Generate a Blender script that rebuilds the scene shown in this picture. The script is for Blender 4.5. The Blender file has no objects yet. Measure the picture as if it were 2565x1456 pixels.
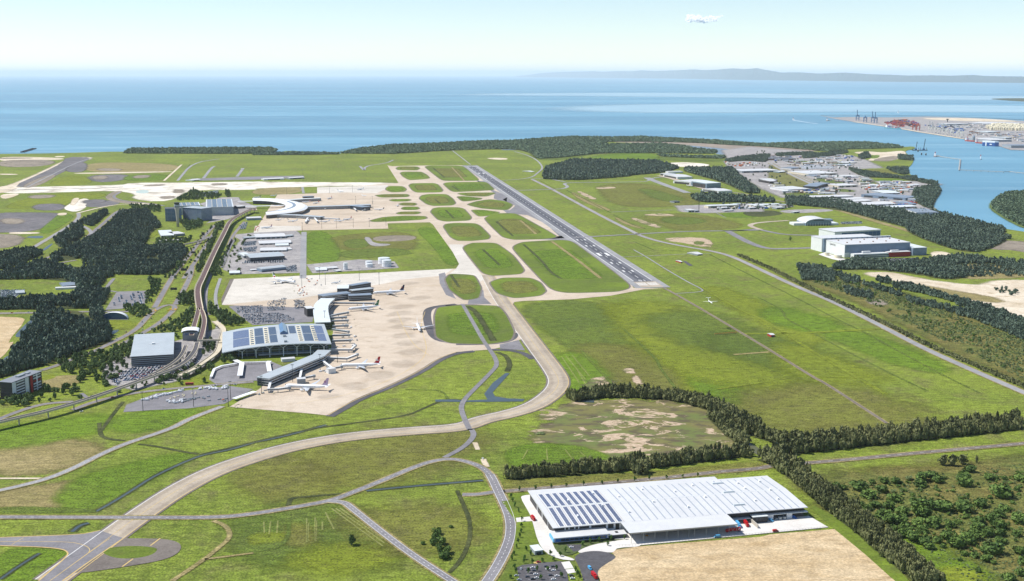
import bpy, math, random
import numpy as np
from mathutils import Vector, Matrix
from mathutils.geometry import tessellate_polygon
R = math.radians
SC = bpy.context.scene
COL = SC.collection
# ------------------------------------------------------------------ camera, sky, sun, exposure
CAM_H = 456.0                       # metres above the airfield
FOC, PCX, PCY, HORIZON = 3000.0, 1282.5, 728.0, 186.0    # survey of the photograph, in 2565x1456 units
TAN = (PCY - HORIZON) / FOC
COS = math.cos(math.atan(TAN))
cam = bpy.data.cameras.new('camera'); camo = bpy.data.objects.new('camera', cam); COL.objects.link(camo)
camo.location = (0, 0, CAM_H); camo.rotation_euler = (R(90) - math.atan(TAN), 0, 0)
cam.sensor_width = 36.0; cam.lens = 36.0 * FOC / 2565.0
cam.clip_start = 5.0; cam.clip_end = 600000.0
SC.camera = camo
SUN_EL, SHADOW_AZ = 54.0, -9.0      # shadows run to the right, a little towards the camera
wd = bpy.data.worlds.new('World'); SC.world = wd; wd.use_nodes = True
wn = wd.node_tree; bgn = wn.nodes['Background']
sky = wn.nodes.new('ShaderNodeTexSky'); sky.sky_type = 'NISHITA'; sky.sun_disc = False
sd = Vector((-math.cos(R(SHADOW_AZ)) * math.cos(R(SUN_EL)), -math.sin(R(SHADOW_AZ)) * math.cos(R(SUN_EL)), math.sin(R(SUN_EL))))
sky.sun_elevation = R(SUN_EL); sky.sun_rotation = math.atan2(sd.x, sd.y)
sky.altitude = 450; sky.air_density = 0.84; sky.dust_density = 0.0; sky.ozone_density = 1.3
wn.links.new(sky.outputs[0], bgn.inputs[0]); bgn.inputs[1].default_value = 0.115
sl = bpy.data.lights.new('sun', 'SUN'); sl.energy = 4.8; sl.angle = R(0.5); sl.color = (1.0, 0.955, 0.88)
so = bpy.data.objects.new('sun', sl); COL.objects.link(so)
so.rotation_euler = (-sd).to_track_quat('-Z', 'Y').to_euler(); so.location = (-400, 0, 900)
SC.view_settings.view_transform = 'Standard'; SC.view_settings.look = 'None'
SC.view_settings.exposure = 0.34; SC.view_settings.gamma = 1.0
SC.render.engine = 'CYCLES'
SC.cycles.max_bounces = 5; SC.cycles.diffuse_bounces = 2; SC.cycles.glossy_bounces = 2; SC.cycles.transmission_bounces = 2
SC.cycles.volume_bounces = 2; SC.cycles.transparent_max_bounces = 16; SC.cycles.use_denoising = True

# ------------------------------------------------------------------ survey: picture point -> place on the ground (or at height z)
TILES = {'Z': (0, 0, 1/1.5754), 'A': (0, 500, 2.427), 'B': (1000, 500, 2.427), 'C': (2000, 500, 2.427), 'D': (3041, 350, 2.427),
         'E': (0, 1100, 2.427), 'F': (800, 1000, 2.427), 'G': (1800, 1100, 2.427), 'H': (3041, 900, 2.427), 'I': (0, 1694, 2.427),
         'J': (1000, 1694, 2.427), 'K': (2000, 1694, 2.427), 'L': (3041, 1694, 2.427), 'M': (2500, 900, 2.427), 'N': (2500, 1400, 2.427),
         'O': (3341, 400, 3.664), 'Q': (600, 700, 3.64), 'R': (2600, 600, 3.206), 'S': (2500, 1950, 3.206), 'U': (2000, 2000, 4.275),
         'Y': (2000, 0, 1.2567)}
def W(t, x, y, z=0.0):
    a, b, s = TILES[t]; x = (a + x / s) / 1.5754; y = (b + y / s) / 1.5754
    k = (CAM_H - z) / (y - HORIZON)
    return Vector((k * (x - PCX) / COS, k * (FOC - (y - PCY) * TAN), z))
def pts(spec, z=0.0):
    """'K 10,20 30,40 L 5,6' -> world points; a capital letter changes the survey sheet"""
    out = []; t = 'Z'
    for w in spec.split():
        if w[0].isalpha(): t = w
        else:
            x, y = w.split(','); out.append(W(t, float(x), float(y), z))
    return out
def xy(p): return (p[0], p[1])

# ------------------------------------------------------------------ materials
MATS = {}
def lin(c):
    if isinstance(c, str):
        c = [int(c[i:i+2], 16) / 255 for i in (0, 2, 4)]
        return tuple(v / 12.92 if v <= .04045 else ((v + .055) / 1.055) ** 2.4 for v in c) + (1,)
    if max(c) > 1.5: return tuple((v / 255) ** 2.2 for v in c) + (1,)
    return tuple(c) + (1,)
class NT:
    def __init__(s, name):
        s.m = bpy.data.materials.new(name); s.m.use_nodes = True; s.t = s.m.node_tree; s.b = s.t.nodes['Principled BSDF']
        s.out = s.t.nodes['Material Output']; MATS[name] = s.m
    def n(s, typ, **kw):
        o = s.t.nodes.new('ShaderNode' + typ)
        for k, v in kw.items():
            if k[0] == 'i' and k[1:].isdigit(): s.set(o.inputs[int(k[1:])], v)
            elif k in o.inputs: s.set(o.inputs[k], v)
            else: setattr(o, k, v)
        return o
    def set(s, inp, v):
        if hasattr(v, 'is_linked') or hasattr(v, 'links'): s.t.links.new(v, inp)
        else: inp.default_value = v
    def pos(s, obj=False, scale=None):
        o = s.n('TexCoord').outputs['Object'] if obj else s.n('NewGeometry').outputs['Position']
        if scale: o = s.n('VectorMath', operation='MULTIPLY', i0=o, i1=scale).outputs[0]
        return o
    def noise(s, vec, scale, detail=3, rough=.55): 
        return s.n('TexNoise', Vector=vec, Scale=scale, Detail=detail, Roughness=rough).outputs[0]
    def ramp(s, fac, a, b): return s.n('MapRange', i0=fac, i1=a, i2=b, interpolation_type='SMOOTHSTEP').outputs[0]
    def mix(s, f, a, b, blend='MIX'):
        o = s.t.nodes.new('ShaderNodeMix'); o.data_type = 'RGBA'; o.blend_type = blend
        s.set(o.inputs[0], f); s.set(o.inputs[6], a); s.set(o.inputs[7], b); return o.outputs[2]
    def math(s, op, a, b=0.0, c=0.0): return s.n('Math', operation=op, i0=a, i1=b, i2=c).outputs[0]
    def col(s, c): s.set(s.b.inputs['Base Color'], c); return s
    def p(s, **kw):
        for k, v in kw.items(): s.set(s.b.inputs[k.replace('_', ' ')], v)
        return s
def mat(name, c, rough=.7, var=.18, scale=.15, obj=True, metal=0.0, spec=.3):
    """plain paint / metal / plaster with weathering noise"""
    if name in MATS: return MATS[name]
    t = NT(name); v = t.pos(obj); c = lin(c)
    n = t.math('ADD', t.math('MULTIPLY', t.noise(v, scale, 4), .6), t.math('MULTIPLY', t.noise(v, scale * 7, 2), .4))
    d = tuple(x * (1 - var) for x in c[:3]) + (1,); u = tuple(min(1, x * (1 + var)) for x in c[:3]) + (1,)
    t.col(t.mix(t.ramp(n, .3, .7), d, u)).p(Roughness=rough, Metallic=metal); t.b.inputs['Specular IOR Level'].default_value = spec
    return t.m
def ground_mat(name, cols, scales=(.004, .02, .11), feather=False, edge=.5, rough=.95, stretch=None, stripes=None, fine=.35, opacity=1.0):
    """soil / grass / sand / asphalt sheet from three layered noises; optional ragged feathered edge from the attribute 'edge'"""
    if name in MATS: return MATS[name]
    t = NT(name); v = t.pos(); c = [lin(x) for x in cols]
    vs = t.n('VectorMath', operation='MULTIPLY', i0=v, i1=stretch).outputs[0] if stretch else v
    a = t.mix(t.ramp(t.noise(vs, scales[0], 4), .38, .62), c[0], c[1])
    a = t.mix(t.ramp(t.noise(vs, scales[1], 4), .45, .75), a, c[2])
    n3 = t.noise(v, scales[2], 3, .7)
    a = t.mix(t.math('MULTIPLY', t.ramp(n3, .5, .85), .7), a, c[3] if len(c) > 3 else c[0])
    if stripes:
        ang, period, amt = stripes
        ww = t.n('VectorMath', operation='DOT_PRODUCT', i0=v, i1=(math.cos(ang), math.sin(ang), 0)).outputs['Value']
        sn = t.math('SINE', t.math('MULTIPLY', t.math('ADD', ww, t.math('MULTIPLY', t.noise(v, .02), 8.0)), 6.283 / period))
        a = t.mix(t.math('MULTIPLY', t.ramp(sn, -.2, 1), amt), a, c[1])
    sk = t.noise(t.pos(scale=(.06, .17, .1)), 1.0, 4, .7)
    gs = t.n('MapRange', i0=sk, i1=.3, i2=.7, i3=1 - fine * .7, i4=1 + fine * .7).outputs[0]
    g = t.n('MapRange', i0=t.noise(v, .45, 2, .6), i1=.3, i2=.7, i3=1 - fine, i4=1 + fine).outputs[0]
    g2 = t.n('MapRange', i0=t.noise(v, .07, 4, .65), i1=.3, i2=.7, i3=1 - fine * .45, i4=1 + fine * .45).outputs[0]
    t.col(t.n('VectorMath', operation='SCALE', i0=a, Scale=t.math('MULTIPLY', gs, t.math('MULTIPLY', g, g2))).outputs[0]).p(Roughness=rough)
    t.b.inputs['Specular IOR Level'].default_value = .15
    if feather:
        at = t.n('Attribute', attribute_name='edge').outputs['Fac']
        al = t.ramp(t.math('ADD', at, t.math('MULTIPLY', t.math('SUBTRACT', t.math('ADD', t.math('MULTIPLY', t.noise(v, .03, 3), .6), t.math('MULTIPLY', t.noise(v, .16, 3), .4)), .5), 1.6)), edge - .45, edge + .45)
        if opacity < 1: al = t.math('MULTIPLY', al, opacity)
        sh = t.n('MixShader', i0=al, i1=t.n('BsdfTransparent').outputs[0], i2=t.b.outputs[0]).outputs[0]
        t.t.links.new(sh, t.out.inputs[0])
    return t.m

# grass and soils (real base colours)
GRASS = ground_mat('grass', ((98, 112, 46), (114, 127, 50), (102, 103, 60), (130, 132, 74)), stripes=(R(9), 15, .26), fine=.55)
G_LUSH = ground_mat('lush_grass', ((94, 118, 40), (106, 132, 42), (96, 116, 46), (120, 136, 56)), feather=True, opacity=.75, fine=.5)
G_DARK = ground_mat('dark_grass', ((90, 106, 48), (100, 115, 50), (95, 108, 54), (114, 122, 64)), feather=True, opacity=.75, fine=.5)
G_OLIVE = ground_mat('olive_grass', ((110, 110, 56), (117, 120, 58), (103, 102, 60), (133, 128, 80)), feather=True, opacity=.75, scales=(.008, .03, .12), fine=.5)
G_YEL = ground_mat('yellow_grass', ((116, 127, 44), (126, 136, 48), (112, 123, 48), (136, 138, 68)), feather=True, opacity=.75, fine=.5)
G_DRY = ground_mat('dry_grass', ((128, 118, 78), (140, 128, 90), (117, 111, 70), (158, 143, 112)), feather=True, scales=(.01, .04, .2), stretch=(.5, 1, 1), fine=.45)
G_MOWN = ground_mat('mown_grass', ((150, 152, 92), (160, 160, 104), (140, 146, 84), (170, 168, 120)), feather=True, opacity=.5, fine=.3)
G_SCRUB = ground_mat('scrub_grass', ((104, 98, 56), (90, 96, 50), (116, 110, 64), (78, 90, 48)), feather=True, scales=(.012, .05, .2), fine=.6)
SANDM = ground_mat('bare_sand', ((192, 178, 156), (207, 195, 176), (172, 156, 130), (216, 207, 192)), feather=True, scales=(.006, .03, .15), fine=.2)
SANDY = ground_mat('pale_fill', ((206, 198, 184), (220, 214, 202), (150, 140, 126), (226, 221, 212)), feather=True, scales=(.006, .014, .08), fine=.2)
SOIL = ground_mat('bare_soil', ((125, 116, 104), (141, 131, 118), (107, 100, 92), (154, 143, 128)), feather=True, scales=(.006, .03, .15), fine=.3)
MUD = ground_mat('mud_flat', ((140, 127, 114), (154, 140, 124), (124, 114, 104), (163, 152, 136)), feather=True, scales=(.004, .02, .1), fine=.1, rough=.6)
DARKG = ground_mat('dark_fill', ((100, 98, 100), (114, 110, 112), (88, 88, 92), (124, 120, 118)), feather=True, scales=(.006, .03, .15), fine=.3)
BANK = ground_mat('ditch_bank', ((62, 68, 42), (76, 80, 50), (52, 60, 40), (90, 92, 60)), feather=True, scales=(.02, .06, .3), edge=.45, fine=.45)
PAD = ground_mat('graded_earth', ((178, 156, 122), (188, 168, 136), (164, 142, 108), (202, 184, 154)), scales=(.012, .045, .22), fine=.25, stretch=(.6, 1.3, 1))
CONC = ground_mat('taxiway_concrete', ((164, 152, 135), (174, 162, 146), (152, 141, 129), (184, 172, 158)), scales=(.006, .03, .3), fine=.12)
APRON = ground_mat('apron_concrete', ((181, 166, 148), (191, 177, 160), (173, 157, 138), (199, 188, 172)), scales=(.006, .03, .3), fine=.1)
PALEC = ground_mat('pale_concrete', ((190, 184, 174), (201, 195, 185), (180, 174, 164), (208, 203, 194)), scales=(.006, .03, .3), fine=.1)
WHITEC = ground_mat('white_concrete', ((201, 197, 192), (210, 207, 202), (192, 188, 182), (214, 211, 206)), scales=(.01, .05, .3), fine=.05)
ASPH = ground_mat('asphalt', ((120, 118, 122), (130, 128, 131), (110, 109, 112), (138, 136, 138)), scales=(.01, .05, .3), fine=.12)
ASPHD = ground_mat('dark_asphalt', ((84, 83, 86), (94, 92, 96), (75, 75, 79), (104, 102, 106)), scales=(.01, .04, .3), fine=.14)
RUNM = ground_mat('runway_asphalt', ((102, 103, 109), (112, 113, 119), (94, 95, 102), (120, 121, 126)), scales=(.01, .04, .3), fine=.12)
RUNS = ground_mat('runway_shoulder', ((138, 138, 140), (148, 148, 149), (128, 128, 131), (156, 156, 156)), scales=(.01, .04, .3), fine=.1)
SHOUL = ground_mat('dark_shoulder', ((108, 101, 96), (119, 112, 106), (96, 90, 86), (131, 124, 117)), scales=(.01, .04, .3), fine=.14)
GRAVEL = ground_mat('gravel_yard', ((142, 138, 138), (156, 152, 150), (120, 118, 120), (176, 172, 168)), scales=(.01, .05, .3), feather=True, fine=.3)
STAIN = ground_mat('rubber_stain', ((128, 118, 106), (136, 126, 114), (120, 110, 98), (142, 132, 120)), feather=True, edge=.6, opacity=.16)
WHITE_L = mat('white_marking', (208, 208, 206), .8, .12, .3); YEL_L = mat('yellow_marking', (190, 164, 106), .8, .12, .3)
def marsh_mat(name='marsh_sand', thr=.55):
    t = NT(name); v = t.pos(); vs = t.pos(scale=(.55, 1.0, 1))
    a = t.mix(t.ramp(t.noise(v, .012, 3), .4, .6), lin('5f6a30'), lin('6e6a38'))
    a = t.mix(t.ramp(t.noise(vs, .06, 6, .7), .44, .62), a, lin((84, 76, 54)))
    s = t.n('TexNoise', Vector=vs, Scale=.03, Detail=8, Roughness=.68, Distortion=1.2).outputs[0]
    s2 = t.noise(v, .004, 2)
    k = t.ramp(t.math('ADD', s, t.math('MULTIPLY', t.math('SUBTRACT', s2, .5), .3)), thr, thr + .035)
    a = t.mix(k, a, t.mix(t.ramp(t.noise(v, .2, 3), .35, .65), lin((160, 138, 114)), lin((186, 166, 142))))
    t.col(a).p(Roughness=.95)
    at = t.n('Attribute', attribute_name='edge').outputs['Fac']
    al = t.ramp(t.math('ADD', at, t.math('MULTIPLY', t.math('SUBTRACT', t.noise(v, .04, 4), .5), 2.0)), .25, .75)
    t.t.links.new(t.n('MixShader', i0=al, i1=t.n('BsdfTransparent').outputs[0], i2=t.b.outputs[0]).outputs[0], t.out.inputs[0])
    return t.m
MARSH = marsh_mat(); BROKEN = marsh_mat('broken_sand', .44)
def sea_mat(name, c1, c2, c3):
    t = NT(name); v = t.pos()
    st = t.noise(t.pos(scale=(.00006, .00045, 0)), 1.0, 5, .6)
    st2 = t.noise(t.pos(scale=(.0009, .004, 0)), 1.0, 4, .6)
    a = t.mix(t.ramp(st, .4, .66), lin(c1), lin(c2))
    a = t.mix(t.math('MULTIPLY', t.ramp(st2, .52, .72), .5), a, lin(c3))
    t.col(a).p(Roughness=t.n('MapRange', i0=st, i1=.35, i2=.65, i3=.36, i4=.5).outputs[0], IOR=1.33)
    t.b.inputs['Specular IOR Level'].default_value = .35
    bp = t.n('Bump', Strength=.35, Distance=2.0, Height=t.noise(t.pos(scale=(.03, .05, .03)), 1.0, 4, .6)); t.set(t.b.inputs['Normal'], bp.outputs[0])
    return t.m
SEA = sea_mat('sea_water', (86, 132, 156), (110, 156, 178), (140, 178, 194))
RIVER = mat('still_water', (96, 112, 124), .3, .15, .02, obj=False, spec=.5)
POND = mat('canal_water', (66, 78, 84), .35, .15, .02, obj=False, spec=.25)

# ------------------------------------------------------------------ mesh helpers
def link(o, parent=None):
    COL.objects.link(o)
    if parent is not None: o.parent = parent
    return o
def mesh(name, vs, fs, m, parent=None, smooth=False, mi=None):
    me = bpy.data.meshes.new(name); me.from_pydata([tuple(v) for v in vs], [], fs)
    for x in (m if isinstance(m, (list, tuple)) else [m]): me.materials.append(x)
    if mi is not None: me.polygons.foreach_set('material_index', mi)
    if smooth: me.polygons.foreach_set('use_smooth', [True] * len(me.polygons))
    me.update()
    return link(bpy.data.objects.new(name, me), parent)
def tag(o, label=None, cat=None, group=None, kind=None):
    if label: o['label'] = label
    if cat: o['category'] = cat
    if group: o['group'] = group
    if kind: o['kind'] = kind
    return o
def empty(name, loc=(0, 0, 0), rz=0.0, label=None, cat=None, group=None):
    e = bpy.data.objects.new(name, None); COL.objects.link(e); e.location = loc; e.rotation_euler = (0, 0, rz); e.empty_display_size = 1
    return tag(e, label, cat, group)
def kids(o): return [c for c in bpy.data.objects if c.parent == o]
def copy_tree(o, parent=None, _kids=None):
    c = o.copy(); COL.objects.link(c); c.parent = parent
    for ch in o.children: copy_tree(ch, c)
    return c
def chaikin(p, n=2, closed=True):
    p = [Vector(q) for q in p]
    for _ in range(n):
        q = [] if closed else [p[0]]
        for i in range(len(p) if closed else len(p) - 1):
            a, b = p[i], p[(i + 1) % len(p)]
            q += [a * .75 + b * .25, a * .25 + b * .75]
        if not closed: q.append(p[-1])
        p = q
    return p
def area(p): return .5 * sum(p[i].x * p[(i+1) % len(p)].y - p[(i+1) % len(p)].x * p[i].y for i in range(len(p)))
def ccw(p): return p if area(p) > 0 else p[::-1]
def offset(p, d, miter=2.0):
    """outline moved outwards by d metres (p counter-clockwise)"""
    out = []; n = len(p)
    for i in range(n):
        a, b, c = p[i - 1], p[i], p[(i + 1) % n]
        e1 = Vector((b.x - a.x, b.y - a.y)); e2 = Vector((c.x - b.x, c.y - b.y))
        e1 = e1.normalized() if e1.length else Vector((1, 0)); e2 = e2.normalized() if e2.length else e1
        n1 = Vector((e1.y, -e1.x)); n2 = Vector((e2.y, -e2.x)); k = 1 + n1.dot(n2)
        m = (n1 + n2) / max(k, .5)
        out.append(Vector((b.x + m.x * d, b.y + m.y * d, b.z)))
    return out
def sheet(name, p, z, m, smooth=0, kind='structure', parent=None, skirt=0.0, feather=0.0):
    p = ccw([Vector((q[0], q[1], 0)) for q in p])
    if smooth: p = chaikin(p, smooth)
    n = len(p); tri = [tuple(t) for t in tessellate_polygon([p])]
    tri = [t if area([p[i] for i in t]) > 0 else t[::-1] for t in tri]
    vs = [(q.x, q.y, z) for q in p]; fs = list(tri); at = [1.0] * n
    if feather:
        o = offset(p, feather); vs += [(q.x, q.y, z) for q in o]; at += [0.0] * n
        fs += [(i, n + i, n + (i + 1) % n, (i + 1) % n) for i in range(n)]
    if skirt:
        b = len(vs); vs += [(q.x, q.y, z - skirt) for q in p]; fs += [(b + i, b + (i + 1) % n, (i + 1) % n, i) for i in range(n)]; at += [1.0] * n
    ob = mesh(name, vs, fs, m, parent)
    if feather:
        a = ob.data.attributes.new('edge', 'FLOAT', 'POINT'); a.data.foreach_set('value', at)
    if kind and parent is None: ob['kind'] = kind
    return ob
def strip_pts(p, w):
    """left / right borders of a path of width w"""
    L, Rr = [], []
    for i in range(len(p)):
        a = p[max(0, i - 1)]; b = p[min(len(p) - 1, i + 1)]; d = Vector((b.x - a.x, b.y - a.y)); d = d.normalized() if d.length else Vector((1, 0))
        nn = Vector((-d.y, d.x)); ww = w[i] if isinstance(w, list) else w
        L.append(Vector((p[i].x + nn.x * ww / 2, p[i].y + nn.y * ww / 2, p[i].z))); Rr.append(Vector((p[i].x - nn.x * ww / 2, p[i].y - nn.y * ww / 2, p[i].z)))
    return L, Rr
def ribbon(name, spec, w, z, m, smooth=2, feather=0.0, parent=None, kind='structure', off=0.0):
    p = pts(spec) if isinstance(spec, str) else [Vector(q) for q in spec]
    if smooth: p = chaikin(p, smooth, False)
    if off: p = strip_pts(p, 2 * off)[0] if off > 0 else strip_pts(p, -2 * off)[1]
    L, Rr = strip_pts(p, w); n = len(p)
    vs = [(q.x, q.y, z) for q in L] + [(q.x, q.y, z) for q in Rr]; at = [1.0] * (2 * n)
    fs = [(i, n + i, n + i + 1, i + 1) for i in range(n - 1)]
    if feather:
        L2, R2 = strip_pts(p, w + 2 * feather); vs += [(q.x, q.y, z) for q in L2] + [(q.x, q.y, z) for q in R2]; at += [0.0] * (2 * n)
        fs += [(2 * n + i, i, i + 1, 2 * n + i + 1) for i in range(n - 1)] + [(n + i, 3 * n + i, 3 * n + i + 1, n + i + 1) for i in range(n - 1)]
    ob = mesh(name, vs, fs, m, parent)
    if feather:
        a = ob.data.attributes.new('edge', 'FLOAT', 'POINT'); a.data.foreach_set('value', at)
    if kind and parent is None: ob['kind'] = kind
    return ob
def dashes(p, length, gap, w, z, m, name='marking', parent=None):
    p = [Vector((q.x, q.y, 0)) for q in p]; vs, fs = [], []; d = 0.0; on = True; i = 0; left = length; a = p[0].copy()
    seg = []
    while i < len(p) - 1:
        b = p[i + 1]; L = (b - a).length
        if L <= left:
            if on: seg.append((a.copy(), b.copy()))
            left -= L; a = b.copy(); i += 1
        else:
            c = a + (b - a) * (left / L)
            if on: seg.append((a.copy(), c.copy()))
            a = c; on = not on; left = length if on else gap
    for a, b in seg:
        t = (b - a)
        if t.length < .05: continue
        t.normalize(); nn = Vector((-t.y, t.x, 0)) * w / 2; k = len(vs)
        vs += [(q.x, q.y, z) for q in (a + nn, a - nn, b - nn, b + nn)]; fs.append((k, k + 1, k + 2, k + 3))
    return mesh(name, vs, fs, m, parent)
# ------------------------------------------------------------------ water, land, far island
S2 = (-190000, -3000), (190000, -3000), (190000, 342000), (-190000, 342000)
SLICK = ground_mat('slick_water', ((150, 186, 204), (166, 198, 212), (158, 192, 208), (176, 204, 216)), feather=True, opacity=.8, scales=(.0004, .001, .01), rough=.4, fine=.05)
sea = mesh('sea', [(x, y, -2.0) for x, y in S2], [(0, 1, 2, 3)], SEA); sea['kind'] = 'structure'
coast = pts('Z -700,388 0,386 150,384 310,379 690,383 725,377 765,381 800,386 850,385 880,381 950,373 1020,367 1100,360 1180,355 1240,357 1290,351 '
            '1400,346 1520,348 1600,345 1700,348 1800,353 1950,360 2100,361 2200,364 2255,369 D 1375,552 1385,578 1290,592 1300,625 1365,650 1370,690 1350,730 '
            '1310,760 1320,810 1400,860 1600,910 1630,975 1590,1040 1550,1090 1565,1150 1700,1200 1900,1250 2040,1300 2230,1340 2427,1370 3300,1500')
coast = chaikin(coast, 1, False) + [Vector((1600, 600, 0)), Vector((1600, -300, 0)), Vector((-1900, -300, 0)), Vector((-2600, 2000, 0))]
sheet('ground', coast, 0.0, GRASS, skirt=4.0)
sheet('river_island', pts('D 2110,1150 2105,1110 2140,1060 2250,1003 2427,992 2800,1000 2800,1420 2427,1335 2300,1275 2180,1205'), 0.0, G_DARK, smooth=1, skirt=4, feather=10)
port = pts('D 480,258 620,290 790,317 1090,362 1260,387 1430,417 1840,482 1870,492 2030,522 2180,548 2300,587 2360,588 2427,592 2800,640 2800,330 2427,310 1950,282 1500,268 1150,277 800,272 600,276')
sheet('port_land', port, 0.0, GRAVEL, skirt=4, feather=4)
ribbon('sea_bund', 'D 478,256 700,253 1000,252 1500,262 1950,274 2427,299 2700,312', 22, .4, BANK, feather=6)
ribbon('sea_bund', 'D 600,277 800,271 1200,273 1500,268', 18, .45, BANK, feather=6)
sheet('sandbank', pts('D 1450,286 1700,280 2000,288 2300,306 2330,318 1900,312 1600,300'), .3, SANDM, smooth=1, feather=60)
sheet('port_yard', pts('D 800,320 1090,338 1300,318 1700,318 2300,335 2700,370 2700,610 2360,586 2300,583 2180,545 1840,478 1430,413 1090,360'), .3, GRAVEL, smooth=0, feather=6)
ribbon('quay', 'D 795,318 1090,361 1260,386 1430,416 1840,480', 34, .6, SANDM, smooth=0, feather=2)
sheet('mangrove_islet', pts('D 2090,98 2250,93 2427,92 2700,95 2700,130 2427,124 2250,112'), 0.0, BANK, smooth=1, skirt=3, feather=30)

sheet('calm_water', pts('Z 1150,236 1700,233 2300,240 2700,244 2700,250 2200,247 1600,240'), -1.96, SLICK, smooth=1, feather=1500)
sheet('calm_water', pts('Z 1480,268 1700,261 2100,262 2700,268 2700,280 2200,277 1700,280 1500,276'), -1.96, SLICK, smooth=1, feather=900)
def hills():
    base = 'Y 40,383 420,386 800,390 1200,397 1600,402 2000,407 2565,412 3000,417'
    top = '40,380 100,374 150,366 230,360 300,358 360,357 420,355 480,357 550,354 610,355 670,351 740,354 800,352 870,349 930,346 975,350 1020,349 1070,344 1120,342 1180,345 1215,343 1240,340 1265,346 1300,352 1360,362 1450,361 1550,368 1680,363 1800,371 1900,374 2000,378 2100,377 2200,379 2300,375 2400,381 2565,383 3000,388'
    tp = [tuple(float(v) for v in w.split(',')) for w in top.split()]
    bp = [tuple(float(v) for v in w.split(',')) for w in base.split()[1:]]
    rng = random.Random(4); vs, fs = [], []; N = 240; rows = 7
    for i in range(N + 1):
        x = 40 + (3000 - 40) * i / N
        yt = np.interp(x, [a for a, b in tp], [b for a, b in tp]) + rng.uniform(-.7, .7); yb = np.interp(x, [a for a, b in bp], [b for a, b in bp])
        g = W('Y', x, yb); k = (CAM_H + 0) / ((yb / 1.2567) / 1.5754 - HORIZON)
        hpx = (yb - yt) / 1.2567 / 1.5754; hh = max(6, hpx * k)
        for j in range(rows):
            f = j / (rows - 1)
            prof = [0, .22, .45, .72, 1.0, .55, 0][j]; dep = [0, .02, .045, .07, .09, .13, .17][j]
            q = g * (1 + dep); wob = rng.uniform(.8, 1.12) if 0 < j < 4 else 1
            vs.append((q.x, q.y, -2 + hh * prof * wob * (1 + dep * .9)))
    for i in range(N):
        for j in range(rows - 1):
            a = i * rows + j; fs.append((a, a + rows, a + rows + 1, a + 1))
    m = mat('island_bush', (46, 66, 60), .95, .25, .0008, obj=False)
    o = mesh('island_hills', vs, fs, m, smooth=False); o['kind'] = 'structure'
    for k, (x, wd_, h0) in enumerate([(1022, 34, .35), (1060, 14, .6), (1272, 24, .5), (1498, 22, .55), (1622, 26, .4), (1795, 10, .3), (1875, 16, .3), (2160, 30, .4), (2240, 70, .3), (2300, 30, .35)]):
        yb = np.interp(x, [a for a, b in bp], [b for a, b in bp]); g0 = W('Y', x - wd_ / 2, yb - .5); g1 = W('Y', x + wd_ / 2, yb - .5)
        hh = 260 * h0; u = g1 - g0; q = [g0, g0 + u * .3, g0 + u * .55, g0 + u * .8, g1]; zz = [5, 20 + hh * .3, 30 + hh * .6, 20 + hh * .4, 5]
        vv = [(a.x * .997, a.y * .997, 0) for a in q] + [(a.x * (1.0 + .02), a.y * (1.02), z) for a, z in zip(q, zz)]
        n = len(q); s = mesh('sand_blow', vv, [(i, i + 1, n + i + 1, n + i) for i in range(n - 1)], mat('dune_sand', 'e6dfd2', .9, .05), parent=o)
hills()

# ------------------------------------------------------------------ ground cover patches (each a sheet a few centimetres up)
PZ = [0.02]
def patch(name, spec, m, feather=12, smooth=2):
    PZ[0] += .002
    return sheet(name, pts(spec), PZ[0], m, smooth=smooth, feather=feather * (2.6 if feather >= 8 else 1.6))
# south fields
patch('grass_field', 'G 600,240 1400,210 1900,600 2250,950 2280,1080 1500,1060 1350,960 1180,700 900,480', G_DARK, 10)
patch('grass_field', 'G 1230,690 1500,650 1880,760 2230,1000 2200,1090 1560,1060 1400,900', G_OLIVE, 25)
patch('grass_field', 'G 1430,240 1560,260 2000,620 2427,940 2427,1140 2330,1100 2280,950 1850,560', G_YEL, 16)
patch('grass_field', 'G 980,740 1160,720 1400,930 1280,1080 1180,1110 1080,900', G_LUSH, 12)
patch('grass_field', 'N 560,160 760,120 1000,330 1300,560 1700,740 1640,800 1440,800 1150,650 900,420 620,330', G_LUSH, 8)
patch('grass_field', 'N 1180,470 1700,300 2427,500 2427,640 2150,740 1500,700', G_OLIVE, 40)
patch('grass_field', 'M 0,700 400,800 900,1000 1500,1456 700,1456 0,960', G_YEL, 30)
patch('grass_field', 'M 200,850 700,820 1000,1000 1000,1180 500,1050', G_DARK, 30)
patch('grass_field', 'M 850,1050 1300,1010 1800,1250 1900,1400 1200,1250', G_DARK, 30)
patch('grass_field', 'M 700,600 1250,900 1600,1100 1750,1060 1300,780 800,560', G_YEL, 14)
patch('grass_field', 'H 480,1010 860,990 1500,1250 1700,1400 1200,1300 800,1130', G_LUSH, 10)
patch('grass_field', 'H 100,1100 500,1250 1100,1456 300,1456', G_YEL, 20)
patch('grass_field', 'H 0,740 700,930 400,1000 0,880', G_LUSH, 14)
patch('marsh', 'G 1000,1230 1450,1195 1900,1195 2230,1220 2427,1340 N 700,600 960,880 740,945 300,960 60,1010 K 1000,300 900,250 600,150 300,60 G 1000,1420', MARSH, 14)
patch('grass_field', 'K 0,190 400,130 800,190 1010,300 300,350 60,380', G_LUSH, 6)
patch('soil_patch', 'G 1310,990 1400,960 1440,1040 1320,1070', MARSH, 10)
patch('sand_patch', 'G 1615,875 1660,860 1700,905 1640,895', BROKEN, 5); patch('sand_patch', 'G 1700,935 1740,950 1765,1010 1725,1000', BROKEN, 5)
patch('grass_field', 'I 0,90 330,70 700,120 880,180 800,260 480,400 0,420', G_DRY, 10)
patch('grass_field', 'I 0,620 500,540 900,520 820,640 640,740 0,740', G_DRY, 10)
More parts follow.
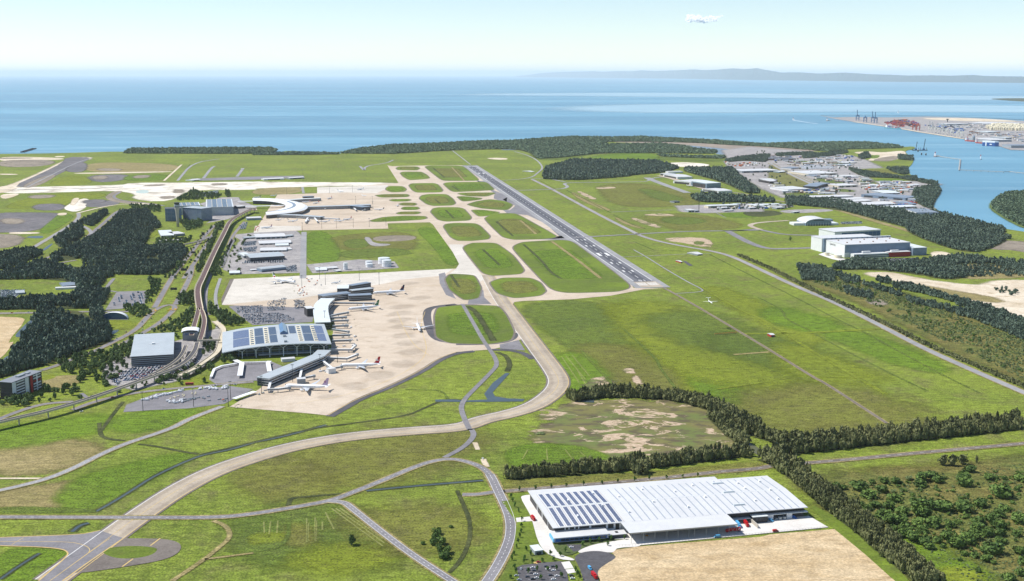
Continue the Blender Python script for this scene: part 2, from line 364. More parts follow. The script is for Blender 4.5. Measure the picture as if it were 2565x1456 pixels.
patch('grass_field', 'I 700,500 1300,330 1850,230 1700,330 1300,520 850,770 600,740', G_LUSH, 8)
patch('grass_field', 'I 0,740 880,770 860,790 0,795', G_DARK, 3)
patch('grass_field', 'E 200,1420 1000,1300 960,1456 100,1600 0,1600 0,1456', G_LUSH, 12)
patch('grass_field', 'E 1150,1300 2000,1230 1500,1456 1080,1456', G_LUSH, 8)
patch('grass_field', 'I 0,1140 600,1160 620,1190 480,1340 330,1456 0,1456', G_LUSH, 4)
patch('grass_field', 'J 400,250 1300,60 2000,40 1900,170 1200,470 800,500', G_OLIVE, 30)
patch('grass_field', 'J 0,420 250,300 700,560 350,640 100,560', G_OLIVE, 20)
patch('grass_field', 'J 0,850 750,740 1000,1000 1300,1250 700,1250 0,1200', G_DARK, 20)
patch('grass_field', 'J 380,930 480,940 500,1080 400,1080', G_OLIVE, 8); patch('grass_field', 'J 0,1010 280,1010 280,1060 60,1080 0,1090', G_YEL, 6)
patch('grass_field', 'J 550,1250 750,1170 1200,1180 1100,1280 800,1300 600,1290', G_YEL, 16)
patch('grass_field', 'J 1150,850 1900,830 1950,1000 1600,1100 1200,950', G_OLIVE, 25)
patch('grass_field', 'K 0,470 500,470 1200,440 2427,310 2427,370 1200,470 500,540 0,580', G_OLIVE, 6)
patch('scrub', 'L 480,540 800,480 1500,430 2427,330 2900,300 2900,1600 1650,1600 1250,1180 900,830', G_SCRUB, 20)
patch('grass_field', 'L 1150,1050 1500,1100 2000,1400 2000,1500 1650,1500 1250,1170', G_LUSH, 12)
patch('grass_field', 'L 1700,1370 1900,1370 1950,1456 1800,1520', G_YEL, 8)
patch('scrub', 'H 300,500 700,480 1300,640 1900,900 2427,1080 2700,1200 2700,1500 2427,1456 1500,1020 900,700', G_SCRUB, 14)
patch('soil_patch', 'H 930,680 1080,690 1100,740 960,730', SOIL, 6)
patch('bare_sand', 'H 870,435 1130,425 1350,480 1700,530 2050,560 2150,510 2427,500 2900,560 2900,960 2427,860 2100,770 1850,680 1500,570 1250,510', SANDM, 8)
patch('dry_flat', 'H 1250,520 1700,600 2200,690 2100,710 1700,640 1400,590', G_DRY, 10)
patch('dry_flat', 'H 1900,110 2427,130 2700,180 2700,330 2427,210 2050,200', SOIL, 8); patch('dry_flat', 'H 1310,370 2427,340 2700,400 2427,470 1700,480', G_DRY, 12)
patch('bare_sand', 'H 1540,225 1700,230 1720,290 1560,285', SANDM, 4)
patch('bare_sand', 'M 300,100 500,90 700,100 750,160 700,190 550,150 380,130', BROKEN, 7); patch('grass_field', 'M 580,130 680,130 660,160 590,160', G_DARK, 3)
# east field
patch('grass_field', 'C 900,560 1300,540 1750,640 1850,720 1650,760 1100,770 950,650', G_OLIVE, 16)
patch('grass_field', 'C 1260,580 1500,640 1700,700 1500,720', G_DARK, 14)
patch('grass_field', 'C 1300,860 1700,830 2100,900 2250,960 1700,1000 1500,930', G_OLIVE, 16); patch('grass_field', 'C 1470,870 1800,870 1900,920 1600,940', G_DARK, 10)
patch('bare_sand', 'C 680,615 760,650 850,690 830,700 700,640', BROKEN, 7); patch('bare_sand', 'C 1190,865 1290,900 1480,960 1440,970 1240,900', BROKEN, 7)
patch('bare_sand', 'C 1030,860 1130,915 1330,975 1250,970 1100,920', G_DRY, 5); patch('bare_sand', 'C 1280,848 1450,832 1600,845 1560,858', BROKEN, 7)
patch('bare_sand', 'C 600,610 750,700 1000,800 950,805 700,700', G_DRY, 6); patch('grass_field', 'C 2050,825 2427,812 2427,870 2100,875', G_LUSH, 4)
patch('dark_crop', 'R 1040,770 1200,745 1450,740 1600,790 1200,830', BANK, 3)
patch('bare_sand', 'C 850,585 1000,575 1050,590 880,597', BROKEN, 6)
patch('mud_flat', 'C 950,145 1700,140 1800,150 2080,165 2427,175 D 0,548 390,575 400,605 0,612 C 2400,245 2000,215 1700,165 1300,155', MUD, 20)
patch('tidal_channel', 'C 1600,170 1800,185 2050,210 2427,240 2427,262 2250,270 1980,268 2030,240 1750,195', RIVER, 0)
patch('tidal_pool', 'C 300,152 400,140 520,138 500,148 350,155', RIVER, 0); patch('tidal_pool', 'C 610,200 750,192 880,196 860,203 700,205', RIVER, 0)
patch('tidal_pool', 'C -90,225 0,215 140,218 100,226', RIVER, 0); patch('tidal_pool', 'C 2070,170 2200,163 2400,185 2250,185', RIVER, 0)
patch('grass_field', 'C 260,235 900,230 640,300 320,330', G_DARK, 20); patch('grass_field', 'C 650,345 950,260 1400,250 1480,330 1400,350', G_LUSH, 14)
patch('grass_field', 'C 1450,270 2150,290 2100,335 1500,330', G_DARK, 14)
patch('bare_sand', 'C 1520,350 1700,340 1950,360 1900,385 1560,385', SANDY, 5)
patch('bare_sand', 'B 2220,300 2427,300 2427,318 2300,315', SANDM, 5)
patch('bare_sand', 'D 780,612 930,600 1080,615 1280,590 1290,640 1180,690 1000,690 920,690 1040,640 900,630', SANDM, 6)
patch('grass_field', 'D 960,640 1050,635 1020,670 950,670', G_LUSH, 4); patch('soil_patch', 'D 940,690 1180,640 1230,660 1150,700', SOIL, 5)
patch('grass_field', 'D 950,870 1230,860 1300,890 1000,895', G_LUSH, 4); patch('soil_patch', 'D 850,780 1110,770 1240,830 900,830', G_OLIVE, 6)
# industrial yards
patch('industrial_yard', 'D -440,590 -200,560 300,600 750,640 900,690 1040,760 740,770 900,850 960,890 1450,890 1600,915 1400,970 1380,1060 1540,1170 1300,1190 640,1060 150,1040 -50,960 -300,800', GRAVEL, 14, 0)
patch('industrial_yard', 'C 2090,330 2427,330 2427,440 2250,430 2150,400', GRAVEL, 8, 0)
patch('grass_field', 'D 0,700 200,830 520,1000 640,1040 300,1020 0,930', G_OLIVE, 8, 1)
for s_ in ('D 430,860 620,880 700,910 520,900', 'D 900,870 1000,900 980,925 880,900', 'D 640,700 760,720 740,745 620,730', 'D 150,1000 420,1010 400,1030 160,1025', 'D 250,690 420,700 400,720 240,710', 'D 1120,960 1230,970 1220,990 1110,980', 'D 660,960 780,975 770,990 660,985'): patch('grass_verge', s_, G_DARK, 10)
patch('paved_yard', 'C 1640,760 2427,735 2427,810 1900,825 1690,815', GRAVEL, 8, 0)
patch('paved_yard', 'R 1500,740 2100,720 2250,745 1800,775 1600,770', GRAVEL, 4)
# north-west works
patch('works_fill', 'A 0,590 500,575 1190,562 1260,540 1700,540 2427,528 2600,530 B 0,530 700,535 1390,540 1300,560 700,570 0,590 A 2427,604 1950,605 1760,618 1660,690 1520,718 1290,692 1330,642 1120,610 600,628 0,640', SANDY, 8, 1)
patch('works_fill', 'A -200,640 0,580 120,560 400,440 640,320 760,290 900,300 700,350 440,470 170,580 0,640', SANDM, 8, 1)
patch('works_fill', 'A 0,285 620,300 580,320 300,318 0,335', SANDM, 6); patch('works_soil', 'A 0,320 540,320 450,380 0,390', SOIL, 8)
patch('works_fill', 'A 640,290 880,295 800,340 300,580 120,575 400,450 600,350', DARKG, 4, 1)
patch('works_fill', 'A 430,470 560,460 330,585 190,580', SOIL, 6)
patch('dry_field', 'A 830,350 1200,342 1740,365 1650,430 1300,440 810,435', G_DRY, 6); patch('dark_field', 'A 620,430 720,350 820,345 800,440', DARKG, 8)
patch('grass_field', 'A 450,560 600,470 800,465 900,540 700,565', G_YEL, 6); patch('works_fill', 'A 600,445 1640,428 1650,436 900,455', SANDM, 3)
patch('dark_field', 'A 850,470 1180,455 1220,500 950,540', DARKG, 12); patch('grass_field', 'A 1240,460 1600,455 1560,520 1180,520', G_LUSH, 8)
patch('green_water', 'A 1300,612 1420,605 1430,640 1300,640', mat('green_pond', (176, 190, 180), .4, .1), 0)
patch('grass_field', 'A 30,770 400,650 850,630 1030,650 900,690 700,690 560,790 200,790', G_YEL, 8); patch('dark_field', 'A 340,745 590,740 600,800 350,800', DARKG, 8)
patch('dark_field', 'A -200,830 500,825 560,850 350,1010 -200,1010', DARKG, 10); patch('grass_field', 'A 600,820 690,850 680,890 460,1030 370,1010 500,900', G_LUSH, 5)
patch('works_fill', 'A 620,770 780,690 850,695 830,760 740,820 640,800', SANDY, 5); patch('dark_field', 'A 800,770 900,700 1200,720 1000,770', DARKG, 5)
patch('soil_field', 'A -200,1030 230,1040 120,1160 -200,1160', SOIL, 8); patch('pond', 'A 230,1055 420,1043 410,1070 300,1070', POND, 0)
patch('pond', 'A 400,1180 490,1120 515,1120 430,1190', POND, 0)
patch('works_fill', 'A 1000,690 1050,640 1120,615 1180,620 1060,660 1200,720 1450,740 1450,750 1150,735', SOIL, 3)
for s_ in ('A 0,300 300,298 280,306 0,310', 'A 60,345 420,340 380,352 80,360', 'A 950,400 1150,405 1130,425 960,420', 'A 1300,470 1420,465 1400,490 1300,495', 'A 900,480 1000,470 1010,500 920,510', 'A 300,660 500,655 480,680 320,690', 'A 1400,560 1560,556 1540,566 1420,572', 'A 2050,545 2150,545 2140,560 2060,562', 'A 1560,670 1650,665 1630,690 1570,690', 'A 1690,600 1740,612 1720,640 1690,630', 'A 820,705 1000,700 960,730 830,740', 'A 40,880 200,890 180,930 60,930'): patch('works_soil', s_, SOIL if len(s_) % 2 else DARKG, 9)
for s_ in ('A 0,650 180,640 160,660 30,700', 'A 700,690 760,680 720,740 680,760', 'A 100,1010 380,1015 360,1025 100,1030', 'A 560,830 640,825 620,850 560,850', 'A 1250,730 1450,738 1440,750 1260,745', 'A 0,450 170,455 160,462 0,462', 'A 520,285 620,282 610,292 540,294'): patch('works_fill', s_, SANDM, 4)
patch('grass_field', 'B 500,1010 720,1000 880,1290 500,1310', G_LUSH, 5); patch('grass_field', 'B 1550,980 1720,950 1980,1310 1870,1340 1740,1150', G_LUSH, 6)
patch('grass_field', 'B 770,1060 1100,1020 1500,1010 1540,1200 900,1200 820,1100', G_OLIVE, 10); patch('soil_patch', 'B 1150,1050 1540,1040 1550,1090 1160,1105', SOIL, 4)
patch('grass_field', 'B 850,1095 1060,1070 1110,1150 930,1175', G_DARK, 5); patch('grass_field', 'B 830,1190 1350,1165 1480,1200 1480,1225 900,1270', G_DARK, 8)
patch('soil_patch', 'B 1060,1060 1110,1060 1140,1120 1330,1125 1250,1145 1130,1145', GRAVEL, 3)
patch('dry_field', 'B 0,595 470,575 460,640 0,660', G_DRY, 5)
patch('dirt_yard', 'E -100,365 200,370 250,400 60,620 150,600 0,780 -100,800', PAD, 0, 1)
patch('pond', 'E 290,395 330,400 300,450 210,560 130,560 200,480', POND, 0); patch('pond', 'E 20,790 60,740 180,730 170,760 90,800', POND, 0)
patch('pond', 'E 1065,520 1090,490 1160,485 1080,540', POND, 0)
patch('dry_lawn', 'E 410,980 560,930 820,940 700,1010 560,1060', G_DRY, 6); patch('lawn', 'E 1660,1010 2000,920 2040,970 1920,1020', G_YEL, 4)
patch('lawn', 'E 400,940 480,915 540,940 420,980', G_YEL, 3); patch('lawn', 'E 830,400 1300,420 1200,480 1080,480', G_YEL, 8)
patch('lawn', 'A 1450,1010 1540,1000 1420,1090', G_YEL, 4); patch('lawn', 'Q 870,600 1060,600 1040,640 870,640', G_YEL, 2)
patch('lawn', 'F 30,410 90,240 140,240 90,430', G_YEL, 3); patch('lawn', 'F 160,460 180,400 260,250 300,247 210,480', G_YEL, 1, 0)
patch('precinct_pavement', 'E 1000,830 1200,760 1250,740 2100,480 2200,560 2130,700 1750,960 1300,1060 1050,1000', GRAVEL, 6, 0)
patch('precinct_pavement', 'Q 780,660 1080,600 1300,500 1500,430 1250,330 1230,290 1000,290 700,380 900,500 860,620', GRAVEL, 5, 0)
patch('freight_yard', 'Q 1150,830 1450,800 2060,770 2140,850 2140,1370 1250,1390 1040,1330 1130,1100 1290,900', GRAVEL, 5, 0)
patch('tank_yard', 'F 1000,110 1500,60 1830,80 1870,140 1500,165 1060,190', GRAVEL, 3, 0)
patch('car_park', 'E 1010,300 1120,125 1450,115 1390,240 1160,290', ASPH, 0, 0)
patch('car_park', 'A 0,1 1,1 1,0', ASPH, 0, 0) if False else None
patch('car_park', 'F 250,510 620,450 860,440 1110,420 1050,660 480,690 380,620', ASPH, 0, 0)
patch('coach_yard', 'F 60,1210 100,1110 300,1050 640,1030 780,1090 560,1180 520,1220 120,1250', ASPH, 0, 0)
patch('equipment_yard', 'E 1180,1280 1210,1210 1500,1100 2200,1030 2427,1060 2150,1200 1800,1245 1440,1262', ASPH, 0, 0)
patch('parking_lot', 'Q 1190,1050 1300,1000 1250,1090', ASPH, 0, 0)

# ditches, canals
def canal(spec, w, bank=5, m=POND):
    PZ[0] += .002; ribbon('ditch_bank', spec, w * .9, PZ[0], BANK if w > 3 else G_DARK, feather=bank)
    if m: PZ[0] += .002; ribbon('canal', spec, w * .55, PZ[0], m)
canal('J 700,-40 300,70 0,130 I 2427,132 2200,200 1980,240 1880,270 1700,345 1450,465 1300,565 1100,690 920,790', 5, 3)
canal('Z 500,1140 600,1117 760,1077 900,1059 1020,1042 1060,1024 1115,1000 1160,1003', 3.2, 2.2, None)
canal('I 950,-60 960,60 1020,95 1200,112', 3.2, 2.4, None); canal('I 1330,145 1500,165 1750,218 1900,240', 3.2, 2.4, None); canal('E 1180,1180 1090,1290 970,1456', 3.2, 2, None)
canal('J 1080,592 1500,550 2200,492', 6, 3); canal('J 335,735 350,662 500,650 870,617', 3.2, 2, None); canal('I 0,797 500,797 920,790', 3, 3, None)
canal('J 1950,590 2010,720 2070,870 2080,1000 2050,1130 1980,1270 1870,1380', 3.2, 1.6, None)
canal('I 690,985 760,925 850,900', 7, 3); canal('I 0,1440 200,1300 380,1190', 4, 3)
canal('G 390,705 480,740 520,820 490,890', 4, 4, None)
sheet('canal', pts('G -200,1160 0,1160 60,1170 300,1160 268,1105 350,1000 475,905 512,908 430,1000 350,1090 372,1130 500,1150 655,1155 640,1178 300,1182 0,1182 -200,1180'), PZ[0] + .02, POND)
sheet('canal', pts('G 1110,1160 1320,1150 1320,1190 1140,1180'), PZ[0] + .02, POND)
sheet('mangrove_creek', pts('N 930,700 1010,750 1180,900 1360,930 1330,1030 1180,960 1010,860'), PZ[0] + .02, mat('muddy_water', '5a5a3c', .3, .1), smooth=1)
for s_ in ('M 730,255 1150,470 1500,640 1900,850 2150,970', 'H 870,985 1350,1250 1740,1456 2000,1580', 'H 420,1015 760,1200 1300,1470 1500,1560', 'M 1190,665 1440,790 1440,865 1720,1000',
           'G 1600,480 1930,780 1940,840 2100,1050', 'G 1200,690 1350,860 1440,950 1520,1040', 'C 310,515 470,600', 'C 570,610 800,720 1000,830', 'C 1020,845 1200,940 1330,980', 'A 1700,520 1820,360',
           'M 0,130 200,215', 'M 180,155 280,140', 'M 270,215 550,225', 'F 1940,1305 2150,1310 2300,1320 2350,1400', 'J 340,800 335,1110 50,1170'):
    canal(s_, 2.4, 2.5, None)
PZ[0] += .01
# ------------------------------------------------------------------ taxiways, runway, aprons
Z0 = PZ[0]
isl = []
def paved(name, spec, m, dz=0.0, smooth=0): return sheet(name, pts(spec), Z0 + dz * .3, m, smooth=smooth)
TAXI = 'I 480,1456 900,1150 1300,850 1700,580 2050,400 2427,270 J 400,160 900,72 1500,18 2000,-12 G 250,1350 500,1300 750,1225 940,1090 995,985 930,870 800,700 600,430 480,270 400,150 Z 1222,690'
ribbon('taxiway_shoulder', TAXI, 37, Z0, SHOUL, smooth=3)
tx = ribbon('taxiway', TAXI, 30, Z0 + 0.030, CONC, smooth=3)
tp_ = chaikin(pts(TAXI), 3, False)
for s in (1, -1): ribbon('taxiway_edge_line', tp_, .9, Z0 + 0.045, YEL_L if s < 0 else WHITE_L, smooth=0, off=s * 15.2, parent=tx, kind=None)
ribbon('taxiway_centre_line', tp_, .6, Z0 + 0.045, YEL_L, smooth=0, parent=tx, kind=None)
for o_ in (10.5, -10.5): ribbon('taxiway_stain', tp_, 3, Z0 + .035 + .001 * o_ * .1, STAIN, smooth=0, off=o_, feather=4, parent=tx, kind=None)
ALL = ('B 1283,372 1330,380 1600,374 2000,372 C 0,560 G 1640,0 1700,90 1990,98 1800,104 1480,165 1100,200 650,215 560,225 527,262 540,300 620,420 700,560 G 600,590 430,660 340,680 0,705 F 2427,950 2260,1010 2100,1120 1800,1270 1500,1390 '
       'Z 866,1016 822,1042 780,1037 575,1020 650,975 700,930 826,900 838,800 790,772 560,765 F 300,247 700,228 1000,213 1600,190 2427,148 B 1985,1330 1970,1290 1720,940 1690,918 1285,928 1292,978 500,995 Z 635,583 653,556 695,488 B 610,640 610,582 1000,570 1290,548 1390,540')
paved('apron', ALL, APRON, .02)
paved('pale_apron', 'F 182,497 300,248 700,229 1000,214 1600,191 2400,149 2300,215 1900,255 1750,290 1300,360 1130,400 870,440 580,455', PALEC, .07)
paved('apron_edge', 'F 182,497 300,248 262,249 178,440', SHOUL, .075)
paved('pale_taxiway', 'Z 1142,674 1150,662 B 1870,1130 2010,1130 Z 1168,640 1215,700 1190,712 1120,692', PALEC, .07)
paved('pale_apron', 'Q 1460,800 1480,700 2140,700 2140,760', PALEC, .07); paved('pale_apron', 'B 610,640 610,582 1000,572 1290,560 1285,590 1180,640 900,632', PALEC, .07)
for k, (x, y, a, b) in enumerate(((1900, 515, 100, 16), (1890, 578, 95, 16), (1885, 640, 90, 18), (1890, 705, 80, 14), (1920, 792, 80, 18), (1960, 862, 90, 20), (1995, 945, 100, 22), (1920, 1062, 95, 30), (1710, 1170, 110, 32), (1450, 1272, 100, 26), (1215, 1376, 90, 16), (1980, 290, 70, 10), (2080, 430, 90, 14))):
    sheet('apron_stain', [W('F', x + a * math.cos(t_ * .628), y + b * math.sin(t_ * .628) - a * .08 * math.cos(t_ * .628)) for t_ in range(10)], Z0 + .026 + k * .0006, STAIN, feather=14)
for k, s in enumerate(('F 1480,640 1850,632', 'F 1500,690 1830,682', 'F 1520,745 1840,735', 'F 1540,800 1850,790', 'F 1560,850 1880,842', 'F 1620,905 1900,890', 'F 1400,560 1780,545', 'F 1680,470 2000,440', 'F 1300,1130 1660,1110', 'F 1860,560 1990,860 2170,980', 'F 2130,560 2080,700 2170,950 2000,1110 1700,1260 1300,1380 900,1440', 'F 1250,400 2300,300')): ribbon('stand_line', s, .8, Z0 + .04, STAIN if k < 9 else YEL_L, smooth=2, feather=.5 if k < 9 else 0)
for s in ('B 640,760 1200,770', 'B 760,840 1350,835', 'B 900,700 1350,690', 'B 500,940 1280,905', 'B 620,600 1250,590'): ribbon('taxi_lane_stain', s, 10, Z0 + .04, STAIN, feather=14)
# asphalt shoulders and tongues on the east apron
ribbon('apron_shoulder', 'Z 826,1044 870,1019 F 1500,1399 1800,1279 2105,1130 2268,1020 2427,958 2600,940', 13, Z0 + .027, ASPHD, smooth=1)
ribbon('apron_edge_line', 'Z 822,1041 866,1015 F 1500,1388 1800,1268 2100,1118 2260,1008 2427,946', 1.2, Z0 + 0.048, YEL_L, smooth=1)
ribbon('apron_shoulder', 'F 2427,490 2200,515 2140,560 2160,700 2230,830 2427,860', 16, Z0 + 0.027, ASPHD)
ribbon('apron_shoulder', 'G 380,310 300,262 120,250 -100,262', 11, Z0 + 0.027, ASPHD); ribbon('apron_shoulder', 'G 570,520 560,570 480,610 300,630 0,632', 11, Z0 + 0.027, ASPHD)
ribbon('apron_shoulder', 'G 735,770 640,710 500,685 340,682', 12, Z0 + 0.027, ASPHD)
paved('asphalt_tongue', 'G 415,632 600,590 660,690 420,672', ASPH, .1); paved('asphalt_tongue', 'G 120,205 175,115 260,110 270,180 340,248 110,245', ASPH, .1)
paved('asphalt_tongue', 'F 2260,200 2320,185 2360,330 2427,440 2330,400 2270,290', ASPH, .1)

# runway with its own frame: u along it away from the camera, v to the right
ra, rb = W('G', 1700, 88), W('M', 375, 575); rc, rd = W('B', 2000, 375), W('B', 2140, 370)
rn, rf = (ra + rb) / 2, (rc + rd) / 2; RU = (rf - rn).normalized(); RV = Vector((RU.y, -RU.x, 0)); RL = (rf - rn).length; RWD = 39.0
def rw(u, v, z): q = rn + RU * u + RV * v; return (q.x, q.y, z)
def rquad(name, u0, u1, v0, v1, z, m, parent=None, kind='structure'):
    o = mesh(name, [rw(u0, v0, z), rw(u0, v1, z), rw(u1, v1, z), rw(u1, v0, z)], [(0, 1, 2, 3)], m, parent)
    if parent is None: o['kind'] = kind
    return o
Z1 = Z0 + .05
runway = rquad('runway', 0, RL, -RWD, RWD, Z1, RUNS)
rquad('runway_surface', 78, RL - 30, -22.5, 22.5, Z1 + .02, RUNM, runway)
rquad('runway_surface', 78, RL - 30, -9, 9, Z1 + .03, mat('rubbered_asphalt', (80, 81, 88), .9, .15, .02, obj=False), runway)
rquad('runway_turn_pad', 8, 78, -24, 26, Z1 + .02, CONC, runway)
def rmarks(name, quads, z=Z1 + .05, m=WHITE_L):
    vs, fs = [], []
    for u0, u1, v0, v1 in quads:
        k = len(vs); vs += [rw(u0, v0, z), rw(u0, v1, z), rw(u1, v1, z), rw(u1, v0, z)]; fs.append((k, k + 1, k + 2, k + 3))
    return mesh(name, vs, fs, m, runway)
rmarks('side_stripe', [(90, RL - 60, s * 21.6 - .9, s * 21.6 + .9) for s in (-1, 1)])
rmarks('threshold_marking', [(30, 66, s * (2.6 + k * 3.5), s * (2.6 + k * 3.5) + s * 1.8) for s in (-1, 1) for k in range(6)])
rmarks('threshold_marking', [(RL - 92, RL - 60, s * (2.6 + k * 3.5), s * (2.6 + k * 3.5) + s * 1.8) for s in (-1, 1) for k in range(6)])
rmarks('centre_line', [(u, u + 32, -.7, .7) for u in np.arange(130, RL - 140, 62)])
rmarks('touchdown_marking', [(u, u + 24, s * 10.5 - 2, s * 10.5 + 2) for u in (215, 340, 640, 760) for s in (-1, 1)] + [(RL - u - 24, RL - u, s * 10.5 - 2, s * 10.5 + 2) for u in (215, 340, 640, 760) for s in (-1, 1)])
rmarks('aiming_point', [(470, 518, s * 10.5 - 4, s * 10.5 + 4) for s in (-1, 1)] + [(RL - 518, RL - 470, s * 10.5 - 4, s * 10.5 + 4) for s in (-1, 1)])
def glyph(ch, u, v):
    Q = []
    if ch == '0': Q = [(0, 3, 0, 6), (15, 18, 0, 6), (3, 15, 0, 1.8), (3, 15, 4.2, 6)]
    if ch == '1': Q = [(0, 18, 2.2, 4), (13, 16, .6, 2.2)]
    return [(u + a, u + b, v + c, v + d) for a, b, c, d in Q]
rmarks('runway_number', glyph('0', 84, -8) + glyph('1', 84, 2))
rmarks('edge_line', [(0, 6, -36, 36)], m=YEL_L) if False else None
paved('runway_exit', 'B 2140,522 2240,520 2300,610 2427,660 C 0,590 60,640 0,690 B 2427,735 2300,690 2310,640 2150,510', ASPH, .12)
paved('runway_exit', 'C -40,700 60,650 250,790 560,1040 620,1065 450,1075 300,1078 500,1050 370,930 200,850 0,830 -40,800 30,800 80,760', ASPH, .12)
paved('runway_exit', 'C 250,1080 500,1050 640,1030 820,1050 820,1075 600,1095 550,1090', ASPH, .12)
# grass islands between the taxiways
def rounded(p, n=3, c=.13):
    for _ in range(n):
        q = []
        for i in range(len(p)): a, b = p[i], p[(i + 1) % len(p)]; q += [a.lerp(b, c), a.lerp(b, 1 - c)]
        p = q; c = .25
    return p
ISLANDS = ['B 1370,400 1400,383 1560,383 1590,400 1560,420 1390,418', 'B 1410,445 1440,433 1600,433 1650,460 1690,498 1500,515 1440,480',
 'B 1645,385 1690,375 1990,376 2030,400 2150,505 2140,520 1830,520 1790,500 1700,430', 'B 1275,590 1310,570 1420,572 1460,600 1440,625 1330,630 1280,610',
 'B 1495,565 1520,545 1720,542 1760,555 1810,610 1790,630 1570,633 1530,610', 'B 1825,550 1860,535 2210,530 2240,545 2300,600 2280,610 1930,628 1890,610',
 'B 1170,660 1240,650 1470,648 1485,665 1460,676 1230,680', 'B 1310,705 1340,697 1480,695 1505,705 1470,717 1340,717', 'B 1400,742 1440,730 1540,732 1558,745 1530,758 1430,756',
 'B 1425,785 1450,770 1560,770 1585,785 1550,799 1450,799', 'B 1375,830 1420,817 1570,815 1595,828 1550,841 1400,841', 'B 1120,902 1250,868 1450,855 1640,860 1655,880 1600,893 1380,906 1160,914',
 'B 1595,690 1620,660 1680,648 1840,648 1900,690 1930,735 1900,755 1730,760 1670,745', 'B 1705,820 1730,785 1780,775 1960,775 2010,790 2080,870 2060,900 1850,910 1780,895',
 'B 1830,960 1850,935 1930,925 2110,928 2160,950 2260,1050 2240,1080 2080,1095 1960,1093 1900,1060', 'Z 1160,620 1185,609 1240,609 1282,640 1311,678 1300,687 1235,691 1212,685',
 'B 1960,645 2000,635 2300,633 2312,640 2230,670 2060,668', 'B 1955,672 2000,668 2180,685 2170,700 2010,720', 'B 2045,748 2150,715 2270,698 2400,715 2480,748 2427,802 2200,786',
 'B 2092,800 2180,798 2355,820 2300,847 2165,864', 'Z 1213,547 1245,535 1290,535 1335,560 1396,594 1365,599 1290,601 1262,595', 'Z 1283,620 1310,607 1400,602 1430,604 1583,719 1545,731 1420,734 1383,726',
 'Z 1229,708 1260,697 1325,697 1350,708 1365,730 1350,741 1290,747 1250,736', 'Z 1093,792 1100,771 1150,766 1245,767 1264,790 1284,832 1276,853 1225,862 1130,860 1096,846',
 'Z 1118,700 1130,687 1185,690 1202,722 1196,747 1165,752 1130,726']
ISG = ground_mat('verge_grass', ('586826', '687a28', '5a6630', '74783a'), fine=.25)
for k, s in enumerate(ISLANDS):
    p = rounded(offset(ccw(pts(s)), 3.0))
    sheet('island_shoulder', offset(p, 3.6), Z0 + 0.066 + .0006 * k, SHOUL)
    sheet('grass_island', p, Z0 + 0.090 + .0006 * k, ISG)
    c = sum(p, Vector()) / len(p)
    sheet('grass_patch', [c + (q - c) * .55 for q in p], Z0 + 0.114 + .0006 * k, G_LUSH if k % 2 else G_OLIVE, feather=14)
ribbon('service_road', 'G 60,245 150,400 250,580 320,680 375,760 395,830 330,905 200,1035 85,1150 45,1225 60,1300 130,1456 J 2080,0 2112,40 2100,90 2010,180 1830,275', 7.5, Z0 + 0.150, ASPH)
ribbon('ditch_bank', 'G 110,265 190,320 260,430 320,530 360,600', 4, Z0 + 0.135, BANK, feather=6)
for s in ('Z 1130,690 1150,720', 'B 1720,395 1830,490', 'B 1740,700 1790,740', 'B 1840,800 1920,880', 'B 2200,1180 2360,1330', 'B 1900,570 1970,615', 'C -100,910 60,1050', 'C 160,1130 330,1280 420,1400 520,1456'):
    ribbon('ditch_bank', s, 2.5, Z0 + 0.138, BANK, feather=3)
for s in ('B 1900,390 2020,520', 'C 430,1100 680,1280 900,1456', 'C 130,900 280,1030'): ribbon('worn_track', s, 5, Z0 + 0.141, G_DRY, feather=4)
# south-west junction and turning loop
LOOP = 'I 960,1050 1530,1048 1700,1078 1745,1130 1700,1200 1550,1262 1200,1322 650,1400 760,1310'
sheet('taxiway_loop', pts(LOOP), Z0 + 0.036, SHOUL, smooth=2)
sheet('taxiway_junction', pts('I -200,1045 500,1022 800,1008 960,975 1190,1050 1000,1180 570,1470 360,1470 560,1290 640,1220 650,1185 610,1155 400,1130 -200,1118'), Z0 + 0.042, ASPH)
sheet('grass_island', pts('I 975,1190 1010,1150 1150,1125 1350,1122 1500,1140 1508,1170 1440,1215 1280,1245 1100,1240'), Z0 + 0.072, ISG, smooth=2)
for s, w in (('I 0,1040 500,1022 800,1008 960,972', 1.2), ('I 0,1120 400,1132 600,1152 655,1185 640,1225 370,1456', 1.5), ('I 600,1456 900,1240 1180,1050', 1.4), ('I 0,1080 650,1080 800,1110 865,1150 850,1190 800,1225 480,1456', .7), ('I 850,1190 1050,1050', .6),
             ('I 1440,1120 1535,1048', 1.5), ('I 1170,1322 1275,1245', 1.5), ('I 110,1112 225,1042', .6)):
    ribbon('taxiway_edge_line', s, w, Z0 + 0.090, YEL_L)
# ------------------------------------------------------------------ roads
def road(spec, w, m=ASPH, dash=None, edge=None, verge=1.5, dz=0.0, smooth=2):
    r = ribbon('road', spec, w, Z0 + 0.165 + dz * .3, m, smooth=smooth)
    if verge: ribbon('road_verge', spec, w + 2 * verge, Z0 + 0.156 + dz * .3, G_DRY, smooth=smooth, feather=verge)
    p = chaikin(pts(spec), 3, False)
    if dash: dashes(p, dash, dash * 1.6, .45, Z0 + 0.180 + dz * .3, WHITE_L, 'lane_marking', r)
    if edge:
        for s in (1, -1): ribbon('edge_line', p, .4, Z0 + 0.180 + dz * .3, WHITE_L, smooth=0, off=s * (w / 2 - .7), parent=r, kind=None)
    return r
road('J 2290,480 2235,400 2130,340 1990,300 1900,288 1780,295 1600,340 1200,510 870,640 740,688 400,750 0,815 I 2100,850 1500,850 800,848 0,845 -150,845', 8.5, ASPH, 3.2)
road('J 2200,1510 2245,1456 2345,1300 2430,1130 2467,1000 2460,860 2405,720 2345,600 2290,480 2262,435', 11, ASPH, 3.2, True, dz=.01)
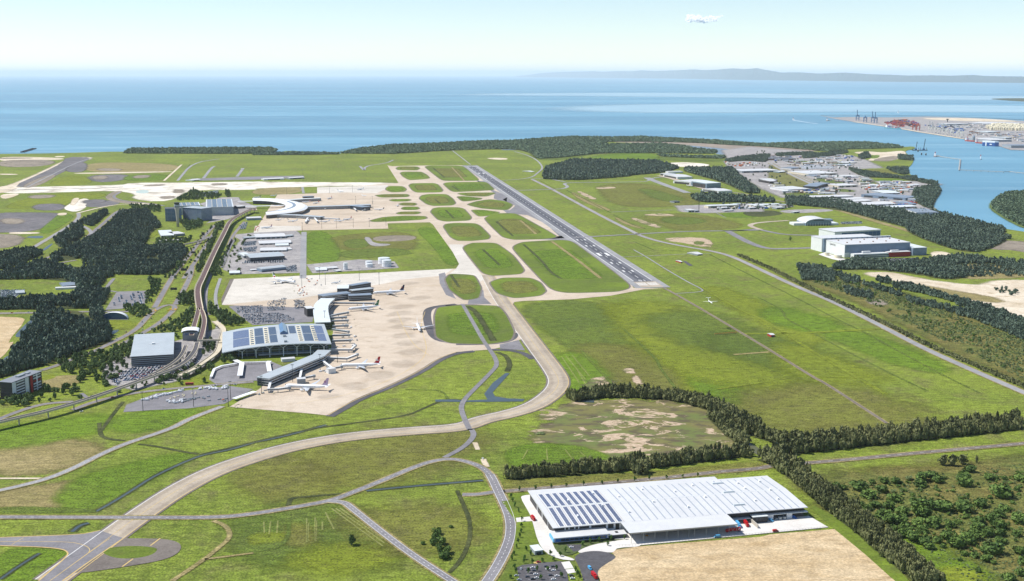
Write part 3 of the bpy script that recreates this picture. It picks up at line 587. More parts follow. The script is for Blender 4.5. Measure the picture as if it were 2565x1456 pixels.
road('J 700,690 870,700 950,765 1200,965 1500,1195 1900,1456 2000,1520', 8.5, ASPH, 3.2, True, dz=.01)
road('J 2000,630 2150,630 2330,600', 8, ASPH, dz=-.01); road('K -60,600 500,557 1000,517 1500,472 2000,412 2427,380 L 0,352 700,300 1300,240 2427,140 2900,95', 9, SHOUL, 6, dz=-.02)
road('I -100,605 0,590 200,545 450,480 700,380 950,250 1200,140 1640,0 E 1800,1350 2130,1225', 8.5, RUNS, 3.2)
ribbon('footpath', 'I -100,475 420,475', 4, Z0 + 0.150, SANDM, feather=1)
road('B 1900,225 2080,365', 7, RUNS, verge=0); road('C 70,238 200,275 290,320 352,395 300,440 235,495 0,515 B 2140,525', 9, RUNS, verge=0)
road('C 240,505 450,608 850,830 1250,1030 1290,1050 1450,1100 1700,1150 1950,1190 2150,1240 2427,1370 M 1600,582 1900,700 2427,968 H 1500,1172 2150,1460 2500,1610', 13, RUNS, verge=2)
road('C 100,612 450,602 550,595 590,575 540,548 600,536 1000,535 1350,527', 14, RUNS, verge=0); road('C 235,500 400,500 560,530', 12, RUNS, verge=0)
road('C 640,1062 800,1056 1250,1030 1700,1005 2050,1000 2427,992', 16, ASPH, verge=0); road('M 860,30 1000,28 1180,10 1300,38 1450,66 1760,72', 17, ASPH, verge=0)
road('M 900,30 1080,130 1220,185 1330,203 1550,197 1740,192', 22, ASPH, verge=0, dz=.02); road('R 1290,985 1190,955 1140,925 1250,895 1640,868', 17, CONC, verge=0, dz=.02)
road('C 1340,490 1420,525 1730,635', 32, RUNS, verge=0); road('C 1350,520 1400,490 1560,480', 14, RUNS, verge=0, dz=.02)
ribbon('apron', 'R 0,300 150,330 350,400 700,500', 30, Z0 + 0.162, CONC)
sheet('hangar_apron', pts('M 1740,180 1905,178 1905,230 1850,225 1800,205'), Z0 + 0.150, SANDM); sheet('hangar_apron', pts('M 1740,45 1900,35 1900,90 1880,95'), Z0 + 0.150, SANDM)
sheet('hangar_apron', pts('M 1770,255 1830,235 2060,310 2050,330 1900,300'), Z0 + 0.150, WHITEC)
road('M 290,575 500,690 940,950 1320,1180 1760,1456 N 1800,252 2427,660', 4.5, SHOUL, verge=1)
ribbon('track', 'M 0,210 110,270 250,360 400,450 540,530 668,592 650,615 400,630', 4, Z0 + 0.150, RUNS); ribbon('track', 'M -200,280 100,272 600,245 740,250', 3, Z0 + 0.150, GRAVEL, feather=1)
ribbon('track', 'M 640,560 1000,780 1250,880 1800,1240 2427,1600', 5, Z0 + 0.144, G_YEL, feather=4); ribbon('track', 'M 1070,1015 1700,1005 2150,980 2427,965', 6, Z0 + 0.144, G_YEL, feather=4)
ribbon('track', 'M 960,1215 1300,1190', 4, Z0 + 0.144, G_DRY, feather=3); ribbon('track', 'N 800,330 1300,260', 3, Z0 + 0.144, G_YEL, feather=3); ribbon('track', 'N 1780,220 2080,215', 3, Z0 + 0.144, G_YEL, feather=3)
sheet('asphalt_pad', pts('M 470,318 500,318 570,362 530,365'), Z0 + 0.150, ASPHD); ribbon('track', 'C 1000,820 1500,800 1700,800', 5, Z0 + 0.150, GRAVEL, feather=2)
ribbon('track', 'C 2000,825 2100,875', 4, Z0 + 0.150, ASPH); ribbon('dirt_track', 'J 2120,130 2150,200', 4, Z0 + 0.150, SANDM, feather=2); ribbon('dirt_track', 'J 2200,290 2235,365', 5, Z0 + 0.150, SANDM, feather=2)
ribbon('track', 'I 2040,880 2150,920 2205,990 2190,1060 2080,1150 1960,1250 1650,1456', 3.5, Z0 + 0.144, G_DRY, feather=2); ribbon('track', 'I 1960,1250 2427,1190', 2, Z0 + 0.144, G_DRY, feather=2)
# west precinct roads
road('A 1640,1456 1800,1250 1930,1080 2060,940 2100,920', 9, ASPH); road('A 1760,1456 1900,1250 2030,1050 2080,960', 9, ASPH)
road('E 1480,280 1640,0 A 1680,1400', 10, ASPH, dz=.01); road('E 1680,250 1820,0 A 1840,1350', 10, ASPH, dz=.01)
road('E 830,730 1000,650 1300,500 1400,380 1480,300 1600,250 1690,260 1640,330 1500,450 1150,640', 9, ASPH, dz=.02); road('E 400,880 560,830 700,770 850,720', 9, ASPH)
road('E -100,335 300,330 900,315 1300,320 1450,290', 11, ASPH); road('A -100,1410 0,1390 350,1295 500,1240', 10, ASPH, dz=.02); road('A 560,1310 730,1280', 9, ASPH)
road('A 60,1225 250,1200 450,1080 680,945 760,870 750,830', 12, RUNS); road('A 740,1140 880,1020 1000,920 1130,800 1250,790', 11, ASPH); road('A 690,945 780,945 860,990 880,1030', 11, RUNS, dz=.02)
road('A 580,800 750,830 1000,760 1400,735 1600,760', 8, SOIL, verge=0) if False else None
ribbon('track', 'A 740,830 1000,765 1200,740 1460,745', 8, Z0 + 0.150, SANDM, feather=2); road('A 1700,520 1840,350 2100,310', 12, RUNS, verge=0); road('A 1150,630 1070,670 1150,710 1400,730 1570,760', 12, ASPH)
ribbon('track', 'A 260,580 500,460 720,350 880,300', 8, Z0 + 0.150, RUNS); ribbon('track', 'A 1570,520 1740,365', 8, Z0 + 0.150, SANDM, feather=2); ribbon('works_track', 'A 0,608 600,600 1180,580', 9, Z0 + 0.150, DARKG, feather=3)
road('A 1950,495 2030,390 2060,380', 14, RUNS, verge=0); road('A 2270,480 2330,400', 14, RUNS, verge=0); sheet('light_aircraft_apron', pts('A 1830,500 2427,480 B 480,470 490,490 A 2427,510 1830,520'), Z0 + 0.150, ASPH)
road('B 470,580 480,640', 10, RUNS, verge=0); road('B 485,1010 480,1200 475,1456', 15, RUNS, verge=0); road('B 1020,380 1070,430 1060,380 1280,350 1340,320', 12, RUNS, verge=0)
road('Q 1100,990 1160,830 1330,640', 8, ASPH); road('Q 1000,1300 1120,1000 1180,900', 7, ASPH, verge=0); road('F 80,590 0,560', 8, ASPH)
road('E 2000,700 1960,300 1985,0 A 2120,1300 2227,1080', 7, ASPH, verge=0); road('E 2080,480 2110,380 2050,180 2110,0', 7, RUNS, verge=0)
road('E 700,1260 900,1180 1250,1100 1700,1050 2427,990', 8, ASPH); road('E -100,1390 100,1300 400,1200 700,1180', 8, ASPH); road('E 780,1100 830,1140', 6, ASPH, verge=0)
road('E 1300,470 1230,540 1040,640', 3, SANDM, verge=0, dz=.03); road('E 1120,130 1000,110 1090,0', 8, ASPH, verge=0)
road('D 0,715 200,830 520,970 660,1030', 16, RUNS, verge=4); road('D 540,1130 900,1240 1100,1300 1450,1400', 8, SANDM, verge=6); road('R 350,470 800,500 1100,530 1400,600 1700,650', 6, RUNS, verge=3)
road('R 1400,150 1700,260 2100,430', 9, RUNS, verge=3, dz=.02); road('R 1300,430 1600,560', 6, GRAVEL, verge=4) if False else None
for s in ('J 510,860 512,1090', 'J 530,900 520,1080', 'J 590,850 595,1070', 'J 605,880 600,1075', 'J 660,890 662,970', 'J 750,765 1240,1125', 'J 790,762 1255,1095', 'J 830,760 1250,1060', 'J 690,800 770,960', 'J 100,890 105,1000', 'J 165,885 150,1010', 'J 235,880 225,1000', 'G 1010,750 1180,1000', 'G 1050,740 1240,970', 'G 1110,735 1280,940', 'G 1160,880 1250,1030', 'K 200,200 150,290', 'K 380,190 390,300', 'K 560,200 650,320', 'K 700,220 790,300'):
    ribbon('mown_swath', s, .7, Z0 + .13, G_MOWN, feather=.9)
# ------------------------------------------------------------------ solids
class MB:
    def __init__(s): s.v, s.f = [], []
    def add(s, vs, fs):
        k = len(s.v); s.v += [tuple(v) for v in vs]; s.f += [tuple(i + k for i in f) for f in fs]; return s
    def box(s, x0, x1, y0, y1, z0, z1):
        return s.add([(x, y, z) for z in (z0, z1) for x, y in ((x0, y0), (x1, y0), (x1, y1), (x0, y1))],
                     [(3, 2, 1, 0), (4, 5, 6, 7), (0, 1, 5, 4), (1, 2, 6, 5), (2, 3, 7, 6), (3, 0, 4, 7)])
    def prism(s, p, z0, z1):
        p = ccw([Vector((q[0], q[1], 0)) for q in p]); n = len(p); tri = [tuple(t) for t in tessellate_polygon([p])]
        tri = [t if area([p[i] for i in t]) > 0 else t[::-1] for t in tri]
        return s.add([(q.x, q.y, z0) for q in p] + [(q.x, q.y, z1) for q in p], [tuple(i + n for i in t) for t in tri] + [t[::-1] for t in tri] + [(i, (i+1) % n, n + (i+1) % n, n + i) for i in range(n)])
    def tube(s, a, b, r, r2=None, n=8, cap=True):
        a, b = Vector(a), Vector(b); r2 = r if r2 is None else r2; d = (b - a).normalized()
        x = d.orthogonal().normalized(); y = d.cross(x)
        ring = [x * math.cos(t * 6.28318 / n) + y * math.sin(t * 6.28318 / n) for t in range(n)]
        s.add([a + q * r for q in ring] + [b + q * r2 for q in ring], [(i, (i+1) % n, n + (i+1) % n, n + i) for i in range(n)] + ([tuple(range(n))[::-1], tuple(range(n, 2*n))] if cap else []))
        return s
    def bar(s, a, b, w, h):
        a, b = Vector(a), Vector(b); d = (b - a); d.normalize(); sd_ = Vector((-d.y, d.x, 0)); sd_ = sd_.normalized() * w / 2 if sd_.length > .01 else Vector((w / 2, 0, 0))
        up = d.cross(sd_).normalized() * h / 2
        q = [a - sd_ - up, a + sd_ - up, a + sd_ + up, a - sd_ + up, b - sd_ - up, b + sd_ - up, b + sd_ + up, b - sd_ + up]
        return s.add(q, [(0, 1, 2, 3), (7, 6, 5, 4), (0, 4, 5, 1), (1, 5, 6, 2), (2, 6, 7, 3), (3, 7, 4, 0)])
    def loft(s, rings, cap=True):
        k = len(s.v); n = len(rings[0])
        vs = [p for r in rings for p in r]; fs = [(j*n + i, j*n + (i+1) % n, (j+1)*n + (i+1) % n, (j+1)*n + i) for j in range(len(rings) - 1) for i in range(n)]
        if cap: fs += [tuple(range(n))[::-1], tuple((len(rings) - 1) * n + i for i in range(n))]
        return s.add(vs, fs)
    def path_box(s, p, w, z0, z1):
        """box swept along a plan path; z0, z1 numbers or lists"""
        L, Rr = strip_pts([Vector((q[0], q[1], 0)) for q in p], w); rings = []
        for i in range(len(p)):
            a = z0[i] if isinstance(z0, list) else z0; b = z1[i] if isinstance(z1, list) else z1
            rings.append([(Rr[i].x, Rr[i].y, a), (L[i].x, L[i].y, a), (L[i].x, L[i].y, b), (Rr[i].x, Rr[i].y, b)])
        return s.loft(rings)
    def build(s, name, m, parent=None, smooth=False): return mesh(name, s.v, s.f, m, parent, smooth)
def box(name, m, parent, *d): return MB().box(*d).build(name, m, parent)

WHITE_R = mat('white_roof_sheet', (196, 197, 198), .5, .06, .03); GREY_R = mat('grey_roof_sheet', 'a9b0b4', .4, .08, .06); PALE_R = mat('pale_roof_sheet', 'cdd3d4', .42, .06, .06)
BLUE_R = mat('blue_grey_roof', '7c8896', .45, .1, .06); BROWN_R = mat('rust_roof', '8a6a58', .7, .15, .06); DARK_R = mat('dark_roof', '55585e', .6, .12, .06)
WALL_W = mat('white_wall', 'd6d8d8', .6, .07, .08); WALL_G = mat('grey_wall', '8f979c', .6, .1, .08); WALL_C = mat('cream_wall', 'c9c0ac', .7, .08, .08)
WALL_D = mat('charcoal_wall', '3f3e40', .6, .1, .08); WALL_B = mat('blue_grey_wall', '76889a', .5, .1, .08); RED_W = mat('red_wall', 'a3282c', .5, .1, .08)
GLASS = mat('dark_glass', '223040', .12, .2, .1, spec=.6); BLUEGLASS = mat('blue_glass', '3d5f86', .12, .2, .1, spec=.6); STEEL = mat('galvanised_steel', '9aa0a3', .4, .1, .2, metal=.3)
CONCW = mat('concrete_wall', 'b3ada2', .8, .1, .08); TIMB = mat('dark_steel', '3c4147', .5, .1, .2); BLACKM = mat('black_rubber', '17181a', .7, .1, 1.0)
SOLAR = mat('solar_cell', (86, 94, 120), .25, .12, .3, spec=.6); SOLARD = mat('dark_solar_cell', '3a4456', .25, .12, .3, spec=.6)
CREAM = mat('cream_panel', 'd8cfb4', .6, .05, .1); ORANGE = mat('orange_panel', 'c7683a', .6, .08, .1)
REDP = mat('red_paint', 'b3161c', .35, .06, .3); BLUEP = mat('sky_blue_paint', '57a7d8', .35, .06, .3); BLUED = mat('blue_paint', '2f62ae', .35, .06, .3); WHITEP = mat('white_paint', 'e6e7e8', .35, .04, .3)

def frame3(spec, h):
    """three roof corners (front left, front right, back right) at height h -> centre, heading, length, depth"""
    a, b, c = pts(spec, h)[:3]; u = b - a; L = u.length; u.normalize(); v = Vector((-u.y, u.x, 0)); d = (c - b).dot(v); sgn = 1 if d > 0 else -1
    d = abs(d); ctr = (a + b) / 2 + v * sgn * d / 2
    return Vector((ctr.x, ctr.y, 0)), math.atan2(u.y, u.x), L, max(d, 4.0)
def shed(name, spec, h, label, roof='flat', rm=WHITE_R, wm=WALL_W, cat='shed', doors=0, windows=False, doorm=None, end_open=False, vents=0, group=None, rise=None, ribs=0):
    c, a, L, D = frame3(spec, h); root = empty(name, c, a, label, cat, group); x, y = L / 2, D / 2
    hw = h - (.4 if roof == 'flat' else (rise or min(3.0, D * .08)) if roof in ('gable', 'arch') else .4)
    box('wall', wm, root, -x, x, -y, y, -.5, hw)
    if roof == 'flat':
        r = MB().box(-x - .5, x + .5, -y - .5, y + .5, hw + .01, h).build('roof', rm, root)
    elif roof == 'skillion':
        r = MB().loft([[(-x - .6, s * (y + .6), z) for s, z in ((-1, hw + .02), (-1, hw + .5), (1, h + 1.5), (1, hw + .02))], [(x + .6, s * (y + .6), z) for s, z in ((-1, hw + .02), (-1, hw + .5), (1, h + 1.5), (1, hw + .02))]]).build('roof', rm, root)
    elif roof == 'gable':
        sec = [(-y - .5, hw + .02), (-y - .5, hw + .3), (0, h + .3), (y + .5, hw + .3), (y + .5, hw + .02)]
        r = MB().loft([[(xx, p, q) for p, q in sec] for xx in (-x - .5, x + .5)]).build('roof', rm, root)
    else:
        n = 9; rr = h - hw; sec = [(-y - .4, hw + .02)] + [(-(y + .4) * math.cos(math.pi * i / n), hw + .2 + rr * math.sin(math.pi * i / n)) for i in range(n + 1)] + [(y + .4, hw + .02)]
        r = MB().loft([[(xx, p, q) for p, q in sec] for xx in (-x - .4, x + .4)]).build('roof', rm, root)
    for k in range(doors):
        w = L / doors; xc = -x + (k + .5) * w
        box('door', doorm or TIMB, root, xc - w * .3, xc + w * .3, -y - .12, -y + .1, 0, min(hw * .7, 7))
    if windows:
        for k in range(max(1, int(hw // 4))): box('window_band', GLASS, root, -x + 1, x - 1, -y - .1, -y + .1, 1.2 + k * 4, 2.8 + k * 4)
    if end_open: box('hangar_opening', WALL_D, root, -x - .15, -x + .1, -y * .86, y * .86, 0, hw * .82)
    for k in range(vents):
        xc = -x + (k + .5) * L / vents; MB().box(xc - 1, xc + 1, -1, 1, h - .3, h + 1.6).build('roof_vent', STEEL, r)
    for k in range(ribs):
        xc = -x + (k + .5) * L / ribs; MB().box(xc - .5, xc + .5, -y, y, h + .02, h + .16).build('skylight_strip', PALE_R if rm is WHITE_R else WHITE_R, r)
    return root

# ------------------------------------------------------------------ the white distribution warehouse
WA = R(12.3); wo = W('K', 220, 595, 12); WO = Vector((wo.x, wo.y, 0)); GZ = Z0 + .17
wh = empty('warehouse', WO, WA, 'huge white flat roofed warehouse with solar panels in the foreground', 'warehouse')
# warehouse axes: +x along the long side, -y towards the camera
def wp(u, v, z=0): return WO + Vector((math.cos(WA) * u + math.sin(WA) * v, math.sin(WA) * u - math.cos(WA) * v, z))
EAVE = 11.0
MB().prism([(1, -1), (1, -104), (270, -104), (270, -7), (213, -7), (213, 3), (1, 3)], -.5, EAVE).build('wall', WALL_D, wh)
def roof_plate(us, vs_, zf):  # roof with a shallow ridge line across
    mb = MB(); top = [[(u, -v, zf(v)) for v in vs_] for u in us]; nv = len(vs_)
    k = [p for row in top for p in row]; fs = [(i * nv + j, i * nv + j + 1, (i + 1) * nv + j + 1, (i + 1) * nv + j) for i in range(len(us) - 1) for j in range(nv - 1)]
    fs = [f[::-1] for f in fs]; b = [(x, y, EAVE + .02) for x, y, z in k]; m = len(k)
    rim = [i for i in range(nv)] + [i * nv + nv - 1 for i in range(1, len(us))] + [(len(us) - 1) * nv + j for j in range(nv - 2, -1, -1)] + [i * nv for i in range(len(us) - 2, 0, -1)]
    mb.add(k + b, fs + [tuple(i + m for i in f[::-1]) for f in fs] + [(rim[i], rim[(i+1) % len(rim)], rim[(i+1) % len(rim)] + m, rim[i] + m) for i in range(len(rim))])
    return mb
zr = lambda v: EAVE + .5 + 2.0 * max(0, 1 - abs(v - 55) / 58.)
wroof = roof_plate([-1.5, 272.5], [6, 55, 108], zr).build('roof', WHITE_R, wh)
rear = MB().box(-1.5, 214, -5.99, 4.5, EAVE + .02, EAVE + .45).build('rear_awning', WHITE_R, wh)
awn = MB().box(69, 182.5, -136.5, -108.01, EAVE + .1, EAVE + .6).build('loading_awning', WHITE_R, wh)
MB().box(69.2, 182.3, -136.2, -135.7, EAVE - .9, EAVE + .08).build('awning_beam', STEEL, awn)
ridge = MB().box(-1.5, 272.5, -55.4, -54.6, zr(55) - .05, zr(55) + .1).build('ridge_gutter', PALE_R, wroof)
RIBM = mat('rooflight_strip', (140, 150, 162), .35, .08, .3)
def roof_strip(u, w, v0, v1, m, name, dz=.07, n=1):
    return MB().add([(u - w/2, -v0, zr(v0) + dz), (u - w/2, -v1, zr(v1) + dz), (u + w/2, -v1, zr(v1) + dz), (u + w/2, -v0, zr(v0) + dz), (u - w/2, -v0, zr(v0) - .1), (u - w/2, -v1, zr(v1) - .1), (u + w/2, -v1, zr(v1) - .1), (u + w/2, -v0, zr(v0) - .1)],
                    [(0, 1, 2, 3), (0, 4, 5, 1), (1, 5, 6, 2), (2, 6, 7, 3), (3, 7, 4, 0)]).build(name, m, wroof)
for k in range(23):
    u = 84 + k * 8.15
    for v0, v1 in ((11, 53.5), (56.5, 107)): roof_strip(u, 1.1, v0, v1, RIBM, 'rooflight')
for k in range(10): 
    for v0, v1 in ((11, 53.5), (56.5, 107)): roof_strip(4.6 + k * 7.6, .7, v0, v1, mat('rooflight_tan', 'b5aea6', .4, .06, .3), 'rooflight')
pm = bpy.data.meshes.new('solar_panel'); pm.from_pydata([(x, y, z) for z in (0, .09) for x, y in ((-.62, -1.6), (.62, -1.6), (.62, 1.6), (-.62, 1.6))], [], [(3, 2, 1, 0), (4, 5, 6, 7), (0, 1, 5, 4), (1, 2, 6, 5), (2, 3, 7, 6), (3, 0, 4, 7)])
pm.materials.append(SOLAR); npan = 0; rest = MB()
for band, (v0, nrow) in enumerate(((58.6, 14), (13.2, 12))):
    for k in range(9):
        uc = 8.4 + k * 7.6
        fr = roof_strip(uc, 4.5, v0 - .5, v0 + nrow * 3.4 + .2, PALE_R, 'panel_rail', .12)
        for r_ in range(nrow):
            for c_ in range(3):
                u = uc + (c_ - 1) * 1.4; v = v0 + 1.3 + r_ * 3.4; z = zr(v) + .22
                if npan < 300:
                    o = bpy.data.objects.new('solar_panel', pm); COL.objects.link(o); o.parent = wroof; o.location = (u, -v, z)
                    o.rotation_euler = (math.atan2(zr(v - 1) - zr(v + 1), 2), 0, 0); npan += 1
                else: rest.box(u - .62, u + .62, -v - 1.6, -v + 1.6, z - .03, z + .1)
ro = rest.build('solar_panel_field', SOLAR, wroof); ro['kind'] = 'stuff'
for u, v in ((64, 24), (32, 41), (63, 63), (30, 85.6), (88, 40), (85, 85), (120, 22), (118.6, 63.5), (152, 37.5), (178, 22), (149.7, 84), (177, 61.5), (229, 25.8), (229, 45.5), (225.6, 81), (254.7, 25.7), (253.8, 55.8), (251, 81.5)):
    f = MB().loft([[(u - .9, -v - .9, zr(v) - .1), (u + .9, -v - .9, zr(v) - .1), (u + .9, -v + .9, zr(v) - .1), (u - .9, -v + .9, zr(v) - .1)], [(u - .9, -v - .9, zr(v) + 1.6), (u + .9, -v - .9, zr(v) + 1.6), (u + .9, -v + .9, zr(v) + 2.4), (u - .9, -v + .9, zr(v) + 2.4)]]).build('roof_ventilator', WHITEP, wroof)
for u, v in ((207, 21.4), (207, 53.1), (204, 89)): MB().loft([[(u - 6, -v - 1.4, zr(v) - .1), (u - 6, -v + 1.4, zr(v) - .1), (u - 6, -v + .8, zr(v) + 1.6), (u - 6, -v - .8, zr(v) + 1.6)], [(u + 6, -v - 1.4, zr(v) - .1), (u + 6, -v + 1.4, zr(v) - .1), (u + 6, -v + .8, zr(v) + 1.6), (u + 6, -v - .8, zr(v) + 1.6)]]).build('ridge_ventilator', PALE_R, wroof)
for u in (71, 83.5, 95.5, 108, 119.6, 131, 137, 149.3, 161.9, 173.7, 181.8): MB().tube((u, -136, 0), (u, -136, EAVE - .9), .22).build('awning_post', STEEL, awn)
MB().bar((173.7, -136, .3), (181.8, -136, EAVE - 1), .2, .2).bar((181.8, -136, .3), (173.7, -136, EAVE - 1), .2, .2).build('cross_brace', STEEL, awn)
MB().box(71, 182, -104.6, -104.05, 0, EAVE - .1).build('brightened_wall', WALL_W, wh)  # pale panel added over the dark wall to brighten the space beneath the awning
# office block on the near left corner
off = MB().prism([(-3, -100), (-3, -121), (52, -121), (52, -104.2), (1, -104.2)], 1.8, 6.6).build('office', WHITEP, wh)
MB().prism([(-4, -104.3), (-4.5, -123.5), (53.2, -123.5), (52.6, -104.3)], 6.6, 7.2).build('office_roof', WHITE_R, off)
MB().prism([(0, -105), (0, -118), (50, -118), (50, -105)], -.4, 1.79).build('plinth', WALL_C, off)
MB().box(-2.5, 51, -121.4, -121.02, 2.2, 5.2).build('window_frame', BLUED, off)
for k in range(10): MB().box(3.2 + k * 4.7, 7.3 + k * 4.7, -121.55, -121.41, 2.7, 4.8).build('window', GLASS, off)
MB().box(-4.4, -3.02, -121, -104, 1.8, 5).build('end_panel', BLUEP, off)
anx = MB().box(52.3, 71, -120, -108, -.4, 4.2).build('amenities_annex', GLASS, wh)
MB().box(52.1, 71.6, -121.2, -107.8, 4.21, 4.7).build('annex_roof', WHITE_R, anx); MB().box(61, 64, -117, -112.5, 4.71, 4.8).build('rooflight', BLACKM, anx)
MB().box(52.4, 62, -107.7, -104.2, 3.2, 5.2).build('link_roof', PALE_R, anx)
for u in (38, 55.5, 63.5, 69.6): MB().box(u - 1.0, u + 1.0, -104.6, -104.02, 0, EAVE - .1).build('wall_panel', WHITEP, wh)
for u in (12, 16, 22, 26): MB().box(u - .6, u + .6, -104.5, -104.03, 0, EAVE - .1).build('wall_panel', WHITEP, wh)
for v in (30, 33, 52, 55, 78): MB().box(.7, .98, -v - .4, -v + .4, 0, EAVE - .2).build('wall_panel', WHITEP, wh)
# loading docks at the far right
MB().box(183, 209, -109, -104.05, 4.6, 5.2).build('dock_canopy', PALE_R, wh)
for u in (187, 191.5, 196, 200.5, 205): MB().box(u - 1.6, u + 1.6, -104.3, -104.04, 0, 4.2).build('dock_door', WALL_G, wh)
dk = MB().box(210, 226, -112, -104.06, -.4, 7).build('dock_office', WALL_D, wh); MB().box(209.5, 226.5, -112.6, -104.05, 7.01, 7.6).build('dock_office_roof', PALE_R, dk)
for u in (214, 218): MB().box(u - 1.4, u + 1.4, -112.2, -112.02, 4.2, 5.8).build('window', GLASS, dk)
MB().box(208.8, 209.8, -126, -104.07, -.3, 4.5).build('ramp_wall', CONCW, wh)
MB().box(226.8, 272.8, -108.5, -104.08, 6.4, 7.0).build('side_canopy', PALE_R, wh)
for u in (232, 253): MB().box(u - 3, u + 3, -106.5, -104.09, 0, 6.2).build('fire_wall', WHITEP, wh)
tk_ = [MB().tube((u, -107.2, 0), (u, -107.2, 3.4), 2.2, n=16) for u in (242, 247)]
for t_ in tk_: t_.build('water_tank', STEEL, wh)
MB().box(236.5, 239.5, -108, -105, 0, 2.2).build('plant_box', STEEL, wh)
# ground about it
def wsheet(name, uv, z, m, smooth=0): return sheet(name, [wp(u, v) for u, v in uv], GZ + z, m, smooth)
wsheet('concrete_yard', [(66, 104), (276, 104), (281, 138), (184, 140.2), (68, 142.5), (50, 141)], .02, WHITEC)
wsheet('lawn', [(-30, -6), (-22, -8), (-4, -2), (-4, 30), (-16, 60), (-27, 62)], .01, ISG)
sheet('concrete_drive', chaikin(pts('K 130,660 150,640 240,630 330,760 440,965 430,1080 470,1170 520,1210 640,1245 650,1265 500,1250 370,1190 300,1090 245,890 230,840 210,800'), 1), GZ + .03, WHITEC)
sheet('concrete_drive', pts('K 85,855 218,842 245,885 95,895'), GZ + .032, WHITEC)
sheet('footway', chaikin(pts('K 670,1185 720,1150 830,1110 1000,1080 1200,1050 1270,1100 1280,1130 1060,1140 1030,1175 1000,1190 860,1170 760,1195'), 1), GZ + .034, WHITEC)
sheet('garden_bed', pts('K 440,1110 560,1090 1160,1050 1190,1075 1000,1095 800,1120 660,1190 600,1215 500,1205 450,1150'), GZ + .025, mat('garden_plants', '4d5a30', .9, .5, .5, obj=False), smooth=1)
sheet('garden_path', pts('K 570,1110 720,1110 700,1165 640,1180'), GZ + .045, ASPHD)
sheet('cul_de_sac', chaikin(pts('K 650,1230 700,1190 800,1172 900,1172 1000,1195 1045,1225 1030,1250 960,1290 880,1345 865,1400 895,1500 740,1500 720,1400 680,1300 655,1260'), 2), GZ + .05, ASPHD)
sheet('lawn', pts('K 20,640 170,610 210,660 130,650 140,690 215,840 90,850 60,700'), GZ + .012, ISG); sheet('lawn', pts('K 95,900 240,885 300,1090 360,1190 520,1260 640,1270 710,1370 660,1400 560,1400 500,1290 0,1480 -60,1456 60,1180'), GZ + .013, ISG)
sheet('car_park', pts('K 95,1330 150,1305 330,1285 520,1270 560,1290 590,1456 620,1540 140,1540 110,1400'), GZ + .04, ASPHD)
sheet('concrete_slab', pts('K 520,1280 600,1270 640,1335 555,1345'), GZ + .045, WHITEC); sheet('concrete_slab', pts('K 560,1350 640,1340 665,1375 585,1390'), GZ + .045, WHITEC)
sheet('bare_earth_pad', pts('K 1040,1160 1270,1128 2427,1036 L 0,1012 610,962 900,1200 1150,1425 1290,1540 K 880,1540 900,1470 872,1400 870,1350 960,1292 1046,1228 1010,1190'), GZ + .015, PAD)
sheet('grass_verge', pts('L 380,760 600,955 1150,1425 1300,1540 1400,1540 1000,1100 700,880 420,740'), GZ + .01, ISG)
shed_ = shed('pump_shed', 'K 270,1165 345,1155 310,1103', 5, 'small grey shed beside the concrete drive left of the warehouse', rm=PALE_R, wm=WALL_G, doors=1)
# perimeter fence
fe = empty('fence', wp(54, 141), 0, 'pale wire fence along the edge of the bare earth pad', 'fence')
FP = [wp(54, 140.6), wp(70, 142.7), wp(155, 141.4), wp(216, 140.3), wp(281, 139.2)]
off_ = fe.location
pl = [Vector((p.x - off_.x, p.y - off_.y, 0)) for p in FP]; m_ = MB()
for i in range(len(pl) - 1):
    m_.bar(pl[i] + Vector((0, 0, 2.2)), pl[i+1] + Vector((0, 0, 2.2)), .1, .12)
    m_.bar(pl[i] + Vector((0, 0, .4)), pl[i+1] + Vector((0, 0, .4)), .1, .12)
m_.build('rail', STEEL, fe)
pmsh = MB().box(-.08, .08, -.08, .08, 0, 2.3); proto = None
for i in range(len(pl) - 1):
    n = max(1, int((pl[i+1] - pl[i]).length / 3.2))
    for k in range(n):
        q = pl[i].lerp(pl[i+1], k / n)
        if proto is None: proto = pmsh.build('post', STEEL, fe); proto.location = q
        else: o = proto.copy(); COL.objects.link(o); o.location = q
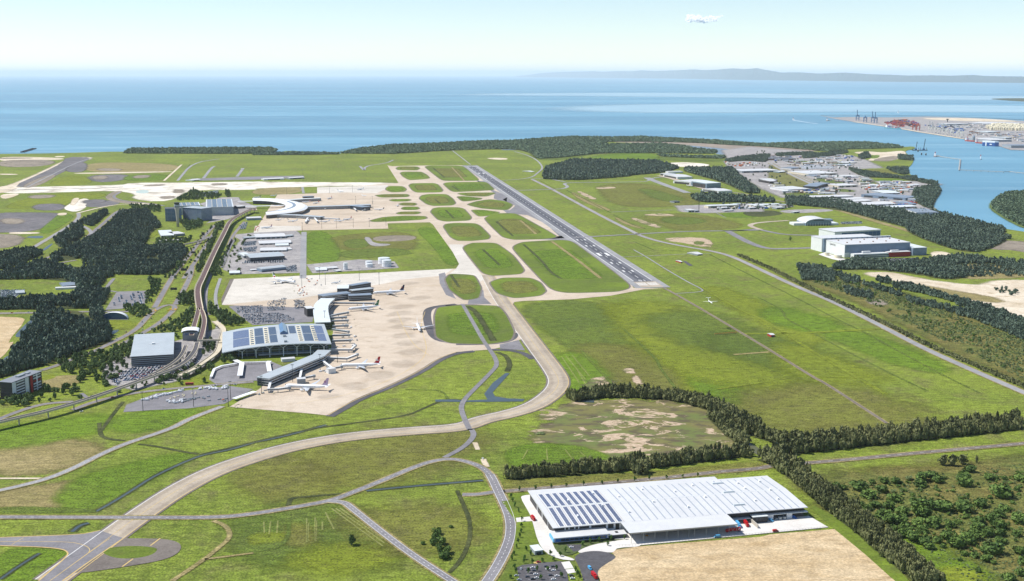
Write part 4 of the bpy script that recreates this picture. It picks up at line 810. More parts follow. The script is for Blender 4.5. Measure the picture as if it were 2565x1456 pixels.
# ------------------------------------------------------------------ international terminal
def loc(root, v):  # world point -> frame of a root at height zero
    d = Vector((v[0] - root.location.x, v[1] - root.location.y)); a = root.rotation_euler.z
    return (d.x * math.cos(a) + d.y * math.sin(a), -d.x * math.sin(a) + d.y * math.cos(a))
def terminal():
    a, b, c, d = [W('F', *q, 19) for q in ((170, 912), (1240, 852), (1215, 665), (255, 702))]
    o = (a + b) / 2; ang = R(13.0); L = 176.0; D = 152.0
    t = empty('airport_terminal', (o.x, o.y, 0), ang, 'large terminal with an arched grey roof carrying blue solar panels and a dark glass front', 'terminal')
    zt = lambda x: 21.5 - 7.5 * ((x - 22) / 105.0) ** 2 if x > -60 else 21.5 - 7.5 * (82 / 105.) ** 2 - (-60 - x) * .16
    xs = [-88 + i * 176 / 22. for i in range(23)]
    rings = [[(x, -4, zt(x) - .9), (x, 152, zt(x) - .9), (x, 152, zt(x) + 1), (x, -4, zt(x))] for x in xs]
    roof = MB().loft(rings).build('roof', GREY_R, t)
    MB().loft([[(x, -4.5, zt(x) - 1.4), (x, -4.05, zt(x) - 1.4), (x, -4.05, zt(x) + .1), (x, -4.5, zt(x) + .1)] for x in xs]).build('eave_edge', WHITEP, roof)
    def onroof(name, x0, x1, y0, y1, m, dz=.25):
        n = max(2, int((x1 - x0) / 8) + 1); q = [x0 + (x1 - x0) * i / (n - 1) for i in range(n)]
        zz = lambda x, y: zt(x) + (y + 4) / 156. + dz
        return MB().loft([[(x, y0, zz(x, y0) - dz - .1), (x, y1, zz(x, y1) - dz - .1), (x, y1, zz(x, y1)), (x, y0, zz(x, y0))] for x in q]).build(name, m, roof)
    for x0, x1, m in ((-70, -44, SOLAR), (-34, -20, SOLARD), (-10, 2, SOLARD), (46, 61, SOLARD), (68, 82, SOLAR)):
        for y0, y1 in ((14, 70), (74, 134)): onroof('solar_array', x0, x1, y0, y1, m)
    onroof('solar_array', 24, 35, 74, 134, SOLARD)
    for xc in (-39, -15, 40.5, 65):
        onroof('skylight_band', xc - 3.6, xc + 3.6, 12, 136, CREAM, .12)
        for k in range(8): onroof('skylight', xc - 2.6, xc + 2.6, 16 + k * 15, 24 + k * 15, GLASS, .3)
    MB().box(8, 20, 70, 140, zt(14) + .2, zt(14) + 3.4).loft([[(8, 70, zt(14) + 3.41), (20, 70, zt(14) + 3.41), (14, 70, zt(14) + 7)], [(8, 140, zt(14) + 3.41), (20, 140, zt(14) + 3.41), (14, 140, zt(14) + 7)]]).build('clerestory', BLUEGLASS, roof)
    for y in (8, 50): MB().box(12, 17, y, y + 5, zt(14) + .2, zt(14) + 3).build('plant_room', WALL_G, roof)
    body = MB().prism([(-64, 14), (84, 14), (84, 148), (-80, 148)], -.5, 13).build('wall', GLASS, t)
    for z in (4.2, 8.6, 12.4): MB().box(-66, 86, 13.2, 13.98, z, z + .7).build('floor_band', WALL_B, body)
    for k in range(12): MB().box(-62 + k * 13, -61 + k * 13, 12.9, 13.97, 0, 13).build('mullion', WALL_B, body)
    MB().box(-30, 60, 4, 13.1, 2.6, 3.2).build('entry_canopy', WALL_W, body)
    for k in range(7):
        x = -56 + k * 22
        col_ = MB().tube((x, 1, -.3), (x, 1, zt(x) - 7), .7).build('column', WHITEP, t)
        MB().tube((x, 1, zt(x) - 7), (x - 8, 0, zt(x - 8) - 1), .35).tube((x, 1, zt(x) - 7), (min(x + 8, 86), 0, zt(min(x + 8, 86)) - 1), .35).build('branch_strut', WHITEP, col_)
    return t
terminal()
def concourse(label, spec, w, h, wm, rm, name='concourse', bands=True, smooth=0, cat='concourse'):
    p = pts(spec, h); p = chaikin(p, smooth, False) if smooth else p
    r = empty(name, (p[0].x, p[0].y, 0), 0, label, cat); q = [(v.x - p[0].x, v.y - p[0].y) for v in p]
    b = MB().path_box(q, w, -.4, h - 1.2).build('wall', wm, r); MB().path_box(q, w + 2.5, h - 1.19, h).build('roof', rm, r)
    if bands:
        for z in np.arange(3.0, h - 2, 3.6): MB().path_box(q, w + .3, float(z), float(z) + 1.1).build('facade_band', WALL_W if wm is GLASS else WALL_G, b)
    return r
concourse('long grey roofed concourse slanting down from the terminal front to the pink tailed jet', 'F 575,1192 1110,975 1165,925', 20, 13, GLASS, GREY_R)
concourse('pale curving concourse running north behind the terminal roof', 'F 1150,660 1125,540 1140,480 1200,430', 26, 14, GLASS, PALE_R, smooth=2)
concourse('glass roofed concourse wing at the bend beyond the terminal', 'F 1130,402 1260,385 1400,372', 22, 13, GLASS, BLUE_R)
concourse('pale flat roofed concourse block beside the lawn at the far gates', 'F 1290,320 1400,318', 38, 13, GLASS, PALE_R, bands=False)
concourse('upper dark gate pier pointing at the pale apron', 'F 1410,305 1590,275', 14, 12, WALL_D, BLUE_R, cat='pier', name='gate_pier')
concourse('middle gate pier between the dark tailed jet and the pale apron', 'F 1420,352 1620,330', 14, 12, WALL_D, GREY_R, cat='pier', name='gate_pier')
concourse('wide dark gate pier reaching the dark tailed jet', 'F 1395,398 1615,388', 18, 12, WALL_D, BLUE_R, cat='pier', name='gate_pier')
shed('terminal_annex', 'F 1000,530 1065,525 1075,500', 16, 'tall dark block with a white roof behind the terminal beside the staff cars', wm=WALL_D, rm=WHITE_R, cat='building')
def aerobridge(label, spec, h=7.0, w=3.6, m=PALE_R, group='boarding bridges on the terminal apron'):
    p = pts(spec, h); r = empty('boarding_bridge', (p[0].x, p[0].y, 0), 0, label, 'boarding bridge', group); q = [(v.x - p[0].x, v.y - p[0].y) for v in p]
    tb = MB().path_box(q, w, h - 3.2, h).build('tunnel', m, r); MB().path_box(q, w + .2, h - 2.2, h - 1.0).build('window_band', GLASS, tb)
    e = q[-1]; MB().tube((e[0], e[1], h - 3.4), (e[0], e[1], h + .2), 2.6, n=10).build('cab', WALL_G, r)
    for (x, y) in q[1:]: MB().box(x - .5, x + .5, y - .5, y + .5, -.3, h - 3.21).build('support_leg', STEEL, r)
    return r
for k, (s, lb) in enumerate((('F 1215,467 1480,470 1635,472', 'long straight boarding bridge above the green tailed jet'), ('F 1190,600 1300,575 1390,560', 'boarding bridge meeting the nose of the green tailed jet'),
     ('F 1195,612 1370,605', 'first short boarding bridge below the green tailed jet'), ('F 1225,640 1385,635', 'second short boarding bridge below the green tailed jet'), ('F 1240,690 1385,684', 'boarding bridge level with the back edge of the terminal roof'),
     ('F 1240,720 1395,742', 'boarding bridge slanting down near the middle of the terminal side'), ('F 1240,778 1400,775', 'straight boarding bridge halfway along the terminal side'), ('F 1240,830 1410,825', 'boarding bridge near the front corner of the terminal roof'),
     ('F 1210,915 1420,915 1460,875', 'bent boarding bridge just below the terminal front corner'), ('F 1165,990 1380,1000 1480,960', 'long bent boarding bridge above the red tailed jet'),
     ('F 1130,1010 1240,1095 1330,1075', 'white crooked boarding bridge docked at the red tailed jet'), ('F 950,1090 930,1190 1065,1165', 'boarding bridge leaving the slanting concourse between two jets'),
     ('F 660,1190 630,1295 720,1290 830,1275', 'boarding bridge docked at the pink tailed jet'))):
    aerobridge(lb, s, m=WALL_W if k > 7 else GREY_R)
shed('apron_kiosk', 'F 1205,1110 1275,1100 1270,1085', 8, 'boxy white bridge rotunda before the red tailed jet nose', cat='kiosk'); shed('apron_kiosk', 'F 905,1205 985,1200 980,1185', 8, 'boxy grey bridge rotunda beside the slanting concourse', wm=WALL_G, cat='kiosk')
def canopy(label, spec, w, h, m=WHITEP):
    p = pts(spec, h); r = empty('walkway_canopy', (p[0].x, p[0].y, 0), 0, label, 'canopy'); q = [(v.x - p[0].x, v.y - p[0].y) for v in p]
    MB().path_box(q, w, h - .5, h).build('roof', m, r)
    for i in range(len(q) - 1):
        for f in (.1, .5, .9): x = q[i][0] + (q[i+1][0] - q[i][0]) * f; y = q[i][1] + (q[i+1][1] - q[i][1]) * f; MB().tube((x, y, -.3), (x, y, h - .51), .25, n=6).build('post', STEEL, r)
canopy('curved white walkway canopy around the coach yard', 'F 80,1180 110,1105 180,1075 330,1050', 4, 4); canopy('wide white coach shelter in the middle of the coach yard', 'F 355,1170 375,1050 310,1020', 8, 5); canopy('white coach shelter on the right of the coach yard', 'F 640,1130 625,1045 640,1030', 7, 5); canopy('thin white walkway canopy along the terminal forecourt', 'F 300,1040 450,1040 630,1035', 3, 4); canopy('long white covered walkway beside the parked dollies', 'F 300,1390 500,1320', 8, 4)
shed('forecourt_building', 'F 760,1015 885,1005 880,990', 5, 'low white gridded plant building before the terminal front', cat='building')
# ------------------------------------------------------------------ car parks, offices, hotels, control tower
def block(name, spec, h, label, cat, wm, rm, floors, bandm=WALL_W, fins=0, solar=None, inset=.35):
    c, a, L, D = frame3(spec, h); r = empty(name, c, a, label, cat); x, y = L / 2, D / 2
    b = box('wall', wm, r, -x, x, -y, y, -.5, h - .6); rf = box('roof', rm, r, -x - 1.2, x + 1.2, -y - 1.2, y + 1.2, h - .59, h)
    fh = (h - 1.5) / floors
    for k in range(floors): MB().box(-x - inset, x + inset, -y - inset, y + inset, .8 + k * fh, .8 + k * fh + fh * .42).build('floor_band', bandm, b)
    for k in range(fins): xx = -x + (k + .5) * L / fins; MB().box(xx - .4, xx + .4, -y - inset - .5, -y - inset - .01, 0, h - .7).build('fin', WALL_B, b)
    if solar:
        n = solar
        for k in range(n):
            x0 = -x + 2 + k * (2 * x - 4) / n; MB().box(x0 + .8, x0 + (2 * x - 4) / n - .8, -y + 3, y - 3, h + .01, h + .5).build('solar_array', SOLARD if k % 2 else BLUE_R, rf)
            MB().box(x0 - .6, x0 + .6, -y + 2, y - 2, h + .02, h + .3).build('roof_walkway', CREAM, rf)
    return r
cp = block('parking_building', 'E 1255,745 1655,722 1735,512', 17, 'multi storey car park with a flat silver roof beside the curving railway', 'car park', WALL_D, GREY_R, 5, WALL_G)
c_, a_, L_, D_ = frame3('E 1255,745 1655,722 1735,512', 17); MB().box(-2, 2, -3, 3, 17.01, 19.5).box(-9, 9, -.5, .5, 17.02, 17.4).build('roof_plant', WALL_W, cp.children[1])
off2 = block('office_building', 'E 110,993 395,884 290,874', 26, 'dark office block with white and red facade panels at the left edge', 'office', WALL_D, mat('office_roof', '7d8188', .6, .12, .1), 6, WALL_D)
c_, a_, L_, D_ = frame3('E 110,993 395,884 290,874', 26)
for x0, x1, m in ((-.5, -.38, WALL_W), (-.08, .04, WALL_W), (.1, .17, RED_W), (.3, .34, WALL_W)): MB().box(x0 * L_, x1 * L_, -D_ / 2 - 1.0, -D_ / 2 - .4, .2, 25).build('facade_panel', m, off2)
for k in range(6):
    MB().box(-.36 * L_, -.1 * L_, -D_ / 2 - .9, -D_ / 2 - .38, 2.4 + k * 4, 4.1 + k * 4).build('spandrel', WALL_W, off2); MB().box(.2 * L_, .45 * L_, -D_ / 2 - .9, -D_ / 2 - .38, 2.4 + k * 4, 4.1 + k * 4).build('spandrel', WALL_W if k != 3 else RED_W, off2)
MB().box(-8, 8, -2, 3, 26.01, 28).box(12, 20, -2, 3, 26.01, 27.5).build('roof_plant', WALL_G, off2)
block('parking_building', 'Q 780,432 1165,422 1215,308', 28, 'broad multi storey car park with pale striped solar roof left of the ring shaped terminal', 'car park', WALL_B, PALE_R, 7, WALL_W, solar=5)
block('parking_building', 'Q 370,412 690,402 765,354', 30, 'car park with striped solar roof behind the two dark hotel blocks', 'car park', WALL_B, PALE_R, 7, WALL_W, solar=5)
block('hotel', 'Q 185,452 415,446 435,424', 40, 'dark glass hotel block left of the control tower shaft', 'hotel', BLUEGLASS, DARK_R, 9, WALL_B, fins=4, inset=.15)
block('hotel', 'Q 440,432 705,450 735,420', 40, 'dark banded hotel block right of the control tower', 'hotel', BLUEGLASS, GREY_R, 10, WALL_G, fins=2, inset=.2)
def tower():
    g = W('Q', 372, 712); r = empty('control_tower', (g.x, g.y, 0), 0, 'tall slender concrete control tower with a glazed cab in front of the hotels', 'control tower')
    r.scale = (1.12, 1.12, 1.19); prof = [(0, 3.6), (20, 3.6), (38, 4.6), (46, 6.2), (52, 6.6)]; n = 16
    MB().loft([[(rad * math.cos(k * 6.28318 / n), rad * math.sin(k * 6.28318 / n), z) for k in range(n)] for z, rad in prof]).build('shaft', CONCW, r, True)
    for z, rad, h, m in ((52.01, 8.0, 2.0, WALL_G), (54.02, 7.0, 2.2, WALL_W), (56.23, 8.2, 1.0, WALL_G), (61.3, 7.6, 1.2, WALL_D)): MB().tube((0, 0, z), (0, 0, z + h), rad, n=16).build('deck', m, r)
    MB().tube((0, 0, 57.24), (0, 0, 61.29), 6.0, 7.2, n=16).build('cab_glass', GLASS, r); MB().tube((0, 0, 62.5), (0, 0, 72), .25, .1, n=6).tube((2, 0, 62.5), (2, 0, 67), .2, n=6).build('antenna', STEEL, r)
tower()
shed('tower_base_building', 'Q 130,838 315,830 335,752', 7, 'low pale roofed building at the foot of the control tower', rm=PALE_R, wm=WALL_G, windows=True, cat='building'); shed('tower_base_building', 'Q 322,815 472,803 480,766', 7, 'low building with white roof right of the tower base roof', rm=WHITE_R, wm=WALL_G, windows=True, cat='building')
def shell():
    a, b = W('E', 955, 390), W('E', 1230, 388); c = (a + b) / 2; r = empty('shell_building', (c.x, c.y, 0), math.atan2((b - a).y, (b - a).x), 'white shell roofed building like a half dome on the lawn beside dark trees', 'building')
    Rr = (b - a).length / 2; hh = 14.0; n, m = 14, 6; rings = []
    for j in range(m + 1):
        y = -4 + j * 7.0; k = 1 - .65 * (j / m) ** 2; rings.append([(Rr * k * math.cos(math.pi * i / n), y, hh * k * math.sin(math.pi * i / n) - .2) for i in range(n + 1)])
    MB().loft(rings, cap=False).build('roof_shell', WHITEP, r, True); MB().add([(x, 0, z - .6) for x, y, z in rings[0]], [tuple(range(n + 1))]).build('glass_front', BLUEGLASS, r); MB().path_box([(-Rr, -5), (Rr, -5)], 3, -.3, .8).build('terrace', CONCW, r)
shell()
# ------------------------------------------------------------------ the ring shaped domestic terminal
def ring_terminal():
    h = 15.0; so_ = chaikin(pts('Q 1440,300 1700,300 1900,318 2080,345 2200,378 2246,412 2210,452 2100,480 1900,508 1640,530', h), 2, False); si = chaikin(pts('Q 1450,326 1640,330 1780,346 1880,368 1925,395 1910,425 1850,448 1780,468 1700,482 1630,494', h), 2, False)
    o = sum(so_, Vector()) / len(so_); r = empty('ring_terminal', (o.x, o.y, 0), 0, 'crescent shaped terminal with a smooth white ring roof among parked jets', 'terminal')
    n = min(len(so_), len(si)); secs = []
    for i in range(n):
        a, b = so_[i] - o, si[i] - o; w = [0, .12, .4, .7, 1]; z = [h - 3, h + 1, h + 3.2, h + 1.6, h - 2]
        secs.append([(a.x + (b.x - a.x) * f, a.y + (b.y - a.y) * f, zz) for f, zz in zip(w, z)] + [(b.x, b.y, h - 3.2), (a.x, a.y, h - 4)])
    MB().loft(secs).build('ring_roof', WHITEP, r, False)
    MB().loft([[(a.x + (b.x - a.x) * f, a.y + (b.y - a.y) * f, zz) for f, zz in ((.52, h + 2.9), (.52, h + 3.1), (.66, h + 2.3), (.66, h + 2.0))] for a, b in ((so_[i] - o, si[i] - o) for i in range(n // 3, n))]).build('roof_glazing', BLUE_R, r)
    MB().loft([[(a.x + (b.x - a.x) * f, a.y + (b.y - a.y) * f, zz) for f, zz in ((.06, -.4), (.92, -.4), (.92, h - 3.3), (.06, h - 3.3))] for a, b in ((so_[i] - o, si[i] - o) for i in range(n))]).build('wall', GLASS, r)
    cy = MB()
    for s, w in (('Q 1340,415 1600,410 1910,402', 16), ('Q 1230,345 1480,340', 12)):
        q = [(v.x - o.x, v.y - o.y) for v in pts(s, 8)]; MB().path_box(q, w, 7.2, 8).build('forecourt_canopy', WHITEP, r)
ring_terminal()
concourse('long dark pier reaching right from the ring terminal to the lone dark tailed jet', 'B 520,765 800,757 1040,748 1120,745', 24, 11, GLASS, GREY_R, cat='pier', name='gate_pier'); concourse('upper pier of the ring terminal ending at a red tailed jet', 'B 300,703 480,690 640,682', 20, 11, GLASS, PALE_R, cat='pier', name='gate_pier')
concourse('lower pier below the ring roof beside a row of jets', 'B 180,838 420,845 660,862', 22, 10, GLASS, GREY_R, cat='pier', name='gate_pier'); concourse('small dark satellite building above the upper pier', 'B 475,668 575,664', 18, 9, WALL_D, BLUE_R, bands=False, cat='building', name='satellite_building')
shed('gate_lounge', 'B 1045,772 1120,765 1110,740', 13, 'tall glass gate lounge at the tip of the long dark pier', wm=GLASS, rm=BLUE_R, cat='building')
for s, lb in (('B 950,765 985,795', 'white boarding bridge on the left near the long pier tip'), ('B 1030,765 1070,790', 'white boarding bridge close under the long pier tip'), ('B 520,870 500,910', 'slanting white boarding bridge below the lower pier on the left'), ('B 585,870 615,905', 'slanting white boarding bridge below the lower pier on the right'), ('B 660,870 820,880', 'long white boarding bridge beside the red tailed jet row')): aerobridge(lb, s, 7, 4.5, WHITEP, 'boarding bridges at the ring terminal')
# ------------------------------------------------------------------ freight sheds, tanks
FS = [('Q 1490,848 1920,832 1905,788', 9, 'white', 'long white freight shed nearest the ring terminal apron', 6), ('Q 1325,862 1490,852 1482,838', 6, 'grey', 'grey lean to shed at the left end of the uppermost freight shed', 2), ('Q 1925,838 2035,825 2030,808', 6, 'grey', 'grey shed on the right of the uppermost freight shed', 2),
      ('Q 1540,938 2000,922 1990,882', 7, 'white', 'second white freight shed below the uppermost one', 7), ('Q 1770,968 1960,963 1955,938', 5, 'pale', 'short pale freight shed between two long white sheds', 3), ('Q 1550,1038 1930,1030 1912,990', 7, 'white', 'third white freight shed above the large grey roofed building', 6),
      ('Q 1935,1022 2012,1016 2003,985', 6, 'white', 'small white shed on the end of the third freight shed', 1), ('Q 1315,1115 1412,1108 1402,1062', 9, 'pale', 'pale wing on the left of the large grey freight building', 1),
      ('Q 1110,1365 1260,1360 1240,1332', 6, 'pale', 'small pale shed beside the railway near the apron fence', 2), ('Q 1420,1328 1500,1322 1495,1308', 4, 'white', 'tiny white roofed building among trees in the freight yard', 1),
      ('F 1085,152 1190,148 1185,124', 6, 'pale', 'pale arched fuel depot shed left of the white tanks', 2), ('F 1190,138 1295,130 1290,114', 5, 'white', 'long white fuel depot canopy behind the arched shed', 2), ('F 1285,165 1330,160 1327,148', 4, 'white', 'little white hut beside the narrow white tank', 1)]
for s, h, k, lb, dn in FS: shed('freight_shed', s, h, lb, 'gable' if k != 'pale' else 'arch', {'white': WHITE_R, 'grey': GREY_R, 'pale': PALE_R}[k], WALL_G, doors=dn)
shed('freight_building', 'Q 1410,1142 1905,1112 1890,1052', 13, 'large grey roofed freight building with a dark glass front', 'gable', GREY_R, GLASS, 'building', windows=True, rise=3); shed('freight_building', 'Q 1575,1312 1925,1276 1900,1250', 9, 'low grey arched freight building near the big jet tail', 'arch', GREY_R, WALL_B, 'building', windows=True)
for x, yb, yt, rp, lb in ((1365, 160, 90, 22, 'narrow upright white fuel tank beside the depot sheds'), (1588, 118, 76, 34, 'white fuel tank behind another in the middle of the depot'), (1592, 138, 100, 34, 'squat white fuel tank in front in the middle of the depot'), (1730, 108, 46, 57, 'widest white fuel tank at the back right of the depot'), (1757, 132, 66, 46, 'white fuel tank in front of the widest one on the right')):
    g = W('F', x, yb); k = (CAM_H) / ((1000 + yb / 2.427) / 1.5754 - HORIZON) / 2.427 / 1.5754; rr = rp * k; hh = (yb - yt) * k * .95
    r = empty('fuel_tank', (g.x, g.y + rr, 0), 0, lb, 'tank', 'white fuel tanks'); MB().tube((0, 0, -.3), (0, 0, hh), rr, n=28).build('tank_shell', WHITEP, r, False); MB().tube((0, 0, hh), (0, 0, hh + .9), rr, rr * .1, n=28).build('tank_roof', PALE_R, r)
    MB().tube((0, 0, hh * .5), (0, 0, hh * .5 + .4), rr + .15, n=28).build('stiffener_ring', STEEL, r); MB().bar((rr * .7, -rr * .75, 0), (rr * .1, -rr - .2, hh), .6, .2).build('stair', STEEL, r)
# ------------------------------------------------------------------ eastern hangars
def hangar():
    c, a, L, D = frame3('H 712,160 1338,135 1240,85', 33); r = empty('maintenance_hangar', c, a, 'huge white maintenance hangar with a red block at its foot on the right', 'hangar'); x, y = L / 2, D / 2
    box('wall', WALL_W, r, -x, x, -y, y, -.5, 32); rf = box('roof', WHITE_R, r, -x - .4, x + .4, -y - .4, y + .4, 32.01, 33)
    MB().box(-x + 1, x - 1, -y - .15, -y + .02, 12, 31.5).build('shaded_front', WALL_B, r)  # blue-grey colour paints the shade on the white front wall
    for i in range(5):
        for j in range(2): MB().box(-x + (i + .6) * L / 5 - 1.5, -x + (i + .6) * L / 5 + 1.5, -y * .4 + j * y * .9 - 1.5, -y * .4 + j * y * .9 + 1.5, 33.01, 35.2).build('roof_vent', BROWN_R, rf)
    pf = MB().box(-x - 6, x + 3, y + .1, y + 5, -.3, 36).build('portal_frame', WALL_B, r); MB().box(-x - 6.5, x + 3, y - .3, y + 5.4, 36.01, 37).build('portal_cap', PALE_R, pf)
    for i in range(13): MB().box(-x + i * L / 12.5, -x + i * L / 12.5 + .8, y - 2.2, y + .05, 33, 36.2).build('portal_strut', TIMB, pf)
    bk = MB().box(-x - 8, x * .55, y + 5.2, y + 62, -.3, 34).build('rear_bay', WALL_W, r); MB().box(-x - 8.5, x * .56, y + 5.1, y + 62.5, 34.01, 35.5).build('rear_bay_roof', WHITE_R, bk)
    an = MB().box(-x + 14, x * .2, -y - 22, -y - .16, -.4, 11).build('workshop_annex', WALL_W, r); MB().box(-x + 14, x * .2, -y - 22.2, -y - 21.98, 2, 4).build('window_band', GLASS, an); MB().box(-x + 14, x * .2, -y - 22.25, -y - 21.99, 6, 8).build('window_band', GLASS, an)
    rd_ = MB().box(x * .22, x * .86, -y - 23, -y - .17, -.4, 12).build('red_office', RED_W, r); MB().box(x * .2, x * .88, -y - 23.5, -y - .18, 12.01, 12.8).build('red_office_roof', WHITE_R, rd_)
    for xc in (-x * .42, x * .45): MB().box(xc - 11, xc + 11, -y - 14, -y - 8, 12.9, 16).build('rooftop_plant', WALL_W, an)
    sd_ = MB().box(x + .1, x + 40, -y - 14, y * .6, -.4, 19).build('side_bay', WALL_B, r); MB().box(x + .05, x + 40.5, -y - 14.5, y * .62, 19.01, 20).build('side_bay_roof', PALE_R, sd_)
    tx_ = bpy.data.curves.new('lettering', 'FONT'); tx_.body = 'QANTAS'; tx_.size = 7.0; tx_.extrude = .1; tx_.align_x = 'CENTER'; to = link(bpy.data.objects.new('lettering', tx_), r); tx_.materials.append(WALL_D)
    bpy.context.view_layer.update(); lme = bpy.data.meshes.new_from_object(to); bpy.data.objects.remove(to); to = link(bpy.data.objects.new('lettering', lme), r)
    to.location = (-x - .2, y * .25, 23); to.rotation_euler = (R(90), 0, R(-90))
    for k, (px_, py_) in enumerate(((545, 268), (650, 292))):
        g = W('H', px_, py_); q = empty('water_tank', (g.x, g.y + 6, 0), 0, ('smaller ' if k == 0 else 'wider ') + 'beige tank at the left foot of the maintenance hangar', 'tank'); MB().tube((0, 0, -.3), (0, 0, 8.5), 6 + k * 3.5, n=22).build('tank_shell', CREAM, q); MB().tube((0, 0, 8.51), (0, 0, 9.2), 6.1 + k * 3.5, 1, n=22).build('tank_roof', PALE_R, q)
hangar()
c, a, L, D = frame3('D 678,1368 1055,1348 1010,1312', 33)
rh = empty('maintenance_hangar', c, a, 'white hangar with a long glazed front behind the huge maintenance hangar', 'hangar'); box('wall', WALL_W, rh, -L/2, L/2, -D/2, D/2, -.5, 31.5); box('roof', WHITE_R, rh, -L/2 - 22, L/2 + 2, -D/2 - 1, D/2 + 1, 31.51, 33); box('glazed_front', BLUEGLASS, rh, -L/2 + 2, L/2 - 1, -D/2 - .2, -D/2 + .1, 6, 29); box('side_wall', WALL_W, rh, -L/2 - 21, -L/2 - .05, -D/2, D/2, -.5, 31.5)
for k in range(9): box('mullion', WALL_B, rh, -L/2 + 6 + k * L/9.5, -L/2 + 7 + k * L/9.5, -D/2 - .5, -D/2 - .21, 6, 29)
def arch_hangar():
    a, b = W('R', 1858, 935), W('R', 2180, 930); d = W('R', 1722, 880); u = (b - a).normalized(); L = (b - a).length; ang = math.atan2(u.y, u.x)
    r = empty('arched_hangar', (((a + b) / 2).x, ((a + b) / 2).y, 0), ang, 'pale arched hangar with a vaulted white roof and blue grey front', 'hangar'); n = 12; hh = 21; dep = 78
    sec = [(-L/2, 0), (-L/2, 8)] + [(-L/2 * math.cos(math.pi * i / n), 8 + (hh - 8) * math.sin(math.pi * i / n)) for i in range(1, n)] + [(L/2, 8), (L/2, 0)]
    MB().loft([[(x, y, z) for x, z in sec] for y in (0, dep)]).build('wall', WALL_B, r); MB().loft([[(x * 1.012, y, z + s) for x, z in sec[1:-1] for s in (.2,)] + [(x * 1.0, y, z + .02) for x, z in sec[1:-1][::-1]] for y in (-1.5, dep + 1)]).build('roof', WHITE_R, r)
    MB().box(-16, 16, -.3, .02, 15, 17).build('louvre_band', GLASS, r); MB().box(-L/2 + 4, L/2 - 4, -.25, .03, .4, 3).build('window_band', GLASS, r)
    for k in range(9): MB().box(-L/2 + 5 + k * L/9.6, -L/2 + 6 + k * L/9.6, -.5, -.26, 0, 9).build('door_post', WALL_W, r)
    MB().box(-L/2 - 34, -L/2 - .1, 10, 50, -.3, 7).build('side_annex', WALL_W, r); MB().box(L/2 + .1, L/2 + 26, 6, 50, -.3, 6).build('side_annex', PALE_R, r); MB().box(L/2 + .2, L/2 + 26, 52, 78, -.3, 12).build('side_annex', WALL_B, r)
arch_hangar()
shed('aircraft_hangar', 'R 605,398 785,390 692,358', 21, 'large grey hangar with a dark open side among the white hangars', 'skillion', PALE_R, WALL_B, 'hangar', end_open=True)
for s, h, lb, rf, op in (('R 755,487 928,478 882,440', 12, 'white gabled hangar nearest in the northern hangar row', 'gable', True), ('R 402,378 632,360 592,326', 13, 'white vaulted hangar behind the large grey hangar', 'arch', True), ('R 235,310 425,305 355,268', 12, 'white hangar with open dark doors in the middle of the row', 'gable', True),
     ('R 95,278 215,270 200,258', 9, 'low white hangar at the left end of the row', 'flat', True), ('R 120,250 305,246 290,238', 8, 'narrow white roofed shed at the back of the hangar row', 'flat', False), ('R 812,336 942,332 925,308', 7, 'white round roofed shelter among the trees beyond the hangars', 'arch', False)):
    shed('aircraft_hangar', s, h, lb, rf, WHITE_R, WALL_W, 'hangar', end_open=op)
for s, h, lb, rm in (('R 625,684 1015,668 1005,655', 8, 'long low cream shed above the dark crop patch', PALE_R), ('R 1165,674 1555,662 1550,648', 7, 'long low pale shed right of the long cream shed', PALE_R), ('R 795,707 905,700 897,690', 6, 'small white shed in front of the long cream shed', WHITE_R),
     ('R 375,738 457,736 442,718', 7, 'white square shed beside the radio mast', WHITE_R), ('R 458,742 508,738 497,722', 6, 'little grey shed touching the white square shed by the mast', GREY_R), ('R 830,742 952,736 947,728', 4, 'flat white shelter in front of the small white shed', WHITE_R), ('R 1150,706 1240,701 1235,690', 6, 'white workshop in the middle of the low shed group', WHITE_R),
     ('R 1490,704 1597,698 1592,686', 6, 'white workshop at the right end of the low shed group', WHITE_R), ('R 195,628 265,624 258,612', 5, 'isolated dark depot building on the grass far from the runway', DARK_R), ('R 1710,758 1780,753 1775,745', 5, 'lonely white shed on the gravel strip above the arched hangar', WHITE_R), ('R 955,656 1045,650 1040,645', 9, 'taller pale block on the end of the long cream shed', PALE_R)):
    shed('utility_shed', s, h, lb, 'flat', rm, WALL_C if rm is PALE_R else WALL_G, doors=2)
